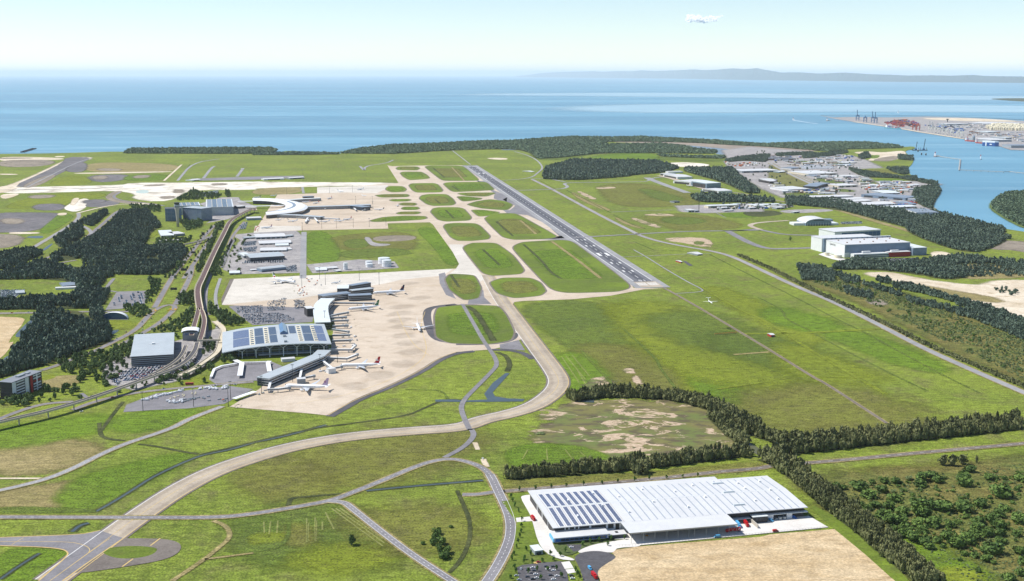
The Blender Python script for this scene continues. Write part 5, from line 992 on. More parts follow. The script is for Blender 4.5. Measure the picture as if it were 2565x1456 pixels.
# industrial estate
IND = [('D 165,967 380,958 366,926', 9, WHITE_R, WALL_W, 'white warehouse with cream front in the left of the industrial estate'), ('D 312,926 440,932 330,886', 13, BLUE_R, WALL_D, 'dark blue grey warehouse touching the white one in the estate'), ('D -6,882 65,880 52,860', 13, WHITE_R, WALL_D, 'dark fronted white roofed factory at the left of the estate'),
 ('D 362,817 642,808 562,778', 9, WHITE_R, WALL_C, 'very wide white roofed shed with an orange end beside the trailer yard'), ('D 415,832 512,830 482,815', 7, BLUE_R, WALL_G, 'blue grey shed in front of the very wide white roof'), ('D 722,838 822,832 816,814', 8, WHITE_R, WALL_W, 'small bright white barn shaped shed right of the trailer yard'),
 ('D 400,1040 792,1030 772,1014', 9, WHITE_R, WALL_G, 'rearmost of the three parallel white striped sheds'), ('D 580,1060 902,1045 882,1030', 9, WHITE_R, WALL_G, 'middle of the three parallel white striped sheds'), ('D 662,1084 976,1064 942,1045', 9, WHITE_R, WALL_C, 'front shed of the three parallel white striped sheds'),
 ('D 868,1012 1292,1048 1252,1018', 10, BLUE_R, WALL_B, 'long slate roofed shed slanting right behind the white sheds'), ('D 840,1108 1202,1094 1192,1068', 9, WHITE_R, WALL_W, 'long white shed with clean front beside the tree belt'), ('D 1000,1138 1396,1120 1382,1102', 7, PALE_R, WALL_G, 'long pale shed behind the tree belt near the river'),
 ('D 1285,1150 1402,1186 1532,1162', 13, BLUE_R, WALL_W, 'slate roofed warehouse with white bayed front nearest the river'), ('D 1290,1100 1396,1096 1362,1068', 7, BLUE_R, WALL_G, 'grey ribbed roof shed above the slate roofed riverside warehouse'), ('D 1085,994 1242,992 1236,964', 8, PALE_R, WALL_G, 'pale triple ridged shed in the middle of the estate'),
 ('D 650,930 836,922 822,902', 8, WHITE_R, WALL_C, 'white vaulted shed with two white domes behind it'), ('D 700,708 826,701 816,688', 7, WHITE_R, WALL_D, 'white roofed dark depot at the top of the estate'), ('D 665,730 802,722 792,711', 6, GREY_R, WALL_D, 'dark low depot just below the white roofed depot'), ('R 1055,242 1522,230 1507,206', 9, WHITE_R, WALL_G, 'long white depot beside the diagonal estate road'),
 ('R 1525,244 1602,240 1597,228', 8, PALE_R, WALL_B, 'short shed at the right end of the long white depot'), ('R 1330,82 1722,84 1702,60', 10, DARK_R, BROWN_R, 'brown rusted works building at the back of the estate'), ('R 1355,354 1502,350 1482,332', 13, WHITE_R, WALL_D, 'boxy white roofed warehouse with a dark front by the scrap yard'), ('R 1672,200 1772,190 1760,170', 8, BLUE_R, WALL_W, 'blue roofed showroom at the corner of the trailer yard'),
 ('D 1345,918 1432,915 1425,905', 6, WHITE_R, WALL_W, 'white boat shed on the point by the river'), ('D 500,698 570,695 565,686', 6, WHITE_R, WALL_W, 'small white block beside the dark depots'), ('D 0,785 75,778 68,762', 8, WHITE_R, WALL_G, 'white shed with a dark yard at the estate left edge'), ('D 985,925 1090,922 1085,908', 6, PALE_R, WALL_C, 'beige depot beside the orange container stacks'), ('D 100,668 222,662 215,650', 6, BROWN_R, WALL_C, 'brown roofed workshop beside the bare pit')]
for i, (s, h, rm, wm, lb) in enumerate(IND): shed('industrial_shed', s, h, lb, 'gable' if i % 3 else 'flat', rm, wm, doors=3 if i % 2 else 4, ribs=5 if i % 4 == 0 else 0)
# field huts and instruments
for s, h, lb, wm in (('M 612,243 662,238 640,212', 6, 'grey concrete bunker hut beside the perimeter road bend', WALL_G), ('M 452,318 468,317 466,300', 5, 'red and white radio hut at the head of the dark pad', RED_W), ('M 1318,1020 1352,1018 1350,1000', 5, 'red and white localizer hut alone in the big field', RED_W), ('C 238,428 268,426 262,412', 5, 'small grey hut beside the northern perimeter road', WALL_G), ('A 1838,508 1925,500 1925,490', 7, 'white light aircraft shed beyond the white earthworks', WALL_W),
     ('B 100,498 295,490 290,482', 8, 'long white hangar at the edge of the far light aircraft apron', WALL_W), ('B 350,488 490,480 485,474', 8, 'white shed right of the long far hangar', WALL_G)):
    shed('field_hut', s, h, lb, 'gable', WHITE_R, wm, 'hut', doors=1)
r0 = W('M', 780, 1028); r1 = W('M', 990, 1012); an = empty('localizer_array', (r0.x, r0.y, 0), math.atan2((r1 - r0).y, (r1 - r0).x), 'row of orange antennas standing across the field beneath the low aircraft', 'antenna'); LL = (r1 - r0).length
for k in range(16): MB().tube((k * LL / 15, 0, 0), (k * LL / 15, 0, 3.2), .18, n=6).box(k * LL / 15 - .8, k * LL / 15 + .8, -.3, .3, 2.6, 3.4).build('antenna_element', ORANGE, an)
MB().box(0, LL, -.2, .2, .8, 1.1).build('rail', TIMB, an)
# ------------------------------------------------------------------ elevated railway
RAIL = mat('railway_deck', '5e4a48', .8, .15, .1); RAILS = mat('viaduct_concrete', 'c3b8a2', .75, .08, .1)
def viaduct(label, spec, w, z, m=RAIL, pier=38, name='railway_viaduct', cat='railway'):
    p = chaikin(pts(spec, z), 2, False); o = p[0]; r = empty(name, (o.x, o.y, 0), 0, label, cat); q = [(v.x - o.x, v.y - o.y) for v in p]
    g = MB().path_box(q, w, z - 1.6, z).build('girder', RAILS, r); MB().path_box(q, w * .72, z + .01, z + .12).build('track_bed', m, g)
    L, Rr = strip_pts([Vector((a, b, 0)) for a, b in q], w)
    for e in (L, Rr): MB().path_box([(v.x, v.y) for v in e], .7, z + .02, z + 1.1).build('parapet', RAILS, g)
    d = 0; last = -pier * .5
    for i in range(1, len(q)):
        s_ = math.dist(q[i-1], q[i])
        while last + pier <= d + s_:
            last += pier; f = (last - d) / s_
            if f < 0: continue
            x = q[i-1][0] + (q[i][0] - q[i-1][0]) * f; y = q[i-1][1] + (q[i][1] - q[i-1][1]) * f
            MB().tube((x, y, -.5), (x, y, z - 2.6), .95, n=10).loft([[(x - 1, y - 1, z - 2.6), (x + 1, y - 1, z - 2.6), (x + 1, y + 1, z - 2.6), (x - 1, y + 1, z - 2.6)], [(x - w * .4, y - 1, z - 1.61), (x + w * .4, y - 1, z - 1.61), (x + w * .4, y + 1, z - 1.61), (x - w * .4, y + 1, z - 1.61)]]).build('pier', CONCW, r)
        d += s_
    return r
viaduct('wide elevated railway with brown track bed running up to the ring terminal', 'E 1915,290 1895,190 1890,90 1935,0 A 1960,1400 2060,1180 2150,1010 2200,900 2300,840 2427,780 Q 1480,470', 13, 12, pier=40)
viaduct('left arm of the railway fork above the silver roofed car park', 'E 1835,540 1870,420 1895,330 1905,280', 8, 12); viaduct('right arm of the railway fork beside the terminal road', 'E 1915,590 1945,500 1962,400 1940,320 1918,285', 8, 12)
viaduct('slim elevated railway curving past the car park down to the left edge', 'E 1890,610 1870,690 1790,790 1650,870 1450,935 1250,1010 850,1150 450,1268 100,1345 -250,1430', 7.5, 10, ASPHD, pier=42); viaduct('inner railway curve hugging the car park right corner', 'E 1780,640 1750,720 1690,790 1560,870 1440,930', 6, 10, ASPHD)
viaduct('tan elevated departure road wrapping round the terminal left end', 'F 110,650 210,720 175,830 160,900 130,960 0,1050 E 1850,870 1720,925', 9, 7, SANDM, 26, 'elevated_road', 'road'); viaduct('thin curved road bridge crossing above the tree lined avenue', 'Q 90,1012 400,975 600,935 740,900 820,850', 7, 7, ASPH, 34, 'road_bridge', 'bridge')
st = W('E', 1825, 590); sr = empty('railway_station', (st.x, st.y, 0), R(12), 'small railway station with a curved white roof on the viaduct', 'station'); n = 8
MB().loft([[(15 * math.cos(math.pi * i / n), y, 15 + 4 * math.sin(math.pi * i / n)) for i in range(n + 1)] + [(14 * math.cos(math.pi * i / n), y, 14.6 + 3.8 * math.sin(math.pi * i / n)) for i in range(n, -1, -1)] for y in (-4, 24)]).build('roof', WHITEP, sr); MB().box(-13, 13, -2, 22, -.4, 14).build('wall', WALL_G, sr); MB().box(-8, 8, -2.4, -2.02, 9.5, 13).build('glazing', BLUEGLASS, sr)
viaduct('white covered footbridge from the station to the terminal', 'E 1890,590 2000,588 2110,586', 5, 12, PALE_R, 30, 'footbridge', 'footbridge')
shed('landside_shed', 'E 600,58 748,46 738,14', 6, 'grey roofed shed in the clearing among the dark forest at left', 'gable', BLUE_R, WALL_G, windows=True); shed('landside_shed', 'E 530,90 745,80 742,70', 4, 'long white shelter in front of the grey roofed forest shed', 'flat', WHITE_R, WALL_W); shed('landside_shed', 'E 152,128 236,122 228,98', 6, 'grey shed among parked cars at the left edge yard', 'gable', GREY_R, WALL_B)
shed('landside_shed', 'Q 85,915 285,905 280,890', 5, 'first white shade roof beside the control tower compound', 'flat', WHITE_R, WALL_G); shed('landside_shed', 'Q 300,905 510,890 505,878', 5, 'second white shade roof beside the control tower compound', 'flat', WHITE_R, WALL_G); shed('landside_shed', 'Q 1235,420 1340,412 1335,398', 8, 'white entry building between striped car park and ring terminal', 'flat', WHITE_R, GLASS); shed('landside_shed', 'Q 1365,580 1570,572 1565,556', 9, 'white curved roof baggage hall below the ring terminal', 'arch', WHITE_R, WALL_B)
# ------------------------------------------------------------------ vegetation
def leaf_mat(name, dark, light, tip=None):
    t = NT(name); v = t.pos(); g = t.n('NewGeometry').outputs['Random Per Island']
    k = t.math('ADD', t.math('MULTIPLY', g, .5), t.math('MULTIPLY', t.ramp(t.math('ADD', t.math('MULTIPLY', t.noise(v, .02, 2, .6), .5), t.math('MULTIPLY', t.noise(v, .13, 2, .6), .5)), .4, .6), .5))
    c = t.mix(k, lin(dark), lin(light)); t.col(c).p(Roughness=.75); t.b.inputs['Specular IOR Level'].default_value = .2
    return t.m
LF_BELT = leaf_mat('mangrove_leaf', (70, 78, 48), (134, 136, 92)); LF_FOR = leaf_mat('casuarina_leaf', (54, 71, 63), (106, 122, 104)); LF_SHR = leaf_mat('shrub_leaf', (54, 76, 40), (112, 136, 66)); LF_PALE = leaf_mat('grey_shrub_leaf', '4e5c36', '7c8a5a')
LF_GARD = leaf_mat('garden_leaf', (56, 76, 48), (112, 132, 78)); LF_YNG = leaf_mat('young_leaf', '3a5a24', '5f8038'); LF_FAR = leaf_mat('far_mangrove_leaf', (66, 86, 68), (112, 130, 102)); BARK = mat('bark', '5a4c3e', .9, .2, 1.0)
def crown_tpl(seed, n, lobes=7, flat=.75, leaf=.3, core=True, base=.12):
    """unit crown (radius about 1, z from base to 1+): leaf quads over several lobes, plus a low core so it is not see-through"""
    rg = np.random.default_rng(seed); V, F = [], []
    C = []
    for i in range(lobes):
        a = rg.uniform(0, 6.283); rr = rg.uniform(.15, .62); C.append((rr * math.cos(a), rr * math.sin(a), rg.uniform(base + .25, .95) , rg.uniform(.3, .5)))
    C.append((0, 0, .8, .5))
    k = 0; tot = sum(c[3] ** 2 for c in C)
    for cx, cy, cz, cr in C:
        m = max(3, int(n * cr * cr / tot))
        d = rg.normal(size=(m, 3)); d /= np.linalg.norm(d, axis=1)[:, None]; d[:, 2] = np.abs(d[:, 2]) * np.where(rg.random(m) < .8, 1, -1)
        p = d * cr * rg.uniform(.75, 1.12, (m, 1)) + (cx, cy, cz); p[:, 2] = np.maximum(p[:, 2] * flat, .05)
        for j in range(m):
            nn = d[j] + rg.normal(size=3) * .55; nn /= np.linalg.norm(nn); t = np.cross(nn, rg.normal(size=3)); t /= np.linalg.norm(t); b = np.cross(nn, t); s = leaf * rg.uniform(.6, 1.2)
            V += [p[j] - t * s - b * s * .6, p[j] + t * s - b * s * .6, p[j] + t * s * .7 + b * s * .7, p[j] - t * s * .7 + b * s * .7]; F.append((k, k + 1, k + 2, k + 3)); k += 4
    if core:
        n_ = 6
        for z, r in ((base, .35), (.45, .62), (.8 * flat + .1, .4), (1.0 * flat, .1)):
            for i in range(n_): V.append(np.array((r * math.cos(i * 6.283 / n_) * rg.uniform(.8, 1.1), r * math.sin(i * 6.283 / n_) * rg.uniform(.8, 1.1), z)))
        for j in range(3):
            for i in range(n_): F.append((k + j*n_ + i, k + j*n_ + (i+1) % n_, k + (j+1)*n_ + (i+1) % n_, k + (j+1)*n_ + i))
    return np.array(V), np.array(F)
def tmesh(name, V, F, m, s=(1, 1, 1)):
    me = bpy.data.meshes.new(name); me.from_pydata([tuple(v) for v in V * np.array(s)], [], [tuple(f) for f in F]); me.materials.append(m); return me
def inside(P, poly):
    x, y = P[:, 0], P[:, 1]; r = np.zeros(len(P), bool); n = len(poly)
    for i in range(n):
        x1, y1 = poly[i].x, poly[i].y; x2, y2 = poly[(i+1) % n].x, poly[(i+1) % n].y
        if y1 == y2: continue
        c = ((y1 > y) != (y2 > y)) & (x < (x2 - x1) * (y - y1) / (y2 - y1) + x1); r ^= c
    return r
def fill(spec, step, seed=0, keep=1.0):
    p = pts(spec); rg = np.random.default_rng(seed); xs = [q.x for q in p]; ys = [q.y for q in p]
    gx, gy = np.meshgrid(np.arange(min(xs), max(xs), step), np.arange(min(ys), max(ys), step)); P = np.stack([gx.ravel(), gy.ravel()], 1); P = P + rg.uniform(-.5, .5, P.shape) * step
    P = P[inside(P, p)]; return P[rg.random(len(P)) < keep]
def along(spec, w, step, seed=0):
    p = chaikin(pts(spec), 2, False); rg = np.random.default_rng(seed); out = []; d = 0.0
    for i in range(len(p) - 1):
        L = (p[i+1] - p[i]).length; n = Vector((-(p[i+1] - p[i]).y, (p[i+1] - p[i]).x, 0)).normalized() if L > 0 else None
        while d < L:
            q = p[i].lerp(p[i+1], d / L); k = max(1, int(w / step))
            for j in range(k): o = ((j + .5) / k - .5) * w + rg.uniform(-.35, .35) * step; out.append((q.x + n.x * o + rg.uniform(-.4, .4) * step, q.y + n.y * o + rg.uniform(-.4, .4) * step))
            d += step
        d -= L
    return np.array(out)
def forest(name, label, P, tpls, m, rad, hgt, seed=0, cat='forest'):
    """one mass of trees nobody could count, as one mesh"""
    rg = np.random.default_rng(seed); Vs, Fs = [], []; k = 0
    for t, (V, F) in enumerate(tpls):
        Q = P[t::len(tpls)]; n = len(Q)
        if not n: continue
        a = rg.uniform(0, 6.283, n); r = rad * rg.uniform(.6, 1.45, n); h = hgt * rg.uniform(.55, 1.25, n); ca, sa = np.cos(a), np.sin(a)
        X = (V[None, :, 0] * ca[:, None] - V[None, :, 1] * sa[:, None]) * r[:, None] + Q[:, :1]; Y = (V[None, :, 0] * sa[:, None] + V[None, :, 1] * ca[:, None]) * r[:, None] + Q[:, 1:2]; Zz = V[None, :, 2] * h[:, None]
        Vs.append(np.stack([X, Y, Zz], 2).reshape(-1, 3)); Fs.append((F[None] + (np.arange(n) * len(V))[:, None, None]).reshape(-1, 4) + k); k += n * len(V)
    V = np.concatenate(Vs); F = np.concatenate(Fs); me = bpy.data.meshes.new(name); me.vertices.add(len(V)); me.vertices.foreach_set('co', V.astype(np.float32).ravel())
    me.loops.add(F.size); me.loops.foreach_set('vertex_index', F.astype(np.int32).ravel()); me.polygons.add(len(F)); me.polygons.foreach_set('loop_start', np.arange(0, F.size, 4, dtype=np.int32)); me.materials.append(m); me.update(calc_edges=True)
    o = link(bpy.data.objects.new(name, me)); return tag(o, label, cat, kind='stuff')
T_MID = [crown_tpl(s, 60, 5, .9, .26) for s in range(6)]; T_FAR = [crown_tpl(20 + s, 16, 3, .9, .42) for s in range(4)]
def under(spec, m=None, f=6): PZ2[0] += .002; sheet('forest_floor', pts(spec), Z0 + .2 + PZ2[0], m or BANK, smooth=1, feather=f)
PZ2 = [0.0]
def gaps(P):  # natural clearings: drop trees where a slow wave field is low
    x, y = P[:, 0], P[:, 1]; f = np.sin(x * .031 + 1.3 * np.sin(y * .011)) + np.sin(y * .019 + 1.7 * np.sin(x * .023)) + .5 * np.sin((x + y) * .07)
    return P[f > -1.45]
MIDF = ['A 1150,830 1420,820 1540,960 1450,1000 1350,1180 1290,1210 870,1250 500,1300 490,1260 700,1170 880,1080 1060,950', 'A 780,1265 1350,1175 1700,1155 1800,1200 1700,1330 1560,1420 1100,1420 1080,1370 800,1290', 'A -200,1260 0,1240 300,1190 420,1220 100,1350 -200,1400', 'A 520,1100 690,965 790,965 800,1040 700,1120 600,1170', 'A 735,940 1000,825 1040,825 880,960 800,930',
        'A -200,1470 0,1425 350,1312 560,1305 700,1350 1060,1372 1090,1430 E 1000,0 980,60 760,90 600,0', 'E 755,115 960,120 1050,145 960,280 700,290 0,300 -200,300 -200,240 0,235 700,195', 'E 330,390 420,312 700,302 840,360 830,440 1050,450 1055,600 820,680 400,840 200,880 0,950 -200,1000 -200,900 40,850 150,700 230,590 330,470', 'E 870,290 980,300 980,420 870,430']
for k, s in enumerate(MIDF): under(s)
forest('casuarina_forest', 'dense dark casuarina forest filling the blocks left of the railway', gaps(np.concatenate([fill(s, 6.6, 3 + k, .92) for k, s in enumerate(MIDF)])), T_MID, LF_FOR, 5.2, 12.0, 1)
EASTF = ['C 345,505 370,400 640,332 1480,352 1640,402 1520,440 1170,470 1150,480 680,515', 'C 1700,410 2150,410 2250,500 2427,640 2300,640 2100,540 1720,435', 'R 410,580 540,555 700,560 1450,620 1470,640 860,640 540,640', 'C 650,345 1400,340 1480,352 640,335']
for s in EASTF: under(s, f=10)
forest('eastern_wood', 'dark plantation wood beyond the far runway end', np.concatenate([fill(s, 11.0, 30 + k) for k, s in enumerate(EASTF)]), T_FAR, LF_FOR, 8, 14, 2)
BELT2 = ['D 140,1045 640,1065 900,1135 1540,1185 2000,1320 2230,1445 1500,1385 1080,1270 620,1150 160,1110', 'H 1290,0 2000,0 2300,100 2000,240 1750,205 1400,80', 'H 600,370 800,320 1300,340 1800,270 2427,340 2427,420 2100,340 1750,350 1920,460 1700,500 1400,440 1000,400 620,400', 'D 740,770 850,790 1240,850 1400,850 1390,890 1230,860 900,850', 'D 1110,765 1310,762 1320,820 1240,825', 'D 1400,870 1600,905 1600,925 1430,900', 'D 1385,960 1600,930 1630,975 1550,1095 1540,1165 1350,1060', 'D 1220,640 1360,650 1365,690 1230,680', 'D 840,640 930,610 960,660 860,680', 'D 300,640 560,620 730,600 740,615 560,650 320,670', 'D 40,630 400,615 420,630 60,650', 'R 840,110 1080,60 1400,40 1400,90 1330,130 1100,110 860,130', 'D 1500,1170 1900,1260 2240,1350 2230,1400 1900,1290']
for s in BELT2: under(s, f=10)
forest('riverside_wood', 'dark belts of trees between the airfield, the industrial estate and the river', np.concatenate([fill(s, 9.0, 50 + k) for k, s in enumerate(BELT2)]), T_MID[:3] + T_FAR[:1], LF_FOR, 5.8, 9.5, 3)
COASTF = ['A 1190,250 1250,215 2427,207 B 180,205 220,228 170,255 A 2427,262 1190,258', 'B 0,265 400,250 820,258 800,268 0,275', 'B 825,258 1000,218 1300,180 1750,165 2100,145 2427,140 C 600,100 1000,105 1300,100 2000,135 2427,170 D 300,520 900,515 1200,545 1270,570 400,590 0,560 C 2427,190 2100,175 1800,155 1300,145 950,145 940,175 1500,165 1700,190 1750,205 2020,235 1980,262 1450,255 900,255 500,300 300,310 250,260 140,225 B 2427,215 1900,228 1350,262', 'C 1450,270 1700,285 2100,290 2050,310 1500,290', 'D 380,590 560,575 700,590 560,605']
for s in COASTF: under(s, f=14)
forest('mangrove_coast', 'grey green mangrove forest along the bay shore', np.concatenate([fill(s, 15.0, 70 + k) for k, s in enumerate(COASTF)]), T_FAR, LF_FAR, 11, 9, 4)
ISLF = 'D 2120,1145 2115,1110 2150,1065 2250,1008 2427,998 2790,1005 2790,1405 2427,1325 2300,1265 2190,1200'
forest('mangrove_island_forest', 'mangrove forest covering the island in the river at the right edge', fill(ISLF, 9, 80), T_MID[:3], LF_FAR, 7, 10, 5)
SCR = [('H 250,360 480,380 640,440 600,520 300,500', 1), ('H 620,440 850,500 840,540 700,530', 1), ('H 880,520 1260,640 1240,660 900,560', .8), ('H 1300,680 1700,760 2080,860 2427,960 2427,1080 2000,900 1600,780 1320,720', .8), ('H 1020,480 1150,510 1130,540 1020,520', .9), ('H 1170,540 1350,550 1500,600 1850,700 2200,800 2427,890 2700,980 2700,1060 2427,950 2000,830 1700,700 1400,620 1180,580', .95), ('H 700,570 1000,650 950,690 720,640', .7), ('H 1780,360 2427,380 2427,460 1900,470', .35), ('H 2150,590 2380,600 2300,660 2160,630', .15), ('M 1920,370 2130,300 2427,330 2427,400 1950,400', .8)]
forest('scrub_thicket', 'dark thickets running through the scrub right of the perimeter road', np.concatenate([fill(s, 6.5, 90 + i, kk) for i, (s, kk) in enumerate(SCR)]), T_MID, LF_FOR, 4.6, 8, 6, 'thicket')
forest('hedgerow', 'continuous low hedge along the outer side of the perimeter road', along('M 1005,265 1300,390 1420,450 1600,545 1900,690 2427,930 H 1500,1130 2200,1430 2500,1560', 9, 4.0, 7), T_MID, LF_BELT, 3.2, 5, 7, 'hedge')
forest('estate_trees', 'scattered trees and bushes between the sheds of the industrial estate', np.concatenate([fill('D -200,600 750,640 960,890 1450,890 1380,1060 640,1060 150,1040 -200,900', 34, 95, .14), fill('R 600,640 1700,640 1700,720 700,740', 25, 96, .3)]), T_MID[:2], LF_FOR, 5, 8, 8, 'trees')
SCRH = 'H 290,480 700,470 1300,630 1900,890 2427,1070 2700,1180 2700,1500 2427,1450 1500,1010 900,690'
forest('rough_scrub', 'low rough olive scrub covering the ground right of the perimeter road hedge', gaps(fill(SCRH, 5.2, 131, .62)), [crown_tpl(430 + s, 26, 4, .7, .34, True, 0) for s in range(4)], LF_PALE, 2.3, 2.1, 21, 'scrub')
forest('rough_scrub', 'dark bushes dotted through the rough scrub right of the perimeter road', fill(SCRH, 19, 132, .6), T_MID, LF_SHR, 3.4, 3.8, 22, 'bushes')
SCRL = 'L 520,560 800,500 1100,460 1500,430 2427,340 2800,330 2800,1560 2000,1560 1600,1230 1350,1080 1000,850 820,700'
forest('undergrowth', 'low undergrowth and weeds between the rounded shrubs of the near scrub', gaps(fill(SCRL, 4.6, 133, .5)), [crown_tpl(440 + s, 24, 4, .7, .34, True, 0) for s in range(4)], LF_PALE, 1.5, 1.2, 23, 'undergrowth')
forest('undergrowth', 'small green bushes crowding between the rounded shrubs of the near scrub', gaps(fill('L 780,560 1500,450 2427,380 2427,1100 2100,1250 1700,1120 1350,1040 1050,850', 8.5, 134, .5)), T_MID, LF_SHR, 2.6, 2.6, 24, 'bushes')
# --- trees that stand apart: one object each
VAR = {}
def variants(kind, m, n, leaves, lobes, flat, leaf, core=True, base=.12, seeds=5):
    VAR[kind] = [tmesh('crown', *crown_tpl(100 + 7 * i + n, leaves, lobes, flat, leaf, core, base), m) for i in range(seeds)]
variants('mangrove', LF_BELT, 1, 230, 9, .95, .17); variants('shrub', LF_SHR, 2, 420, 10, .8, .13, base=.0); variants('pale', LF_PALE, 3, 300, 8, .8, .14, base=.0, seeds=3); variants('garden', LF_GARD, 4, 260, 9, .85, .15, base=.22); variants('young', LF_YNG, 5, 90, 6, 1.0, .2, False, .3)
tr_ = MB().tube((0, 0, -.1), (.03, .02, .62), .07, .045, 7)
for a in range(4): tr_.tube((.02, .01, .35 + a * .07), (.4 * math.cos(a * 1.7), .4 * math.sin(a * 1.7), .62 + a * .04), .035, .015, 5)
TRUNK = bpy.data.meshes.new('trunk'); TRUNK.from_pydata(tr_.v, [], tr_.f); TRUNK.materials.append(BARK)
rt = random.Random(11)
def tree(name, x, y, r, h, kind, label, cat='tree', group=None):
    e = bpy.data.objects.new(name, None); COL.objects.link(e); e.location = (x, y, 0); e.rotation_euler = (0, 0, rt.uniform(0, 6.28)); e.empty_display_size = .5; tag(e, label, cat, group)
    for nm, me, s in (('trunk', TRUNK, (min(r, h * .4), min(r, h * .4), h * .9)), ('crown', rt.choice(VAR[kind]), (r, r * rt.uniform(.85, 1.1), h))):
        o = bpy.data.objects.new(nm, me); COL.objects.link(o); o.parent = e; o.scale = s
    return e
BELTS = [('N -600,430 -300,390 0,395 400,415 700,495 900,575 1080,680 1190,780', 27, 'grey green mangrove in the curving belt round the sandy marsh'), ('N 1190,780 1480,855 1900,825 2427,775 3000,715 3700,640', 19, 'mangrove in the rear row of the twin belts beyond the eastern road'), ('N 750,600 900,740 1060,875', 12, 'mangrove on the inner bank of the muddy creek'), ('N 1350,960 1700,915 2427,835 3000,775 3700,700', 17, 'mangrove in the front row of the twin belts beyond the eastern road'),
         ('K 20,465 700,410 1300,365 2300,240', 19, 'mangrove in the straight belt behind the white warehouse'), ('K 1230,420 1340,430', 16, 'mangrove in the clump jutting from the straight belt behind the warehouse'), ('L 40,310 300,480 600,740 900,960 1200,1225 1520,1470', 28, 'olive mangrove in the diagonal belt right of the white warehouse'), ('N 1230,1000 1330,1040', 14, 'mangrove beside the creek mouth at the road bridge')]
bp_ = []
for k, (s, w, lb) in enumerate(BELTS): bp_ += [(math.hypot(x, y), x, y, lb) for x, y in along(s, w, 5.6, 200 + k)]
bp_.sort()
for d, x, y, lb in bp_[:300]:
    if 'diagonal' in lb: lb += ', beside the warehouse end wall' if d > 1190 else ', beside the bare earth pad' if d > 1090 else ', near the bottom edge'
    if 'straight' in lb: lb += ', at its left end' if x < 60 else ', in its middle' if x < 170 else ', towards the muddy creek'
    tree('mangrove_tree', x, y, rt.uniform(3.2, 5.6), rt.uniform(7.5, 12.5), 'mangrove', lb, group='mangrove trees in the near belts')
T_NEAR = [crown_tpl(300 + s, 150, 8, .95, .19) for s in range(5)]
if len(bp_) > 300: forest('mangrove_belt', 'long belts of mangroves curving round the marsh and along the eastern road', np.array([(x, y) for d, x, y, lb in bp_[300:]]), T_NEAR, LF_BELT, 4.6, 11, 9, 'mangroves')
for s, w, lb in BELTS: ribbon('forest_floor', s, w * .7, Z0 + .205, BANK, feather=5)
SHR = '''620,575,55 700,575,40 840,585,75 970,515,36 1085,515,45 1190,515,50 1070,605,55 945,655,70 1180,690,65 860,740,45 930,775,42 1010,750,55 1130,760,70 1430,545,60 1450,490,75 1560,470,65 1600,510,60 1900,410,55 1850,490,80 1850,545,75 2080,485,50 2160,480,32 2240,485,32 2210,650,102 2360,590,35 2370,490,60 1810,675,30 2010,745,75 2100,665,30
1630,775,95 1540,760,70 1400,750,85 1260,820,75 1460,840,95 1080,850,70 1150,900,80 1250,910,80 1400,930,75 1560,930,80 1170,980,60 1310,1000,75 1450,985,60 1350,1060,90 1250,1035,70 1720,935,58 1840,790,95 1880,850,34 1985,910,75 2100,880,60 2190,840,60 2190,950,80 2360,890,75 2240,780,50 1475,1110,68 1515,1150,48 1600,1085,55 1680,1050,65 1650,1135,32 1790,1125,95 1880,1090,90 1930,1050,75 1970,975,70 2080,1020,72 2200,1020,55 2360,1025,45 2120,1190,95 2040,1180,60 2060,1260,55 2200,1095,55 1860,1210,42 1810,1260,26 1990,1370,34 2290,1445,62 2230,1425,40 2390,1190,65 2390,1400,50 1360,640,26 2320,715,30 1710,980,28 2430,1290,60 1960,1230,40 2130,1290,30'''
for i, w in enumerate(SHR.split()):
    x, y, r = map(float, w.split(',')); g = W('L', x, y); k = CAM_H / ((1694 + y / 2.427) / 1.5754 - HORIZON) / 2.427 / 1.5754
    tree('shrub', g.x, g.y, r * k * 1.3, r * k * rt.uniform(1.0, 1.25), 'shrub', ('very large ' if r > 80 else 'large ' if r > 60 else 'middling ' if r > 40 else 'small ') + 'rounded dark green shrub in the scrub right of the diagonal belt', 'shrub', 'dark shrubs in the near scrub')
for w in '1350,620,28 1440,590,32 1170,610,36 1250,605,26 1430,520,30 1320,490,45 1400,545,50 1060,765,36 1240,900,30 2000,560,20 1750,560,26 2090,1080,40 1570,575,24 2260,510,18 2330,520,20 1900,1200,24 2210,720,20 1690,810,18 1430,1360,10 2160,1340,22'.split():
    x, y, r = map(float, w.split(',')); g = W('L', x, y); k = CAM_H / ((1694 + y / 2.427) / 1.5754 - HORIZON) / 2.427 / 1.5754
    tree('pale_shrub', g.x, g.y, r * k, r * k * .8, 'pale', 'pale grey green shrub among the dark shrubs in the near scrub', 'shrub', 'pale shrubs in the near scrub')
rg = np.random.default_rng(5)
tuft = np.concatenate([fill('L 480,540 1500,430 2427,330 2800,330 2800,1560 1650,1560 1250,1180 900,830', 7, 120, .8), fill('H 300,500 700,480 1300,640 1900,900 2427,1080 2600,1180 2600,1480 2427,1456 1500,1020 900,700', 9, 121, .5)])
forest('scrub_tussocks', 'low tussocks and weeds speckling the scrubland', tuft, [crown_tpl(400 + s, 14, 3, .6, .4, False, 0) for s in range(3)], LF_PALE, .9, .8, 11, 'tussocks')
for w in '1650,345,60,10 1745,350,55,11 1838,335,60,10 1970,325,20,7'.split():
    x, y, r, h = map(float, w.split(',')); g = W('L', x, y); k = .11; tree('she_oak', g.x, g.y, r * k, h, 'mangrove', 'tall dark tree in the clump of four on the grass below the eastern road' if r > 30 else 'small grey tree standing right of the dark clump below the eastern road', group='trees below the eastern road' if r > 30 else None)
g = W('J', 948, 1108); tree('lone_tree', g.x, g.y, 4.4, 9.5, 'garden', 'single leaning tree alone in the mown field left of the diagonal road')
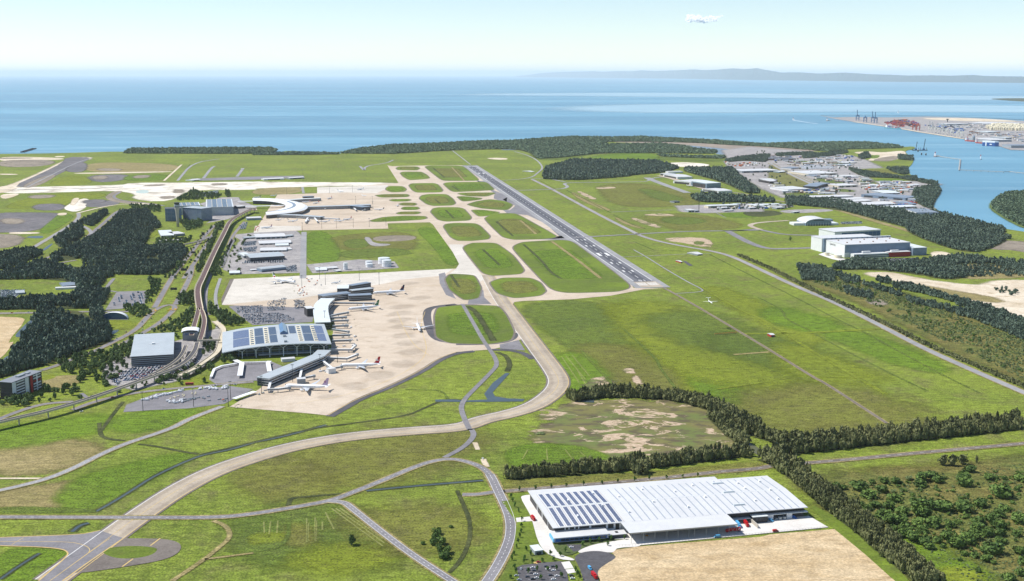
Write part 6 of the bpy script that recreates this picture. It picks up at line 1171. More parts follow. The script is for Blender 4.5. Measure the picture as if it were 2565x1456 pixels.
for x, y, r, h in ((1750, 1060, 75, 7.5), (1810, 1100, 70, 7), (1720, 1110, 60, 6), (1800, 1180, 60, 6.5), (1830, 1240, 80, 7.5), (1850, 1190, 60, 7), (1620, 1105, 35, 3), (1760, 1010, 55, 6.5), (1780, 1150, 50, 6)): g = W('J', x, y); tree('thicket_shrub', g.x, g.y, r * .095, h, 'shrub', 'bushy green shrub in the thicket beside the curved dark ditch', 'shrub', 'thicket beside the curved ditch')
g = W('J', 1892, 945); tree('thicket_shrub', g.x, g.y, 3.4, 2.6, 'shrub', 'small dark bush alone above the green thicket', 'shrub'); g = W('K', 330, 45); tree('thicket_shrub', g.x, g.y, 8, 2.2, 'pale', 'flat brownish bush in the grass above the warehouse belt', 'shrub')
g = W('M', 1500, 125); tree('lone_tree', g.x, g.y, 5, 11, 'garden', 'lone dark tree on the grass before the hangars')
YNG = 'U 255,250 240,350 240,450 215,530 195,625 160,710 120,820 80,910 330,755 395,830 735,835 905,850 300,900 290,960 130,1060 150,1130 60,1220 430,970 600,940 790,920 365,1130 510,1100 695,1095 840,1080 1165,1100 920,1210 1200,1180 1235,1235 580,1240 1560,600 1760,580 1980,560 1400,630 1290,665 1705,665 985,780 K 40,660 55,700 80,750 110,800 120,600 280,582 430,570 570,560 735,545 910,530 1065,516 1225,502 1365,490 1530,478 1685,468 1830,456'
for i, p in enumerate(pts(YNG)): tree('sapling', p.x, p.y, rt.uniform(1.5, 2.2), rt.uniform(3.6, 5.2), 'young', 'young bright green street tree ' + ('in the kerbside row left of the concrete drive' if i < 10 else 'on the lawns above the staff car park' if i < 20 else 'among the cars of the warehouse car park' if i < 29 else 'in the garden before the warehouse office' if i < 36 else 'in the row along the warehouse back and left lawn'), group='young trees around the warehouse')
GARD = [('E 560,880 700,760 950,720 1200,640 1300,560 1350,600 1260,740 1100,830 900,940 620,940', 10, .75), ('E 1500,500 1700,400 1850,290 1880,380 1780,480 1650,520', 10, .8), ('E 1985,250 2330,420 2300,460 2150,460 2000,330', 9, .9), ('E 1020,850 1250,780 1150,1000 1000,1060', 13, .45), ('E 1500,960 2100,790 1980,930 1520,1010', 11, .6), ('E -60,1150 400,1130 380,1180 250,1230 -60,1200', 9, .8), ('E 430,1060 780,1040 720,1120 480,1180', 12, .6), ('E 690,960 1000,950 1000,1000 760,1010', 12, .6), ('E 1440,0 1560,60 1500,180 1420,260 1380,230', 11, .7),
        ('E 1160,280 1400,270 1430,350 1350,380 1180,320', 10, .8), ('E 1690,170 1850,150 1870,250 1720,260', 9, .8), ('A 1560,1456 1660,1400 1720,1300 1760,1330 1640,1456', 10, .6), ('A 1870,1400 2000,1120 2090,960 2110,960 2040,1140 1920,1400', 9, .7), ('A 2040,1420 2100,1290 2190,1150 2210,1160 2080,1440', 11, .6), ('Q 380,640 730,640 720,720 520,770', 10, .8), ('Q 900,680 1030,660 1010,760 920,760', 9, .9), ('Q 60,900 560,880 540,950 60,980', 10, .6), ('A 1240,760 1530,760 1540,820 1260,810', 12, .7), ('Q 340,340 600,180 700,230 1000,260 980,300 700,320', 11, .6), ('Q 850,1360 1010,1340 1000,1420 860,1420', 8, .9), ('E 2120,770 2230,720 2260,800 2120,820', 8, .8), ('Q 1050,220 1120,190 1120,290 1060,290', 9, .9), ('E 1950,620 2060,600 2060,720 1930,740', 9, .6), ('E 540,800 830,700 830,760 640,880', 12, .8)]
GWH = ['in the thick grove left of the silver roofed car park', 'in the grove beyond the car park beside the railway fork', 'in the grove between railway fork and staff car lot', 'among the parked cars left of the railway curve', 'along the elevated departure road below the terminal', 'in front of the dark office block at the left edge', 'on the verge right of the dark office block', 'around the dry lawn beside the dark office block', 'beside the long stay car lot', 'between the shell roofed building and the roundabout', 'beside the railway above the roundabout',
       'at the forest edge by the avenue', 'in the row along the left side of the railway', 'in the row along the right side of the railway', 'in front of the dark hotel blocks', 'in the clump beside the railway bend', 'among the white shades near the control tower base', 'on the edge of the forest left of the hotels', 'around the remote lot behind the hotels', 'where the railway meets the apron fence', 'at the left end of the terminal front', 'beside the road behind the striped car park', 'between station footbridge and departure road', 'along the curving road beside the dark forest']
gl = [(float(x), float(y), GWH[k]) for k, (s, st_, kk) in enumerate(GARD) for x, y in fill(s, st_, 500 + k, kk)]; gl.sort(key=lambda q: math.hypot(q[0], q[1])); gp = np.array([(x, y) for x, y, w in gl])
for x, y, wh_ in gl[:300]: tree('garden_tree', float(x), float(y), rt.uniform(3.4, 6.6), rt.uniform(5.5, 9.5), 'garden', 'dark broadleaf tree ' + wh_, group='trees in the airport grounds')
if len(gp) > 300: forest('airport_grove', 'more dark trees lining the avenues behind the terminal', gp[300:], T_MID, LF_GARD, 4.8, 9, 12, 'trees')
forest('airport_grove', 'scattered roadside trees and bushes across the landside precinct', np.concatenate([fill('E 560,900 1000,700 1500,450 1900,260 1960,300 1850,520 1200,960 700,1040', 17, 151, .28), fill('A 1600,1456 1950,1000 2090,930 2060,1100 1880,1456', 17, 152, .3), fill('Q 1040,1380 1200,900 1450,820 1330,1000 1250,1390', 15, 153, .3), fill('E 250,1200 700,1060 1500,990 2000,940 2000,1000 1300,1080 700,1180 300,1250', 14, 154, .3)]), T_MID, LF_GARD, 3.6, 6, 13, 'trees')
print('TREES', len(bp_), len(gp))
# ------------------------------------------------------------------ aircraft
GREYP = mat('aircraft_grey', 'b9bec4', .4, .05, .3)
def ring(x, r, z, sy=1.0, n=12): return [(x, r * sy * math.cos(k * 6.28318 / n), z + r * math.sin(k * 6.28318 / n)) for k in range(n)]
def airliner(label, nose, tail, fin, L=64., span=60., eng=2, tile='F', fus=WHITEP, logo=None, belly=None, z=0., prop=False, group=None, scale_to=None, patch=None, name='airliner', hdg=None):
    if hdg is None:
        a, b = W(tile, *nose, 4.0), W(tile, *tail, 6.0); c = (a + b) / 2; ang = math.atan2(a.y - b.y, a.x - b.x)
    else: c = W(tile, *nose, z + 4.0); ang = hdg
    r = empty(name, (c.x, c.y, z), ang, label, 'aircraft', group); R0 = L * .046; h = L * .073 + (1.0 if not prop else .6); x0, x1 = L / 2, -L / 2
    prof = [(.5, .05, -.35), (.485, .45, -.25), (.46, .75, -.12), (.42, .95, -.02), (.36, 1, 0), (-.18, 1, 0), (-.3, .86, .12), (-.4, .55, .38), (-.47, .28, .58), (-.5, .1, .68)]
    MB().loft([ring(L * f, R0 * k, h + R0 * dz) for f, k, dz in prof]).build('fuselage', fus, r, True)
    MB().box(L * .455, L * .475, -R0 * .55, R0 * .55, h + R0 * .32, h + R0 * .58).build('cockpit_window', GLASS, r)
    for s in (1, -1):
        MB().box(-L * .22, L * .38, s * R0 * .985 - .04, s * R0 * .985 + .04, h + R0 * .12, h + R0 * .26).build('cabin_windows', GLASS, r)
        if prop: W_ = [(L * .08, 0, h + R0 * .9, L * .085, .5), (L * .045, span * .5, h + R0 * 1.0, L * .05, .25)]
        else: W_ = [(L * .1, R0 * .5, h - R0 * .55, L * .17, 1.1), (L * .0, span * .17, h - R0 * .3, L * .115, .7), (-L * .125, span * .48, h + R0 * .35, L * .035, .25), (-L * .15, span * .5, h + R0 * .8, L * .018, .15)]
        MB().loft([[(x, s * y, zz), (x - cc * .45, s * y, zz + t_ / 2), (x - cc, s * y, zz), (x - cc * .45, s * y, zz - t_ / 2)] for x, y, zz, cc, t_ in W_]).build('wing', GREYP if not prop else WHITEP, r)
        tz = h + R0 * (.45 if not prop else 5.0)
        MB().loft([[(x, s * y, tz + dz), (x - cc * .5, s * y, tz + dz + .3), (x - cc, s * y, tz + dz), (x - cc * .5, s * y, tz + dz - .3)] for x, y, dz, cc in ((-L * .41, 0, 0, L * .085), (-L * .475, span * .165, .7, L * .03))]).build('tailplane', fus, r)
        ex = [(.035, .155), (-.055, .32)] if eng == 4 else [(.04, .16)]
        for fx, fy in ex:
            y = s * span * fy; x = L * fx + 1.5; er = R0 * (.55 if not prop else .4); ez = h - R0 * .75 - er * .3 if not prop else h + R0 * .7
            e = MB().loft([[(xx, y + rr * math.cos(k * .6283), ez + rr * math.sin(k * .6283)) for k in range(10)] for xx, rr in ((x + L * .035, er * .85), (x + L * .025, er), (x - L * .02, er * .95), (x - L * .045, er * .5))]).build('engine', WHITEP, r)
            MB().tube((x + L * .0352, y, ez), (x + L * .0356, y, ez), er * .8, n=10).build('fan', TIMB, e)
            if prop:
                for k in range(4): MB().bar((x + L * .038, y, ez), (x + L * .038, y + 2 * math.cos(k * 1.571), ez + 2 * math.sin(k * 1.571)), .25, .1).build('propeller_blade', TIMB, e)
            else: MB().box(x - L * .03, x + L * .01, y - .25, y + .25, ez + er * .8, ez + er * 1.6).build('pylon', GREYP, e)
        MB().tube((-L * .03, s * R0 * 1.1, 0), (-L * .03, s * R0 * 1.1, h - R0 * .6), .35, n=6).tube((-L * .03, s * R0 * 1.1 - .5, .6), (-L * .03, s * R0 * 1.1 + .5, .6), .7, n=10).build('main_gear', TIMB, r)
    MB().tube((L * .4, 0, 0), (L * .4, 0, h - R0 * .8), .25, n=6).tube((L * .4, -.4, .45), (L * .4, .4, .45), .5, n=10).build('nose_gear', TIMB, r)
    fh = R0 * (3.4 if not prop else 3.2); ft = .22
    P = [(-L * .31, h + R0 * .8), (-L * .355, h + R0 * 1.15), (-L * .465, h + R0 + fh), (-L * .51, h + R0 + fh), (-L * .475, h + R0 * .75)]
    f = MB().add([(x, y, zz) for y in (-ft, ft) for x, zz in P], [(4, 3, 2, 1, 0), (5, 6, 7, 8, 9)] + [(i, (i+1) % 5, 5 + (i+1) % 5, 5 + i) for i in range(5)]).build('fin', fin, r)
    for s in (1, -1):
        if logo:
            lm, pg = logo; w = len(pg); y = s * (ft + .05)
            MB().add([(-L * .475 + u * L * .11, y, h + R0 * 1.1 + v * fh * .85) for u, v in pg], [tuple(range(w))]).build('tail_emblem', lm, f)
        if patch:
            for m, pg in patch: MB().add([(-L * .475 + u * L * .11, s * (ft + .04), h + R0 * 1.1 + v * fh * .85) for u, v in pg], [tuple(range(len(pg)))]).build('tail_stripe', m, f)
    return r
ROO = [(.1, .3), (.35, .42), (.55, .3), (.72, .5), (.95, .62), (.7, .62), (.5, .75), (.3, .85), (.42, .62), (.2, .5)]; STAR = [(.3, .5), (.42, .38), (.6, .4), (.7, .55), (.6, .7), (.42, .7)]
BIRD = [(.1, .45), (.4, .5), (.6, .75), (.75, .7), (.5, .4)]; FLOW = [(.25, .45), (.4, .3), (.62, .35), (.72, .52), (.58, .7), (.35, .65)]
NAVY = mat('navy_paint', '1e2140', .4, .06, .3); GREENP = mat('tail_green', '2c6b45', .4, .06, .3); MAUVE = mat('tail_mauve', 'a878a0', .4, .08, .3); REDT = mat('tail_red', 'b01c2a', .4, .06, .3); BLK = mat('black_paint', '1c1c1e', .4, .06, .3)
airliner('huge four engined white jet parked nose right on the pale apron', (905, 285), (655, 240), WHITEP, 72.7, 79.8, 4, patch=[(BLK, [(.5, .55), (.85, .55), (.1, 1.12), (-.1, 1.12)]), (GREENP, [(.25, .3), (.5, .55), (-.1, 1.1), (-.18, 1.0), (.1, .45)]), (REDP, [(.2, -.05), (.9, -.05), (.8, .22), (.3, .28), (.05, .2)])])
airliner('wide white jet with a red kangaroo tail docked right of the slanting concourse', (1325, 1080), (1690, 1062), REDT, 63, 60, logo=(WHITEP, ROO)); airliner('white jet with a pink flowered tail in the nearest bay', (795, 1278), (1195, 1280), mat('tail_lilac', 'b9a3bd', .4, .06, .3), 67, 64, logo=(MAUVE, FLOW))
airliner('white jet with a green tail docked behind the short boarding bridges', (1390, 540), (1690, 505), GREENP, 64, 60, logo=(WHITEP, STAR)); airliner('long pale jet with a dark navy tail at the farthest gate', (1632, 385), (1930, 362), NAVY, 67, 64, logo=(ORANGE, BIRD))
airliner('plain white jet taxiing head on towards the camera at the apron edge', (2082, 745), (2052, 668), WHITEP, 57, 60); airliner('small white jet parked beyond the pale apron bays', (1245, 278), (1300, 262), WHITEP, 25, 24)
for nose, tail, fin, lb, L, logo in (((880, 622), (790, 608), BLUE_R, 'white jet with a grey tail at the upper left of the northern apron', 36, None), ((975, 603), (1075, 588), WHITEP, 'white jet parked near the grassy oval of the northern apron', 38, None), ((1085, 660), (1035, 650), WHITEP, 'small white jet rolling past the parked rows', 26, None), ((1372, 762), (1385, 738), WHITEP, 'white jet holding between two small grass islands', 32, None), ((1165, 790), (1240, 785), BLK, 'white jet with a dark tail beyond the long pier tip', 36, None),
     ((845, 893), (955, 872), REDT, 'jet with a red tail at the right end of the lower row', 38, ROO), ((60, 972), (190, 952), mat('tail_pink', 'b58a98', .4, .06, .3), 'pale jet with a pink tail parked below the ring terminal', 40, None), ((680, 695), (778, 668), REDT, 'jet with a red tail at the tip of the upper pier', 38, ROO), ((470, 722), (535, 712), REDT, 'jet with a red tail tucked between ring roof and long pier', 36, ROO), ((560, 735), (638, 718), REDT, 'second red tailed jet between ring roof and long pier', 36, None), ((660, 790), (752, 765), BLUED, 'jet with a blue tail under the long pier', 38, None), ((1040, 800), (1080, 788), WHITEP, 'small white jet docked under the pier tip', 26, None),
     ((640, 905), (720, 898), WHITEP, 'white jet nose in at the lower pier', 34, None), ((510, 915), (540, 870), WHITEP, 'white jet facing the camera at the lower pier', 34, None), ((790, 900), (850, 893), WHITEP, 'plain white jet beside the red tailed one in the lower row', 34, None), ((330, 905), (420, 893), WHITEP, 'white jet at the left of the lower row', 34, None), ((0, 680), (65, 668), NAVY, 'jet with a dark tail left of the ring roof', 36, None), ((165, 658), (215, 650), WHITEP, 'small white jet on the grey stand behind the ring roof', 26, None), ((215, 890), (262, 880), WHITEP, 'short white jet at the far left of the lower row', 24, None)):
    airliner(lb, nose, tail, fin, L, L * .95, tile='B', logo=(WHITEP, logo) if logo else None, group='jets at the ring terminal')
airliner('light aircraft on the far grey taxi lane', (2335, 400), (2300, 402), WHITEP, 18, 20, tile='A', prop=True, name='light_aircraft'); airliner('white jet with a blue tail outside the northern hangars', (620, 495), (540, 488), BLUEP, 30, 30, tile='R'); airliner('small white jet among vans beside the vaulted hangar', (450, 425), (330, 415), WHITEP, 28, 26, tile='R')
airliner('white twin propeller aircraft flying low over the field', (735, 700), None, WHITEP, 24, 27, tile='M', prop=True, z=46, hdg=math.atan2(-RU.y, -RU.x), name='propeller_aircraft')
# ------------------------------------------------------------------ road vehicles
def wheels(r, xs, w, rad, kd='wheel'):
    for x in xs:
        for s in (1, -1): MB().tube((x, s * (w - .3), rad), (x, s * w, rad), rad, n=10).build(kd, BLACKM, r)
def car(label, p, ang, m, group=None, cat='car', name='parked_car'):
    r = empty(name, (p.x, p.y, GZ + .06), ang, label, cat, group)
    S = lambda x, w, z0, z1: [(x, -w, z0), (x, w, z0), (x, w * .96, z1), (x, -w * .96, z1)]
    MB().loft([S(-2.2, .8, .35, .8), S(-2.0, .88, .25, .95), S(-.8, .9, .22, .98), S(.9, .9, .22, .95), S(2.0, .86, .25, .75), S(2.25, .75, .35, .6)]).build('body', m, r)
    MB().loft([S(-1.75, .76, .96, 1.0), S(-1.2, .74, .96, 1.4), S(.2, .72, .96, 1.45), S(1.0, .74, .96, 1.0)]).build('cabin_glass', GLASS, r); MB().box(-1.2, .2, -.68, .68, 1.42, 1.48).build('roof', m, r); wheels(r, (-1.35, 1.35), .9, .33); return r
def van(label, p, ang, m, L=5.6, group=None, name='delivery_van'):
    r = empty(name, (p.x, p.y, GZ + .06), ang, label, 'van', group); S = lambda x, w, z0, z1: [(x, -w, z0), (x, w, z0), (x, w * .93, z1), (x, -w * .93, z1)]
    MB().loft([S(-L/2, 1, .4, 2.3), S(-L/2 + .2, 1.02, .35, 2.45), S(L*.2, 1.02, .35, 2.45), S(L*.33, 1, .35, 1.5), S(L/2 - .1, .95, .35, 1.15), S(L/2, .85, .45, .9)]).build('body', m, r)
    MB().loft([[(L*.215, -.9, 2.3), (L*.215, .9, 2.3), (L*.345, .9, 1.45), (L*.345, -.9, 1.45)], [(L*.235, -.9, 2.33), (L*.235, .9, 2.33), (L*.36, .9, 1.48), (L*.36, -.9, 1.48)]]).build('windscreen', GLASS, r)
    for s in (1, -1): MB().box(L*.02, L*.2, s * 1.01 - .04, s * 1.01 + .04, 1.4, 2.0).build('side_window', GLASS, r)
    wheels(r, (-L*.3, L*.32), 1.05, .4); return r
def truck(label, p, ang, m, L=14., cabm=None, emblem=False, name='semi_trailer_truck'):
    r = empty(name, (p.x, p.y, GZ + .06), ang, label, 'truck')
    t = MB().box(-L/2, L/2 - 3.2, -1.25, 1.25, 1.2, 4.1).build('trailer', m, r); MB().box(-L/2 + .2, L/2 - 3.4, -.5, .5, .8, 1.19).build('chassis', TIMB, r)
    cb = MB().loft([[(x, -1.2, z0), (x, 1.2, z0), (x, 1.15, z1), (x, -1.15, z1)] for x, z0, z1 in ((L/2 - 2.9, .6, 3.5), (L/2 - .9, .6, 3.4), (L/2 - .1, .6, 2.2), (L/2, .6, 1.4))]).build('cab', cabm or m, r); MB().box(L/2 - .75, L/2 - .4, -1.08, 1.08, 2.3, 3.0).build('windscreen', GLASS, cb)
    wheels(r, (-L/2 + 1.2, -L/2 + 2.5, L/2 - 3.4, L/2 - 1.1), 1.25, .5)
    if emblem:
        for s in (1, -1):
            n = 14; MB().add([(-L/2 + 1.9 + 1.1 * math.cos(k * 6.283 / n), s * 1.27, 2.7 + 1.1 * math.sin(k * 6.283 / n)) for k in range(n)], [tuple(range(n))]).build('round_emblem', WHITEP, t)
            MB().add([(-L/2 + 1.9 + a, s * 1.29, 2.7 + b) for a, b in ((-.7, -.6), (.1, -.8), (.8, -.1), (.5, .7), (0, .2), (-.2, .75), (-.5, .1))], [tuple(range(7))]).build('emblem_mark', REDP, t)
    return r
UX = WA
truck('long red trailer truck parked side on under the awning end', wp(181, 129), UX + math.pi, REDP, 16, emblem=True); truck('red trailer truck backed into the loading dock', wp(201, 115), UX - math.pi / 2 - .1, REDP, 13); truck('light blue trailer truck backed into the dock beside the red one', wp(192, 116), UX - math.pi / 2 - .1, BLUEP, 13)
van('light blue van parked by the fence under the awning', wp(159.5, 139.5), UX + math.pi, BLUEP, 6.5); van('dark red van parked at the fence near the yard corner', wp(223, 138), UX, REDP, 6); van('blue van beside the white fire wall nearest the dock office', wp(231, 110), UX - 1.2, BLUEP, 5.6); van('darker blue van by the far fire wall at the yard end', wp(258, 108), UX - 1.1, BLUED, 5.6)
truck('red rigid truck on the drive along the warehouse left side', wp(-9, 54), UX - math.pi / 2 + .15, REDP, 8.5); p1, p2 = W('K', 795, 1345), W('K', 838, 1425); van('light blue van on the round turning area', p1, UX - math.pi / 2 + .1, BLUEP, 6.5); truck('red truck entering the turning area at the bottom edge', p2, UX - math.pi / 2 + .1, REDP, 11)
fl = empty('forklift', wp(92, 122, GZ), UX, 'yellow forklift near the left end of the loading awning', 'forklift'); MB().box(-1.4, 1.2, -.7, .7, .4, 1.3).build('body', mat('forklift_yellow', 'b8802c', .5, .1, .5), fl); MB().box(-.6, .5, -.6, .6, 2.2, 2.35).build('overhead_guard', TIMB, fl); MB().box(1.25, 1.4, -.5, .5, .2, 3.4).build('mast', TIMB, fl); wheels(fl, (-1, .8), .75, .4)
for x in (-.55, .45):
    for s in (1, -1): MB().box(x - .05, x + .05, s * .55 - .05, s * .55 + .05, 1.3, 2.2).build('guard_post', TIMB, fl)
GUN = mat('gunmetal_paint', '4a4e56', .35, .06, .3); SILV = mat('silver_paint', 'aab0b6', .3, .06, .3); CARS = {'white': WHITEP, 'silver': SILV, 'dark grey': GUN, 'red': REDT, 'black': BLK, 'blue': BLUED}
for (x, y, c_) in ((240, 1065, 'silver'), (440, 1045, 'white'), (360, 1085, 'dark grey'), (460, 1095, 'dark grey'), (490, 1155, 'white'), (510, 1218, 'white'), (440, 1240, 'black'), (665, 1025, 'dark grey'), (780, 1027, 'dark grey'), (695, 1070, 'white'), (790, 1092, 'white'), (740, 1175, 'dark grey'), (850, 1185, 'white'), (1090, 1177, 'dark grey'), (1110, 1225, 'white'), (165, 1180, 'silver'), (535, 950, 'red'), (1090, 700, 'white'), (210, 1250, 'silver'), (790, 1240, 'white'), (350, 1200, 'dark grey')):
    car({'red': 'red car in a yellow bay at the top of the warehouse car park'}.get(c_, c_ + ' car parked in the warehouse staff car park at the bottom edge'), W('U', x, y), UX + (0 if x != 240 else 1.4), CARS[c_], 'cars in the warehouse car park')
vs_ = MB()
for cx in (395, 760):
    for k in range(6): q = W('U', cx - 110 + k * 14, 1030 + k * 42); q2 = W('U', cx + 20 + k * 14, 1026 + k * 42); vs_.path_box([(q.x, q.y), (q2.x, q2.y)], .18, GZ + .05, GZ + .056)
vs_.build('bay_lines', WHITE_L)['kind'] = 'structure'
q = [W('U', *w) for w in ((450, 940), (520, 940), (520, 972), (455, 975))]; sheet('marked_bay', q, GZ + .06, YEL_L)
car('white car on the grass track beside the road fork', W('J', 2197, 288), 1.9, WHITEP, name='parked_car')
BUS = W('E', 1815, 1020); bu = empty('tour_bus', (BUS.x, BUS.y, GZ), R(8), 'dark red bus on the road below the coach yard lawn', 'bus'); MB().box(-6, 6, -1.25, 1.25, .5, 3.3).build('body', REDT, bu); MB().box(-5.8, 5.8, -1.28, 1.28, 1.7, 2.7).build('window_band', GLASS, bu); wheels(bu, (-4, 4), 1.28, .5)
# parked cars of the big lots: a small two-tone body each
CM = {}
for nm, m in CARS.items():
    b = MB().box(-2.2, 2.2, -.9, .9, .25, .95); c = MB().loft([[(-1.7, -.8, .96), (-1.7, .8, .96), (-1.2, .7, 1.45), (-1.2, -.7, 1.45)], [(1.1, -.8, .96), (1.1, .8, .96), (.4, .7, 1.45), (.4, -.7, 1.45)]])
    me = bpy.data.meshes.new('car_body'); me.from_pydata(b.v + c.v, [], b.f + [tuple(i + 8 for i in f) for f in c.f]); me.materials.append(m); me.materials.append(GLASS); me.polygons.foreach_set('material_index', [0] * len(b.f) + [1] * len(c.f)); CM[nm] = me
LOTS = [('E 1075,250 1170,150 1200,150 1120,265', 'in the left rows of the long stay lot beside the forest', R(20)), ('E 1170,250 1290,125 1340,125 1225,250', 'in the middle rows of the long stay lot beside the forest', R(20)), ('E 1255,265 1360,125 1410,125 1330,265', 'in the right rows of the long stay lot beside the forest', R(20)), ('E 1335,265 1410,130 1445,125 1390,220', 'at the right edge of the long stay lot', R(20)),
        ('F 320,515 580,500 580,570 330,575', 'in the left block of the staff lot beneath the pale apron', R(102)), ('F 620,470 800,425 790,550 620,560', 'in the upper block of the staff lot beneath the pale apron', R(102)), ('F 370,590 740,575 880,620 870,655 500,680 410,640', 'in the crowded block just behind the terminal roof', R(102)), ('F 875,450 975,445 975,530 880,535', 'in the two short rows beside the tall dark annex', R(80)),
        ('E 1240,860 1560,830 1580,890 1380,960 1180,990 1200,900', 'in the lot at the foot of the silver roofed car park', R(5)), ('E 1600,920 1880,760 1900,800 1700,920', 'in the strip under the railway curve', R(30)), ('E 1050,970 1180,880 1200,900 1130,1030', 'in the side lot among trees left of the railway', R(50)), ('Q 1290,940 1500,920 1480,980 1300,990', 'beside the second freight shed', R(60)), ('Q 1310,1020 1500,1000 1490,1070 1320,1070', 'beside the third freight shed', R(60)), ('Q 1330,1205 1900,1185 1900,1225 1300,1240', 'in the row before the large grey freight building', R(10)), ('Q 1930,1290 2080,1260 2080,1350 1930,1360', 'at the right of the low arched freight building', R(80)), ('Q 1260,700 1380,640 1360,740 1270,750', 'in the small lot beside the railway bend', R(10)),
        ('Q 610,230 960,190 950,270 620,290', 'in the remote lot behind the hotels', R(10)), ('H 780,300 1400,290 1400,335 790,330', 'in the strip before the red hangar block', R(8)), ('R 2300,890 2565,880 2565,910 2310,915', 'right of the arched hangar', R(8)), ('R 1560,660 1700,680 1700,700 1600,700', 'behind the low sheds by the tree corner', R(8)), ('E 0,110 250,110 120,200 0,210', 'in the yard at the left edge among trees', R(10))]
cars = []
rc_ = random.Random(3)
for k, (s, lb, a) in enumerate(LOTS):
    p = pts(s); ctr = sum(p, Vector()) / len(p); ux, uy = math.cos(a), math.sin(a); sx = 5.6 if k not in (6, 8) else 5.2; sy = 2.9
    for i in range(-40, 40):
        for j in range(-60, 60):
            if k < 8 and i % 3 == 2: continue
            x = ctr.x + ux * i * sx - uy * j * sy; y = ctr.y + uy * i * sx + ux * j * sy
            if rc_.random() < .2 or not inside(np.array([[x, y]]), p)[0]: continue
            cars.append((math.hypot(x, y), x + rc_.uniform(-.3, .3), y + rc_.uniform(-.3, .3), a, rc_.choice(('white',) * 5 + ('silver',) * 4 + ('dark grey',) * 3 + ('black', 'black', 'red', 'blue')), lb))
cars.sort(); restc = {}
for d, x, y, a, c_, lb in cars[:300]:
    o = bpy.data.objects.new('parked_car', CM[c_]); COL.objects.link(o); o.location = (x, y, Z0 + .02); o.rotation_euler = (0, 0, a + (math.pi if rc_.random() < .5 else 0)); tag(o, c_ + ' car parked ' + lb, 'car', 'parked cars in the airport lots')
fm = [MB(), MB(), MB(), MB()]
for d, x, y, a, c_, lb in cars[300:]:
    t = fm[{'white': 0, 'silver': 1}.get(c_, 2)]; ca, sa = math.cos(a), math.sin(a)
    for tgt, (x0, x1, w, z0, z1) in ((t, (-2.2, 2.2, .9, .2, .95)), (fm[3], (-1.5, .8, .75, .96, 1.45))):
        tgt.add([(x + ca * u - sa * v, y + sa * u + ca * v, Z0 + z) for z in (z0, z1) for u, v in ((x0, -w), (x1, -w), (x1, w), (x0, w))], [(4, 5, 6, 7), (0, 1, 5, 4), (1, 2, 6, 5), (2, 3, 7, 6), (3, 0, 4, 7)])
V, F, MI = [], [], []
for i, t in enumerate(fm): k = len(V); V += t.v; F += [tuple(j + k for j in f) for f in t.f]; MI += [i] * len(t.f)
o = mesh('far_parked_cars', V, F, [WHITEP, SILV, GUN, GLASS], mi=MI); tag(o, 'distant parked cars filling the lots behind the terminals', 'cars', kind='stuff')
print('CARS', len(cars))
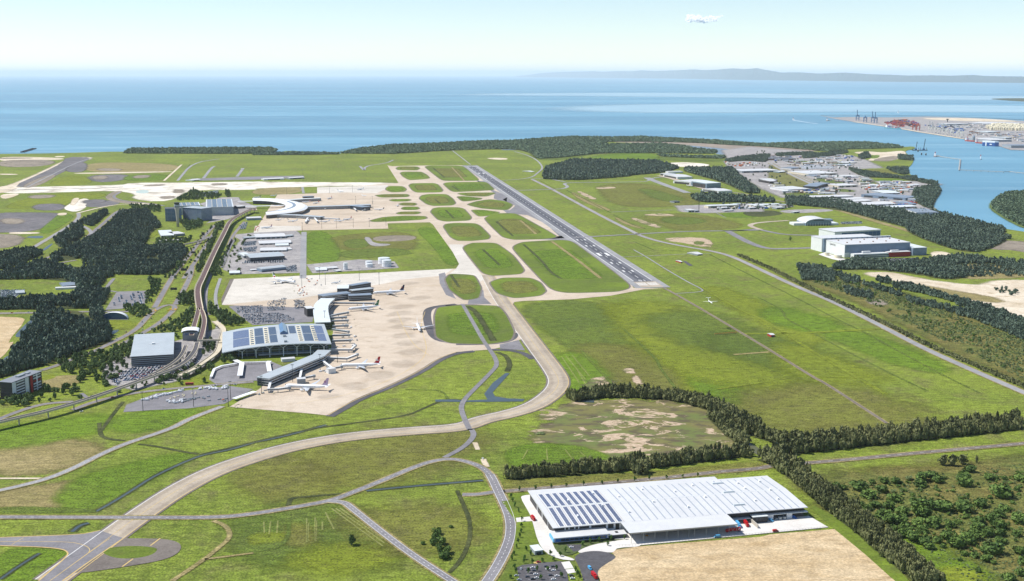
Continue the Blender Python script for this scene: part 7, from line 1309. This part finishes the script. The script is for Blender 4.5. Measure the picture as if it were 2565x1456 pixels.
# ground equipment on the apron: each dolly, loader, tug
EQ = {}
for nm, m, (l, w, h) in (('white', WHITEP, (5, 2.2, 2.2)), ('grey', WALL_G, (4.5, 2, 1.4)), ('orange', ORANGE, (3.2, 1.8, 1.6)), ('tan', CREAM, (3.4, 2, .8))):
    b = MB().box(-l/2, l/2, -w/2, w/2, .5, h).box(l*.2, l*.45, -w*.4, w*.4, h, h + .7).tube((-l*.3, -w*.5, .4), (-l*.3, w*.5, .4), .4, n=8).tube((l*.3, -w*.5, .4), (l*.3, w*.5, .4), .4, n=8); me = bpy.data.meshes.new('dolly'); me.from_pydata(b.v, [], b.f); me.materials.append(m); EQ[nm] = me
for s, st_, kk, kinds, lb in (('E 1350,1165 1740,1070 1760,1080 1390,1175', 4.6, .9, ('white', 'white', 'grey'), 'in the slanting row of the equipment yard'), ('E 1900,1055 2180,1030 2185,1060 1910,1075', 4.6, .8, ('white',), 'in the upper right row of the equipment yard'), ('E 1600,1145 1900,1090 1880,1110 1620,1160', 6, .7, ('tan',), 'in the tan middle rows of the equipment yard'), ('E 1730,1160 2020,1130 2000,1150 1760,1185', 5, .7, ('grey',), 'in the dark heap of the equipment yard'), ('E 1590,1180 1760,1165 1750,1190 1590,1205', 4.5, .9, ('white',), 'in the white cluster of the equipment yard'), ('E 1960,1175 2170,1150 2170,1180 1970,1190', 7, .7, ('orange', 'grey'), 'beside the light mast of the equipment yard'), ('E 2170,1220 2340,1200 2340,1240 2180,1240', 7, .6, ('grey', 'tan'), 'on the corner of the terminal apron'),
     ('F 1320,620 1520,640 1500,740 1330,720', 12, .5, ('white', 'grey', 'tan'), 'along the middle terminal gates'), ('F 1330,760 1520,780 1500,850 1330,830', 12, .5, ('white', 'grey'), 'beside the front terminal gates'), ('F 1340,870 1600,880 1580,970 1350,950', 14, .35, ('grey', 'white'), 'on the stand below the terminal corner'), ('F 860,310 1000,320 1000,420 870,415', 9, .5, ('orange', 'tan', 'white'), 'at the right edge of the pale apron'), ('F 960,235 1150,260 1140,310 1000,310', 11, .45, ('orange', 'grey'), 'ahead of the four engined jet'), ('F 1090,1130 1240,1120 1230,1150 1100,1160', 7, .6, ('grey', 'white'), 'under the rotunda before the red tailed jet'), ('F 620,1300 740,1320 720,1350 520,1370', 7, .5, ('grey', 'tan'), 'near the nose of the pink tailed jet'), ('B 20,950 60,950 50,1010 10,1010', 9, .5, ('orange',), 'behind the pink tailed jet'), ('B 200,880 330,880 420,915 320,905', 14, .5, ('white', 'grey'), 'below the lower pier')):
    for x, y in fill(s, st_, int(st_ * 100) + len(lb), kk):
        c_ = rc_.choice(kinds); o = bpy.data.objects.new('ground_equipment', EQ[c_]); COL.objects.link(o); o.location = (x, y, Z0 + .03); o.rotation_euler = (0, 0, rc_.choice((.1, 1.6, .3))); tag(o, c_ + ' apron service vehicle or dolly ' + lb, 'service vehicle', 'apron service vehicles')
# light masts
MASTS = [('F', 1120, 250), ('F', 1500, 262), ('F', 1690, 305), ('F', 1175, 305), ('F', 950, 330), ('F', 1290, 1050), ('F', 1125, 1130), ('F', 862, 1235), ('F', 565, 1350), ('F', 1170, 690), ('E', 1370, 1268), ('E', 1855, 1228), ('E', 2188, 1228), ('E', 2210, 1160), ('F', 245, 1450), ('B', 470, 1010), ('B', 655, 980), ('B', 795, 978), ('B', 957, 970), ('B', 1110, 965), ('B', 1270, 950), ('B', 730, 640), ('B', 950, 632), ('B', 1145, 790), ('B', 980, 740), ('B', 1140, 740), ('B', 320, 650), ('B', 475, 470), ('R', 1338, 545)]
mst = None
for t, x, y in MASTS:
    g = W(t, x, y)
    if mst is None:
        mst = empty('light_mast', (g.x, g.y, 0)); MB().tube((0, 0, -.3), (0, 0, 27), .45, .25, 8).build('pole', TIMB, mst); MB().box(-2.2, 2.2, -.3, .3, 26.4, 27.6).build('lamp_head', STEEL, mst); o = mst
    else: o = copy_tree(mst); o.location = (g.x, g.y, 0)
    tag(o, 'thin tall floodlight mast on the aprons around the terminals', 'light mast', 'floodlight masts')
g = W('R', 505, 760); lm = empty('radio_mast', (g.x, g.y, 0), 0, 'tall lattice radio mast beside the white square shed', 'mast')
for sx, sy in ((-2, -2), (2, -2), (2, 2), (-2, 2)): MB().tube((sx, sy, 0), (sx * .2, sy * .2, 48), .25, n=5).build('leg', TIMB, lm)
for k in range(9): z = 3 + k * 5; f = 2 * (1 - z / 54); MB().bar((-f, -f, z), (f, -f, z + 5), .2, .2).bar((f, f, z), (-f, f, z + 5), .2, .2).build('brace', TIMB, lm)
for t, x, y, w, h, lb in (('Q', 735, 860, 9, 14, 'dark upright sign tower beside the thin road bridge'), ('E', 1665, 125, 14, 9, 'dark billboard on posts above the divided avenue'), ('Q', 595, 1110, 12, 8, 'billboard between the avenue carriageways beside the forest'), ('Q', 460, 1365, 14, 9, 'lower billboard on the avenue beside the forest edge')):
    g = W(t, x, y); r = empty('billboard', (g.x, g.y, 0), 0, lb, 'billboard'); MB().box(-w/2, w/2, -.4, .4, h * .4, h).build('panel', WALL_D, r)
    for s in (-.3, .3): MB().tube((w * s, 0, -.3), (w * s, 0, h * .4), .35, n=6).build('post', STEEL, r)
fb = W('E', 1460, 310), W('E', 1650, 300)
for i, (p, lb) in enumerate(zip(fb, ('left yellow flower bed on the roundabout', 'right yellow flower bed on the roundabout'))):
    r = empty('flower_bed', (p.x, p.y, Z0), 0, lb, 'flower bed')
    for k in range(2): MB().path_box([(-11 + k * 9 + 9 * math.cos(a), 9 * math.sin(a) * (1 if i == 0 else 1)) for a in np.linspace(-1.2, 1.2, 9)], 1.8, .2, .9).build('flower_row', mat('yellow_flowers', 'c79a1e', .8, .2, .5), r)
for spec, step, where in (('A 1640,1456 1800,1250 1930,1080 2060,940', 31, 'driving on the left carriageway of the avenue beside the forest'), ('A 1760,1456 1900,1250 2030,1050 2080,960', 37, 'driving on the right carriageway of the avenue beside the railway'), ('E 830,730 1000,650 1300,500 1400,380', 33, 'on the road curving past the shell roofed building'), ('E 700,1260 900,1180 1250,1100 1700,1050 2427,990', 52, 'on the road below the coach yard'), ('E -100,335 300,330 900,315', 40, 'on the straight road left of the roundabout'), ('Q 1000,1300 1120,1000 1180,900', 22, 'on the service road beside the freight sheds')):
    for x, y in along(spec, 3, step, len(where)):
        c_ = rc_.choice(('white', 'silver', 'dark grey', 'red')); o = bpy.data.objects.new('moving_car', CM[c_]); COL.objects.link(o); o.location = (x, y, Z0 + .18); o.rotation_euler = (0, 0, math.atan2(*(reversed((pts(spec)[-1] - pts(spec)[0]).to_2d())))); tag(o, c_ + ' car ' + where, 'car', 'cars on the airport roads')
# ------------------------------------------------------------------ port and river
CR_B = mat('crane_blue', '3f6a92', .5, .08, .1); CR_R = mat('crane_red', 'a8483c', .5, .08, .1); CR_W = mat('crane_white', 'd9d6cc', .5, .05, .1)
def crane(label, t, x, y, m, s=1.0, up=True, group='ship to shore cranes'):
    g = W(t, x, y); r = empty('container_crane', (g.x, g.y, 0), R(-28), label, 'crane', group); H = 60 * s; w = 13 * s; d = 15 * s
    for sx in (-1, 1):
        for sy in (-1, 1): MB().bar((sx * w, sy * d, -.3), (sx * w, sy * d, H * .86), 3.6 * s, 3.6 * s).build('leg', m, r)
    for sy in (-1, 1): MB().bar((-w, sy * d, H * .32), (w, sy * d, H * .32), 2 * s, 2 * s).bar((-w, sy * d, H * .84), (w, sy * d, H * .84), 2 * s, 2.5 * s).build('cross_beam', m, r)
    for sx in (-1, 1): MB().bar((sx * w, -d, H * .32), (sx * w, d, H * .84), 1.4 * s, 1.4 * s).build('brace', m, r)
    MB().bar((0, -d, H * .72), (0, d + 34 * s, H * .72), 6 * s, 5.5 * s).build('girder', m, r); MB().box(-4 * s, 4 * s, d * .4, d * 1.5, H * .76, H * .9).build('machinery_house', m, r)
    MB().bar((0, -d, H * .72), (0, -d, H * 1.12), 2.5 * s, 2.5 * s).bar((0, -d, H * 1.1), (0, d + 10 * s, H * .76), 1.2 * s, 1.2 * s).build('apex_frame', m, r)
    e = (0, -d - 16 * s, H * 1.75) if up else (0, -d - 55 * s, H * .72); MB().bar((0, -d, H * .72), e, 5.5 * s, 5 * s).bar((0, -d, H * 1.12), tuple(a * .6 + b * .4 for a, b in zip((0, -d, H * .72), e)), 1 * s, 1 * s).build('boom', m, r)
for x, y, lb in ((832, 305, 'leftmost blue container crane with raised boom at the port tip'), (905, 322, 'second blue container crane from the port tip'), (978, 325, 'third blue container crane with boom up'), (1005, 330, 'fourth blue crane standing close behind the third')): crane(lb, 'D', x, y, CR_B, 1.0, x != 905)
for x, y, lb in ((1185, 355, 'first red crane above the container ship bow'), (1222, 362, 'second red crane above the container ship'), (1250, 368, 'third red crane beside the ship stern'), (1375, 395, 'red crane standing between ship and white cranes'), (1412, 402, 'last red crane before the white cranes')): crane(lb, 'D', x, y, CR_R, .95, False)
for x, y, lb in ((1525, 418, 'first white crane on the quay after the red ones'), (1550, 422, 'second white crane close beside the first'), (1655, 442, 'white crane alone in the middle of the quay'), (1692, 448, 'white crane just right of the middle one'), (1795, 466, 'white crane near the quay right end'), (1832, 472, 'last white crane at the quay right end')): crane(lb, 'D', x, y, CR_W, .85, x in (1525, 1550, 1655))
for x, y, lb in ((1580, 428, 'third white crane close beside the first pair'), (1610, 434, 'white crane between the first group and the middle one'), (1735, 455, 'white crane between the middle pair and the quay end')): crane(lb, 'D', x, y, CR_W, .85, False)
def ship(label, t, a, b, w, hull, free, name='cargo_ship', boxes=None, superm=WHITEP, tall=None, cat='ship'):
    p, q = W(t, *a), W(t, *b); c = (p + q) / 2; u = q - p; L = u.length; r = empty(name, (c.x, c.y, -2), math.atan2(u.y, u.x), label, cat)
    plan = lambda k: [(-L/2, -w * .38 * k), (-L/2, w * .38 * k), (-L * .42, w/2 * k), (L * .33, w/2 * k), (L/2 * (.94 + .06 * k), 0), (L * .33, -w/2 * k), (-L * .42, -w/2 * k)]
    MB().loft([[(x, y, z) for x, y in plan(k)[::-1]] for z, k in ((-2, .85), (free, 1.0))]).build('hull', hull, r)
    if tall: MB().prism([(x * .97, y * .99) for x, y in plan(1)], free + .01, tall).build('superstructure', superm, r)
    else: MB().box(-L * .4, -L * .3, -w * .42, w * .42, free, free + 16).build('bridge_house', superm, r); MB().box(-L * .38, -L * .35, -2, 2, free + 16, free + 24).build('funnel', CR_R, r)
    if boxes:
        rr = random.Random(8); n = int(L * .6 / 8)
        for i in range(n): MB().box(-L * .27 + i * 8, -L * .27 + i * 8 + 6.6, -w * .43, w * .43, free, free + rr.choice((3, 6, 9, 11))).build('container_stack', rr.choice(boxes), r)
    return r
BX = [REDT, BLUED, BROWN_R, WALL_G, ORANGE, WALL_W]
ship('pale green container ship moored under the red cranes', 'D', (1100, 378), (1252, 392), 34, mat('ship_green', '5f94a0', .5, .08, .05), 11, boxes=BX); cs = ship('tall slab sided blue and white car carrier at the right end of the quay', 'D', (2035, 545), (2185, 552), 36, mat('carrier_blue', '2a5794', .5, .08, .05), 24, 'car_carrier', tall=33)
L_ = (W('D', 2185, 552) - W('D', 2035, 545)).length; MB().box(-L_ * .28, -L_ * .2, -18.2, -17.9, 2, 24).build('white_band', WHITEP, cs); MB().box(.0 * L_, .14 * L_, -18.2, -17.9, 9, 16).build('side_emblem', WHITEP, cs)
ship('rusty red bulk ship beside a grey tower at the quay', 'D', (1870, 500), (1950, 508), 24, CR_R, 8); ship('small red hulled tanker left of the car carrier', 'D', (1965, 518), (2030, 525), 18, CR_R, 7); ship('small work boat trailing a white wake', 'D', (214, 300), (236, 303), 14, WHITEP, 4, 'work_boat', cat='boat'); ship('brownish sailing trawler off the port tip', 'D', (535, 308), (572, 306), 12, BROWN_R, 4, 'work_boat', cat='boat'); ship('dredger at the head of the floating pipeline', 'D', (1568, 650), (1615, 642), 12, BROWN_R, 3, 'work_boat', cat='boat'); ship('tiny dark boat alone in the river', 'D', (2008, 676), (2024, 674), 5, TIMB, 2, 'work_boat', cat='boat'); ship('tiny white boat with wake in the outer bay', 'D', (1218, 232), (1232, 233), 12, WHITEP, 4, 'work_boat', cat='boat')
for s, w in (('D 236,303 330,320 450,335', 14), ('D 232,231 300,232', 16)):
    wk = ribbon('boat_wake', s.replace('D 232', 'D 1232').replace(' 300,232', ' 1300,232') if '231' in s else s, w, -1.9, mat('wake_foam', 'd6e2e8', .6, .1), smooth=1)
rr = random.Random(21); nb = 0
for s, st_, cols, hs, lb in (('D 1060,325 1300,300 1420,330 1420,370 1250,365 1150,345', 38, [REDT, ORANGE, BLUED, BROWN_R, NAVY], (5, 8, 11), 'behind the red cranes'), ('D 1440,350 1760,340 1860,400 1850,440 1640,410', 48, [WALL_G, BLUED, WALL_W, NAVY], (5, 8), 'behind the white cranes'), ('D 1880,400 2000,420 2060,440 1900,450', 40, [WALL_G, WALL_W, BROWN_R], (5, 8), 'inland of the rusty ship')):
    for x, y in fill(s, st_, 33, .55):
        l = rr.choice((14, 24, 30)); o = MB().box(-l/2, l/2, -5, 5, 0, rr.choice(hs)).box(-l/2 + 1, l/2 - 6, 5.4, 11, 0, rr.choice(hs)).build('container_stack', rr.choice(cols)); o.location = (x, y, .4); o.rotation_euler = (0, 0, R(-25)); tag(o, 'stack of shipping containers on the port yard ' + lb, 'containers', 'container stacks'); nb += 1
for x, y in fill('D 2060,375 2150,350 2427,360 2427,405 2100,400', 24, 44, .6):
    o = MB().tube((0, 0, 0), (0, 0, 22), 6, n=10).tube((0, 0, 22), (0, 0, 25), 6, 1, n=10).build('silo', CREAM); o.location = (x, y, .4); tag(o, 'cream storage silo in the crowded terminal right of the cranes', 'silo', 'cream silos at the port')
for s, h, rm, lb in (('D 1595,332 1690,338 1690,322', 14, WHITE_R, 'pale port shed beside the mushroom tower'), ('D 2110,492 2310,490 2290,468', 14, WHITE_R, 'large white terminal roof behind the car carrier'), ('D 2220,535 2305,545 2305,515', 16, BLUE_R, 'blue shed on the quay right of the car carrier'), ('D 1890,330 2300,340 2280,325', 9, WHITE_R, 'long white storage roof along the sandbank'), ('D 2080,415 2200,412 2190,402', 9, PALE_R, 'long low pale shed below the cream silos'), ('D 2250,470 2310,468 2305,455', 12, PALE_R, 'small pale block beyond the large white terminal roof')): shed('port_shed', s, h, lb, 'flat', rm, WALL_G)
g = W('D', 1693, 322); mt = empty('port_tower', (g.x, g.y, 0), 0, 'dark mushroom shaped water tower at the port', 'tower'); MB().tube((0, 0, 0), (0, 0, 22), 4, n=10).build('shaft', WALL_D, mt); MB().tube((0, 0, 20), (0, 0, 27), 5, 15, n=14).tube((0, 0, 27), (0, 0, 33), 15, 6, n=14).build('tank', WALL_D, mt)
g = W('D', 1943, 500); mt = empty('port_tower', (g.x, g.y, 0), 0, 'grey domed loading tower beside the rusty ship', 'tower'); MB().tube((0, 0, 0), (0, 0, 26), 10, n=12).build('shaft', WALL_G, mt); MB().tube((0, 0, 26), (0, 0, 38), 10, 3, n=12).build('dome', WALL_B, mt)
# bridge works, dolphins and floating pipeline in the river
for x, y, hx, hy, lb in ((1390, 590, 1400, 505, 'left crane barge with a thin jib in the river mouth'), (1465, 590, 1476, 478, 'right crane barge with a taller jib in the river mouth')):
    g = W('D', x, y); k = CAM_H / ((350 + y / 2.427) / 1.5754 - HORIZON) / 2.427 / 1.5754; r = empty('crane_barge', (g.x, g.y, -2), 0, lb, 'barge'); MB().box(-22, 22, -9, 9, 0, 4).build('pontoon', TIMB, r); MB().box(-6, 6, -4, 4, 4, 12).build('crane_house', CR_B, r); MB().bar((0, 0, 10), ((hx - x) * k, 0, (y - hy) * k), 3, 3).build('jib', TIMB, r)
    for s in (-1, 1): MB().tube((s * 18, 0, -1), (s * 18, 0, 18), 1.2, n=6).build('spud', TIMB, r)
for x, y in ((1445, 632), (1487, 636), (1412, 602)): g = W('D', x, y); r = empty('mooring_dolphin', (g.x, g.y, -2), 0, 'dark mooring pile cluster in the river below the crane barges', 'mooring', 'mooring piles in the river'); MB().tube((0, 0, -1), (0, 0, 10), 4, n=8).build('pile', TIMB, r); MB().tube((0, 0, 10), (0, 0, 12), 5, n=8).build('cap', CONCW, r)
p = pts('D 1600,648 1660,660 1816,682 1804,784 2230,803 2290,800 2427,815 2800,850'); o = p[0]; r = empty('jetty', (o.x, o.y, 0), 0, 'long thin white jetty bent like a crank across the river', 'jetty'); q = [(v.x - o.x, v.y - o.y) for v in p]
MB().path_box(q, 5.5, 2.0, 3.4).build('deck', CONCW, r); MB().path_box(q, 1.5, 3.41, 4.2).build('pipe', WALL_G, r)
for i in range(len(q) - 1):
    L = math.dist(q[i], q[i+1]); n = max(1, int(L / 34))
    for k in range(n): f = k / n; x = q[i][0] + (q[i+1][0] - q[i][0]) * f; y = q[i][1] + (q[i+1][1] - q[i][1]) * f; MB().tube((x, y, -3), (x, y, 1.99), 1.1, n=6).build('pile', CONCW, r)
a, b = W('A', 215, 245), W('A', 330, 210); r = empty('pier_frame', (a.x, a.y, -2), math.atan2((b - a).y, (b - a).x), 'dark trestle of a dredge pipe standing in the bay at far left', 'trestle'); L = (b - a).length; MB().box(0, L, -12, -9, 4, 6).box(0, L, 9, 12, 4, 6).build('walkway', TIMB, r)
for k in range(14): MB().box(k * L / 13 - 1, k * L / 13 + 1, -12, 12, -1, 5).build('trestle_bent', TIMB, r)
# estate clutter: trailers, tanks, boats in yards, each its own thing
def clutter(spec, st_, kk, meshes, name, label, cat, group, seed, rot=None):
    for x, y in fill(spec, st_, seed, kk):
        o = bpy.data.objects.new(name, rr.choice(meshes)); COL.objects.link(o); o.location = (x, y, Z0); o.rotation_euler = (0, 0, rr.uniform(0, 3.14) if rot is None else rot); tag(o, label, cat, group)
def bmesh_(name, mb, m): me = bpy.data.meshes.new(name); me.from_pydata(mb.v, [], mb.f); me.materials.append(m); return me
TRL = [bmesh_('trailer', MB().box(-4, 4, -1.4, 1.4, .9, 3.4).box(4, 6, -.2, .2, .7, 1), WHITEP), bmesh_('trailer', MB().box(-3, 3, -1.2, 1.2, .8, 3).box(3, 5, -.2, .2, .7, .9), WALL_W)]
clutter('D 285,745 430,738 590,752 610,770 300,775', 9, .8, TRL, 'trailer', 'white trailer in the packed rows beside the very wide white roof', 'trailer', 'trailers in the estate yard', 61, .2)
STK = [bmesh_('stack', MB().box(-6, 6, -2.5, 2.5, 0, 5.2).box(-6, 3, 2.8, 5.3, 0, 2.6), m) for m in (ORANGE, BROWN_R, WALL_W, BLUED, WALL_G, CREAM)]
clutter('D 900,930 1120,920 1130,960 920,970', 22, .6, STK[:3], 'material_stack', 'orange brown and white stack in the yard beside the beige depot', 'stack', 'stacks in the middle yard', 62); clutter('D 100,960 640,960 650,1010 140,1000', 26, .5, STK, 'material_stack', 'stack of goods in the yard before the white cream fronted warehouse', 'stack', 'stacks in the front yard', 63); clutter('R 840,130 1240,130 1240,190 860,180', 30, .6, STK[:3] + STK[5:], 'material_stack', 'orange and cream stack in the yard behind the long white depot', 'stack', 'stacks in the rear yard', 64)
clutter('D 400,625 900,650 880,700 420,690', 55, .5, STK[3:], 'material_stack', 'grey stack in the uppermost estate yard', 'stack', 'stacks in the uppermost yard', 65); clutter('D 1130,900 1340,900 1380,960 1250,1000 1100,960', 26, .5, STK, 'material_stack', 'mixed stack in the yard beside the pale triple ridged shed', 'stack', 'stacks in the riverside yard', 66); clutter('D 540,720 860,730 900,770 640,760', 40, .45, STK[2:], 'material_stack', 'stack on the bare ground above the bright white barn', 'stack', 'stacks in the upper middle yard', 67); clutter('R 560,690 1500,670 1560,720 600,740', 24, .35, STK[2:], 'material_stack', 'stack or tank among the low sheds near the radio mast', 'stack', 'stacks among the low sheds', 68); clutter('D 0,640 300,650 330,700 0,690', 48, .4, STK[1:4], 'material_stack', 'dark stack beside the brown rusted works', 'stack', 'stacks by the rusted works', 69); clutter('D 1060,1100 1390,1080 1390,1110 1200,1130', 15, .5, STK, 'material_stack', 'stack between the long sheds by the river belt', 'stack', 'stacks between the long sheds', 70)
clutter('D 2040,450 2427,430 2427,530 2200,480', 50, .4, STK[1:], 'material_stack', 'cargo stack in the port yard behind the car carrier', 'stack', 'cargo at the port', 71)
def yard_sheds(spec, st_, kk, where, seed):
    for x, y in fill(spec, st_, seed, kk):
        l, w, h = rr.uniform(12, 46), rr.uniform(9, 22), rr.uniform(4, 9); rm, nm = rr.choice(((WHITE_R, 'white'), (WHITE_R, 'white'), (WHITE_R, 'white'), (PALE_R, 'pale'), (GREY_R, 'grey'), (BLUE_R, 'slate'), (BROWN_R, 'rusty')))
        r = empty('yard_shed', (x, y, 0), R(rr.choice((4, 8, -24))), 'small ' + nm + ' roofed shed ' + where, 'shed', 'small sheds of the industrial estate'); box('wall', rr.choice((WALL_W, WALL_G, WALL_C)), r, -l/2, l/2, -w/2, w/2, -.3, h - .8)
        MB().loft([[(xx, p, q) for p, q in ((-w/2 - .4, h - .78), (-w/2 - .4, h - .5), (0, h + .6), (w/2 + .4, h - .5), (w/2 + .4, h - .78))] for xx in (-l/2 - .4, l/2 + .4)]).build('roof', rm, r); box('door', TIMB, r, -2.2, 2.2, -w/2 - .1, -w/2 + .1, 0, h * .6)
for i, (s_, st_, kk, wh_) in enumerate((('D 100,960 640,975 660,1015 200,1010', 34, .5, 'in the front yards of the estate'), ('D 880,900 1340,895 1380,960 1240,1000 900,965', 34, .5, 'in the riverside yards of the estate'), ('D 420,830 900,850 930,890 640,900 480,870', 38, .5, 'in the middle yards of the estate'), ('D 120,690 640,700 860,740 620,760 160,740', 48, .5, 'in the upper yards of the estate'), ('D -150,640 200,650 300,700 -100,700', 48, .4, 'near the rusted works'), ('D 0,890 100,890 120,950 0,930', 30, .5, 'beside the dark fronted factory'), ('D 1000,1075 1380,1060 1390,1095 1200,1100', 26, .5, 'between the long riverside sheds'), ('R 1050,690 1560,670 1600,715 1100,720', 26, .4, 'among the low sheds by the dark crop'), ('D 430,650 800,640 850,690 450,690', 52, .4, 'in the dark yards at the top of the estate'))): yard_sheds(s_, st_, kk, wh_, 140 + i)
for s_, st_, kk, wh_ in (('D 1900,440 2427,420 2427,520 2200,470', 70, .5, 'behind the car carrier at the port'), ('D 1700,330 2060,340 2050,400 1850,390', 75, .4, 'on the port land behind the white cranes')): yard_sheds(s_, st_, kk, wh_, 177)
# small cloud far out over the bay
def cloud():
    n = 60000.; k = n / FOC; rg = np.random.default_rng(2); t_ = NT('cloud_vapour'); dm = t_.n('MixShader', i0=.5, i1=t_.n('BsdfDiffuse', Color=(.95, .94, .94, 1)).outputs[0], i2=t_.n('BsdfTranslucent', Color=(.95, .94, .94, 1)).outputs[0])
    t_.t.links.new(t_.n('MixShader', i0=.15, i1=dm.outputs[0], i2=t_.n('BsdfTransparent').outputs[0]).outputs[0], t_.out.inputs[0]); m = t_.m
    at = lambda px, py: Vector(((px - PCX) * k, n, CAM_H + (HORIZON - py) * k)); c0 = at(1752, 54); V, F = [], []; face = (sd + Vector((0, -.8, 0))).normalized()
    o_ = empty('cloud', c0, 0, 'single small white cloud low in the pale sky', 'cloud')
    for name, lumps in (('billow', [(1722, 50, 13), (1733, 54, 12), (1745, 57, 11), (1757, 56, 11), (1768, 52, 11), (1776, 55, 8), (1716, 57, 8), (1740, 48, 8)]), ('wisp', [(1787, 48, 5), (1794, 46, 3.5), (1781, 52, 4)])):
        V, F = [], []
        for px, py, rd in lumps:
            for i in range(55):
                d = rg.normal(size=3); d /= np.linalg.norm(d); p = at(px, py) - c0 + Vector((d[0] * rd * 1.1, d[1] * rd * 3 - d[2] * -rd * 3, d[2] * rd * .62)) * k * rg.uniform(.5, 1.0) ** .5
                nn = (face + Vector(rg.normal(size=3)) * .22).normalized(); t = nn.orthogonal().normalized(); b = nn.cross(t); s = rd * k * rg.uniform(.2, .42); q = len(V); w = [rg.uniform(.6, 1.1) * s for _ in range(6)]
                V += [p + t * w[j] * math.cos(j * 1.047) + b * w[j] * math.sin(j * 1.047) for j in range(6)]; F.append(tuple(range(q, q + 6)))
        mesh(name, V, F, m, o_)
cloud()

# ------------------------------------------------------------------ the air
def haze():
    x0, x1, y0, y1, z0, z1 = -192000, 192000, -3500, 345000, -8.0, 1100.0
    vs = [(x, y, z) for z in (z0, z1) for x, y in ((x0, y0), (x1, y0), (x1, y1), (x0, y1))]
    fs = [(3, 2, 1, 0), (4, 5, 6, 7), (0, 1, 5, 4), (1, 2, 6, 5), (2, 3, 7, 6), (3, 0, 4, 7)]
    m = bpy.data.materials.new('air'); m.use_nodes = True; n = m.node_tree.nodes
    n.remove(n['Principled BSDF']); v = n.new('ShaderNodeVolumePrincipled'); v.inputs['Density'].default_value = HAZE
    v.inputs['Color'].default_value = (.88, .95, 1.0, 1); v.inputs['Anisotropy'].default_value = 0.0
    m.node_tree.links.new(v.outputs[0], n['Material Output'].inputs['Volume'])
    o = mesh('haze', vs, fs, m); tag(o, 'pale blue haze in the air over the bay', 'haze', kind='stuff')
HAZE = 1.05e-5
haze()
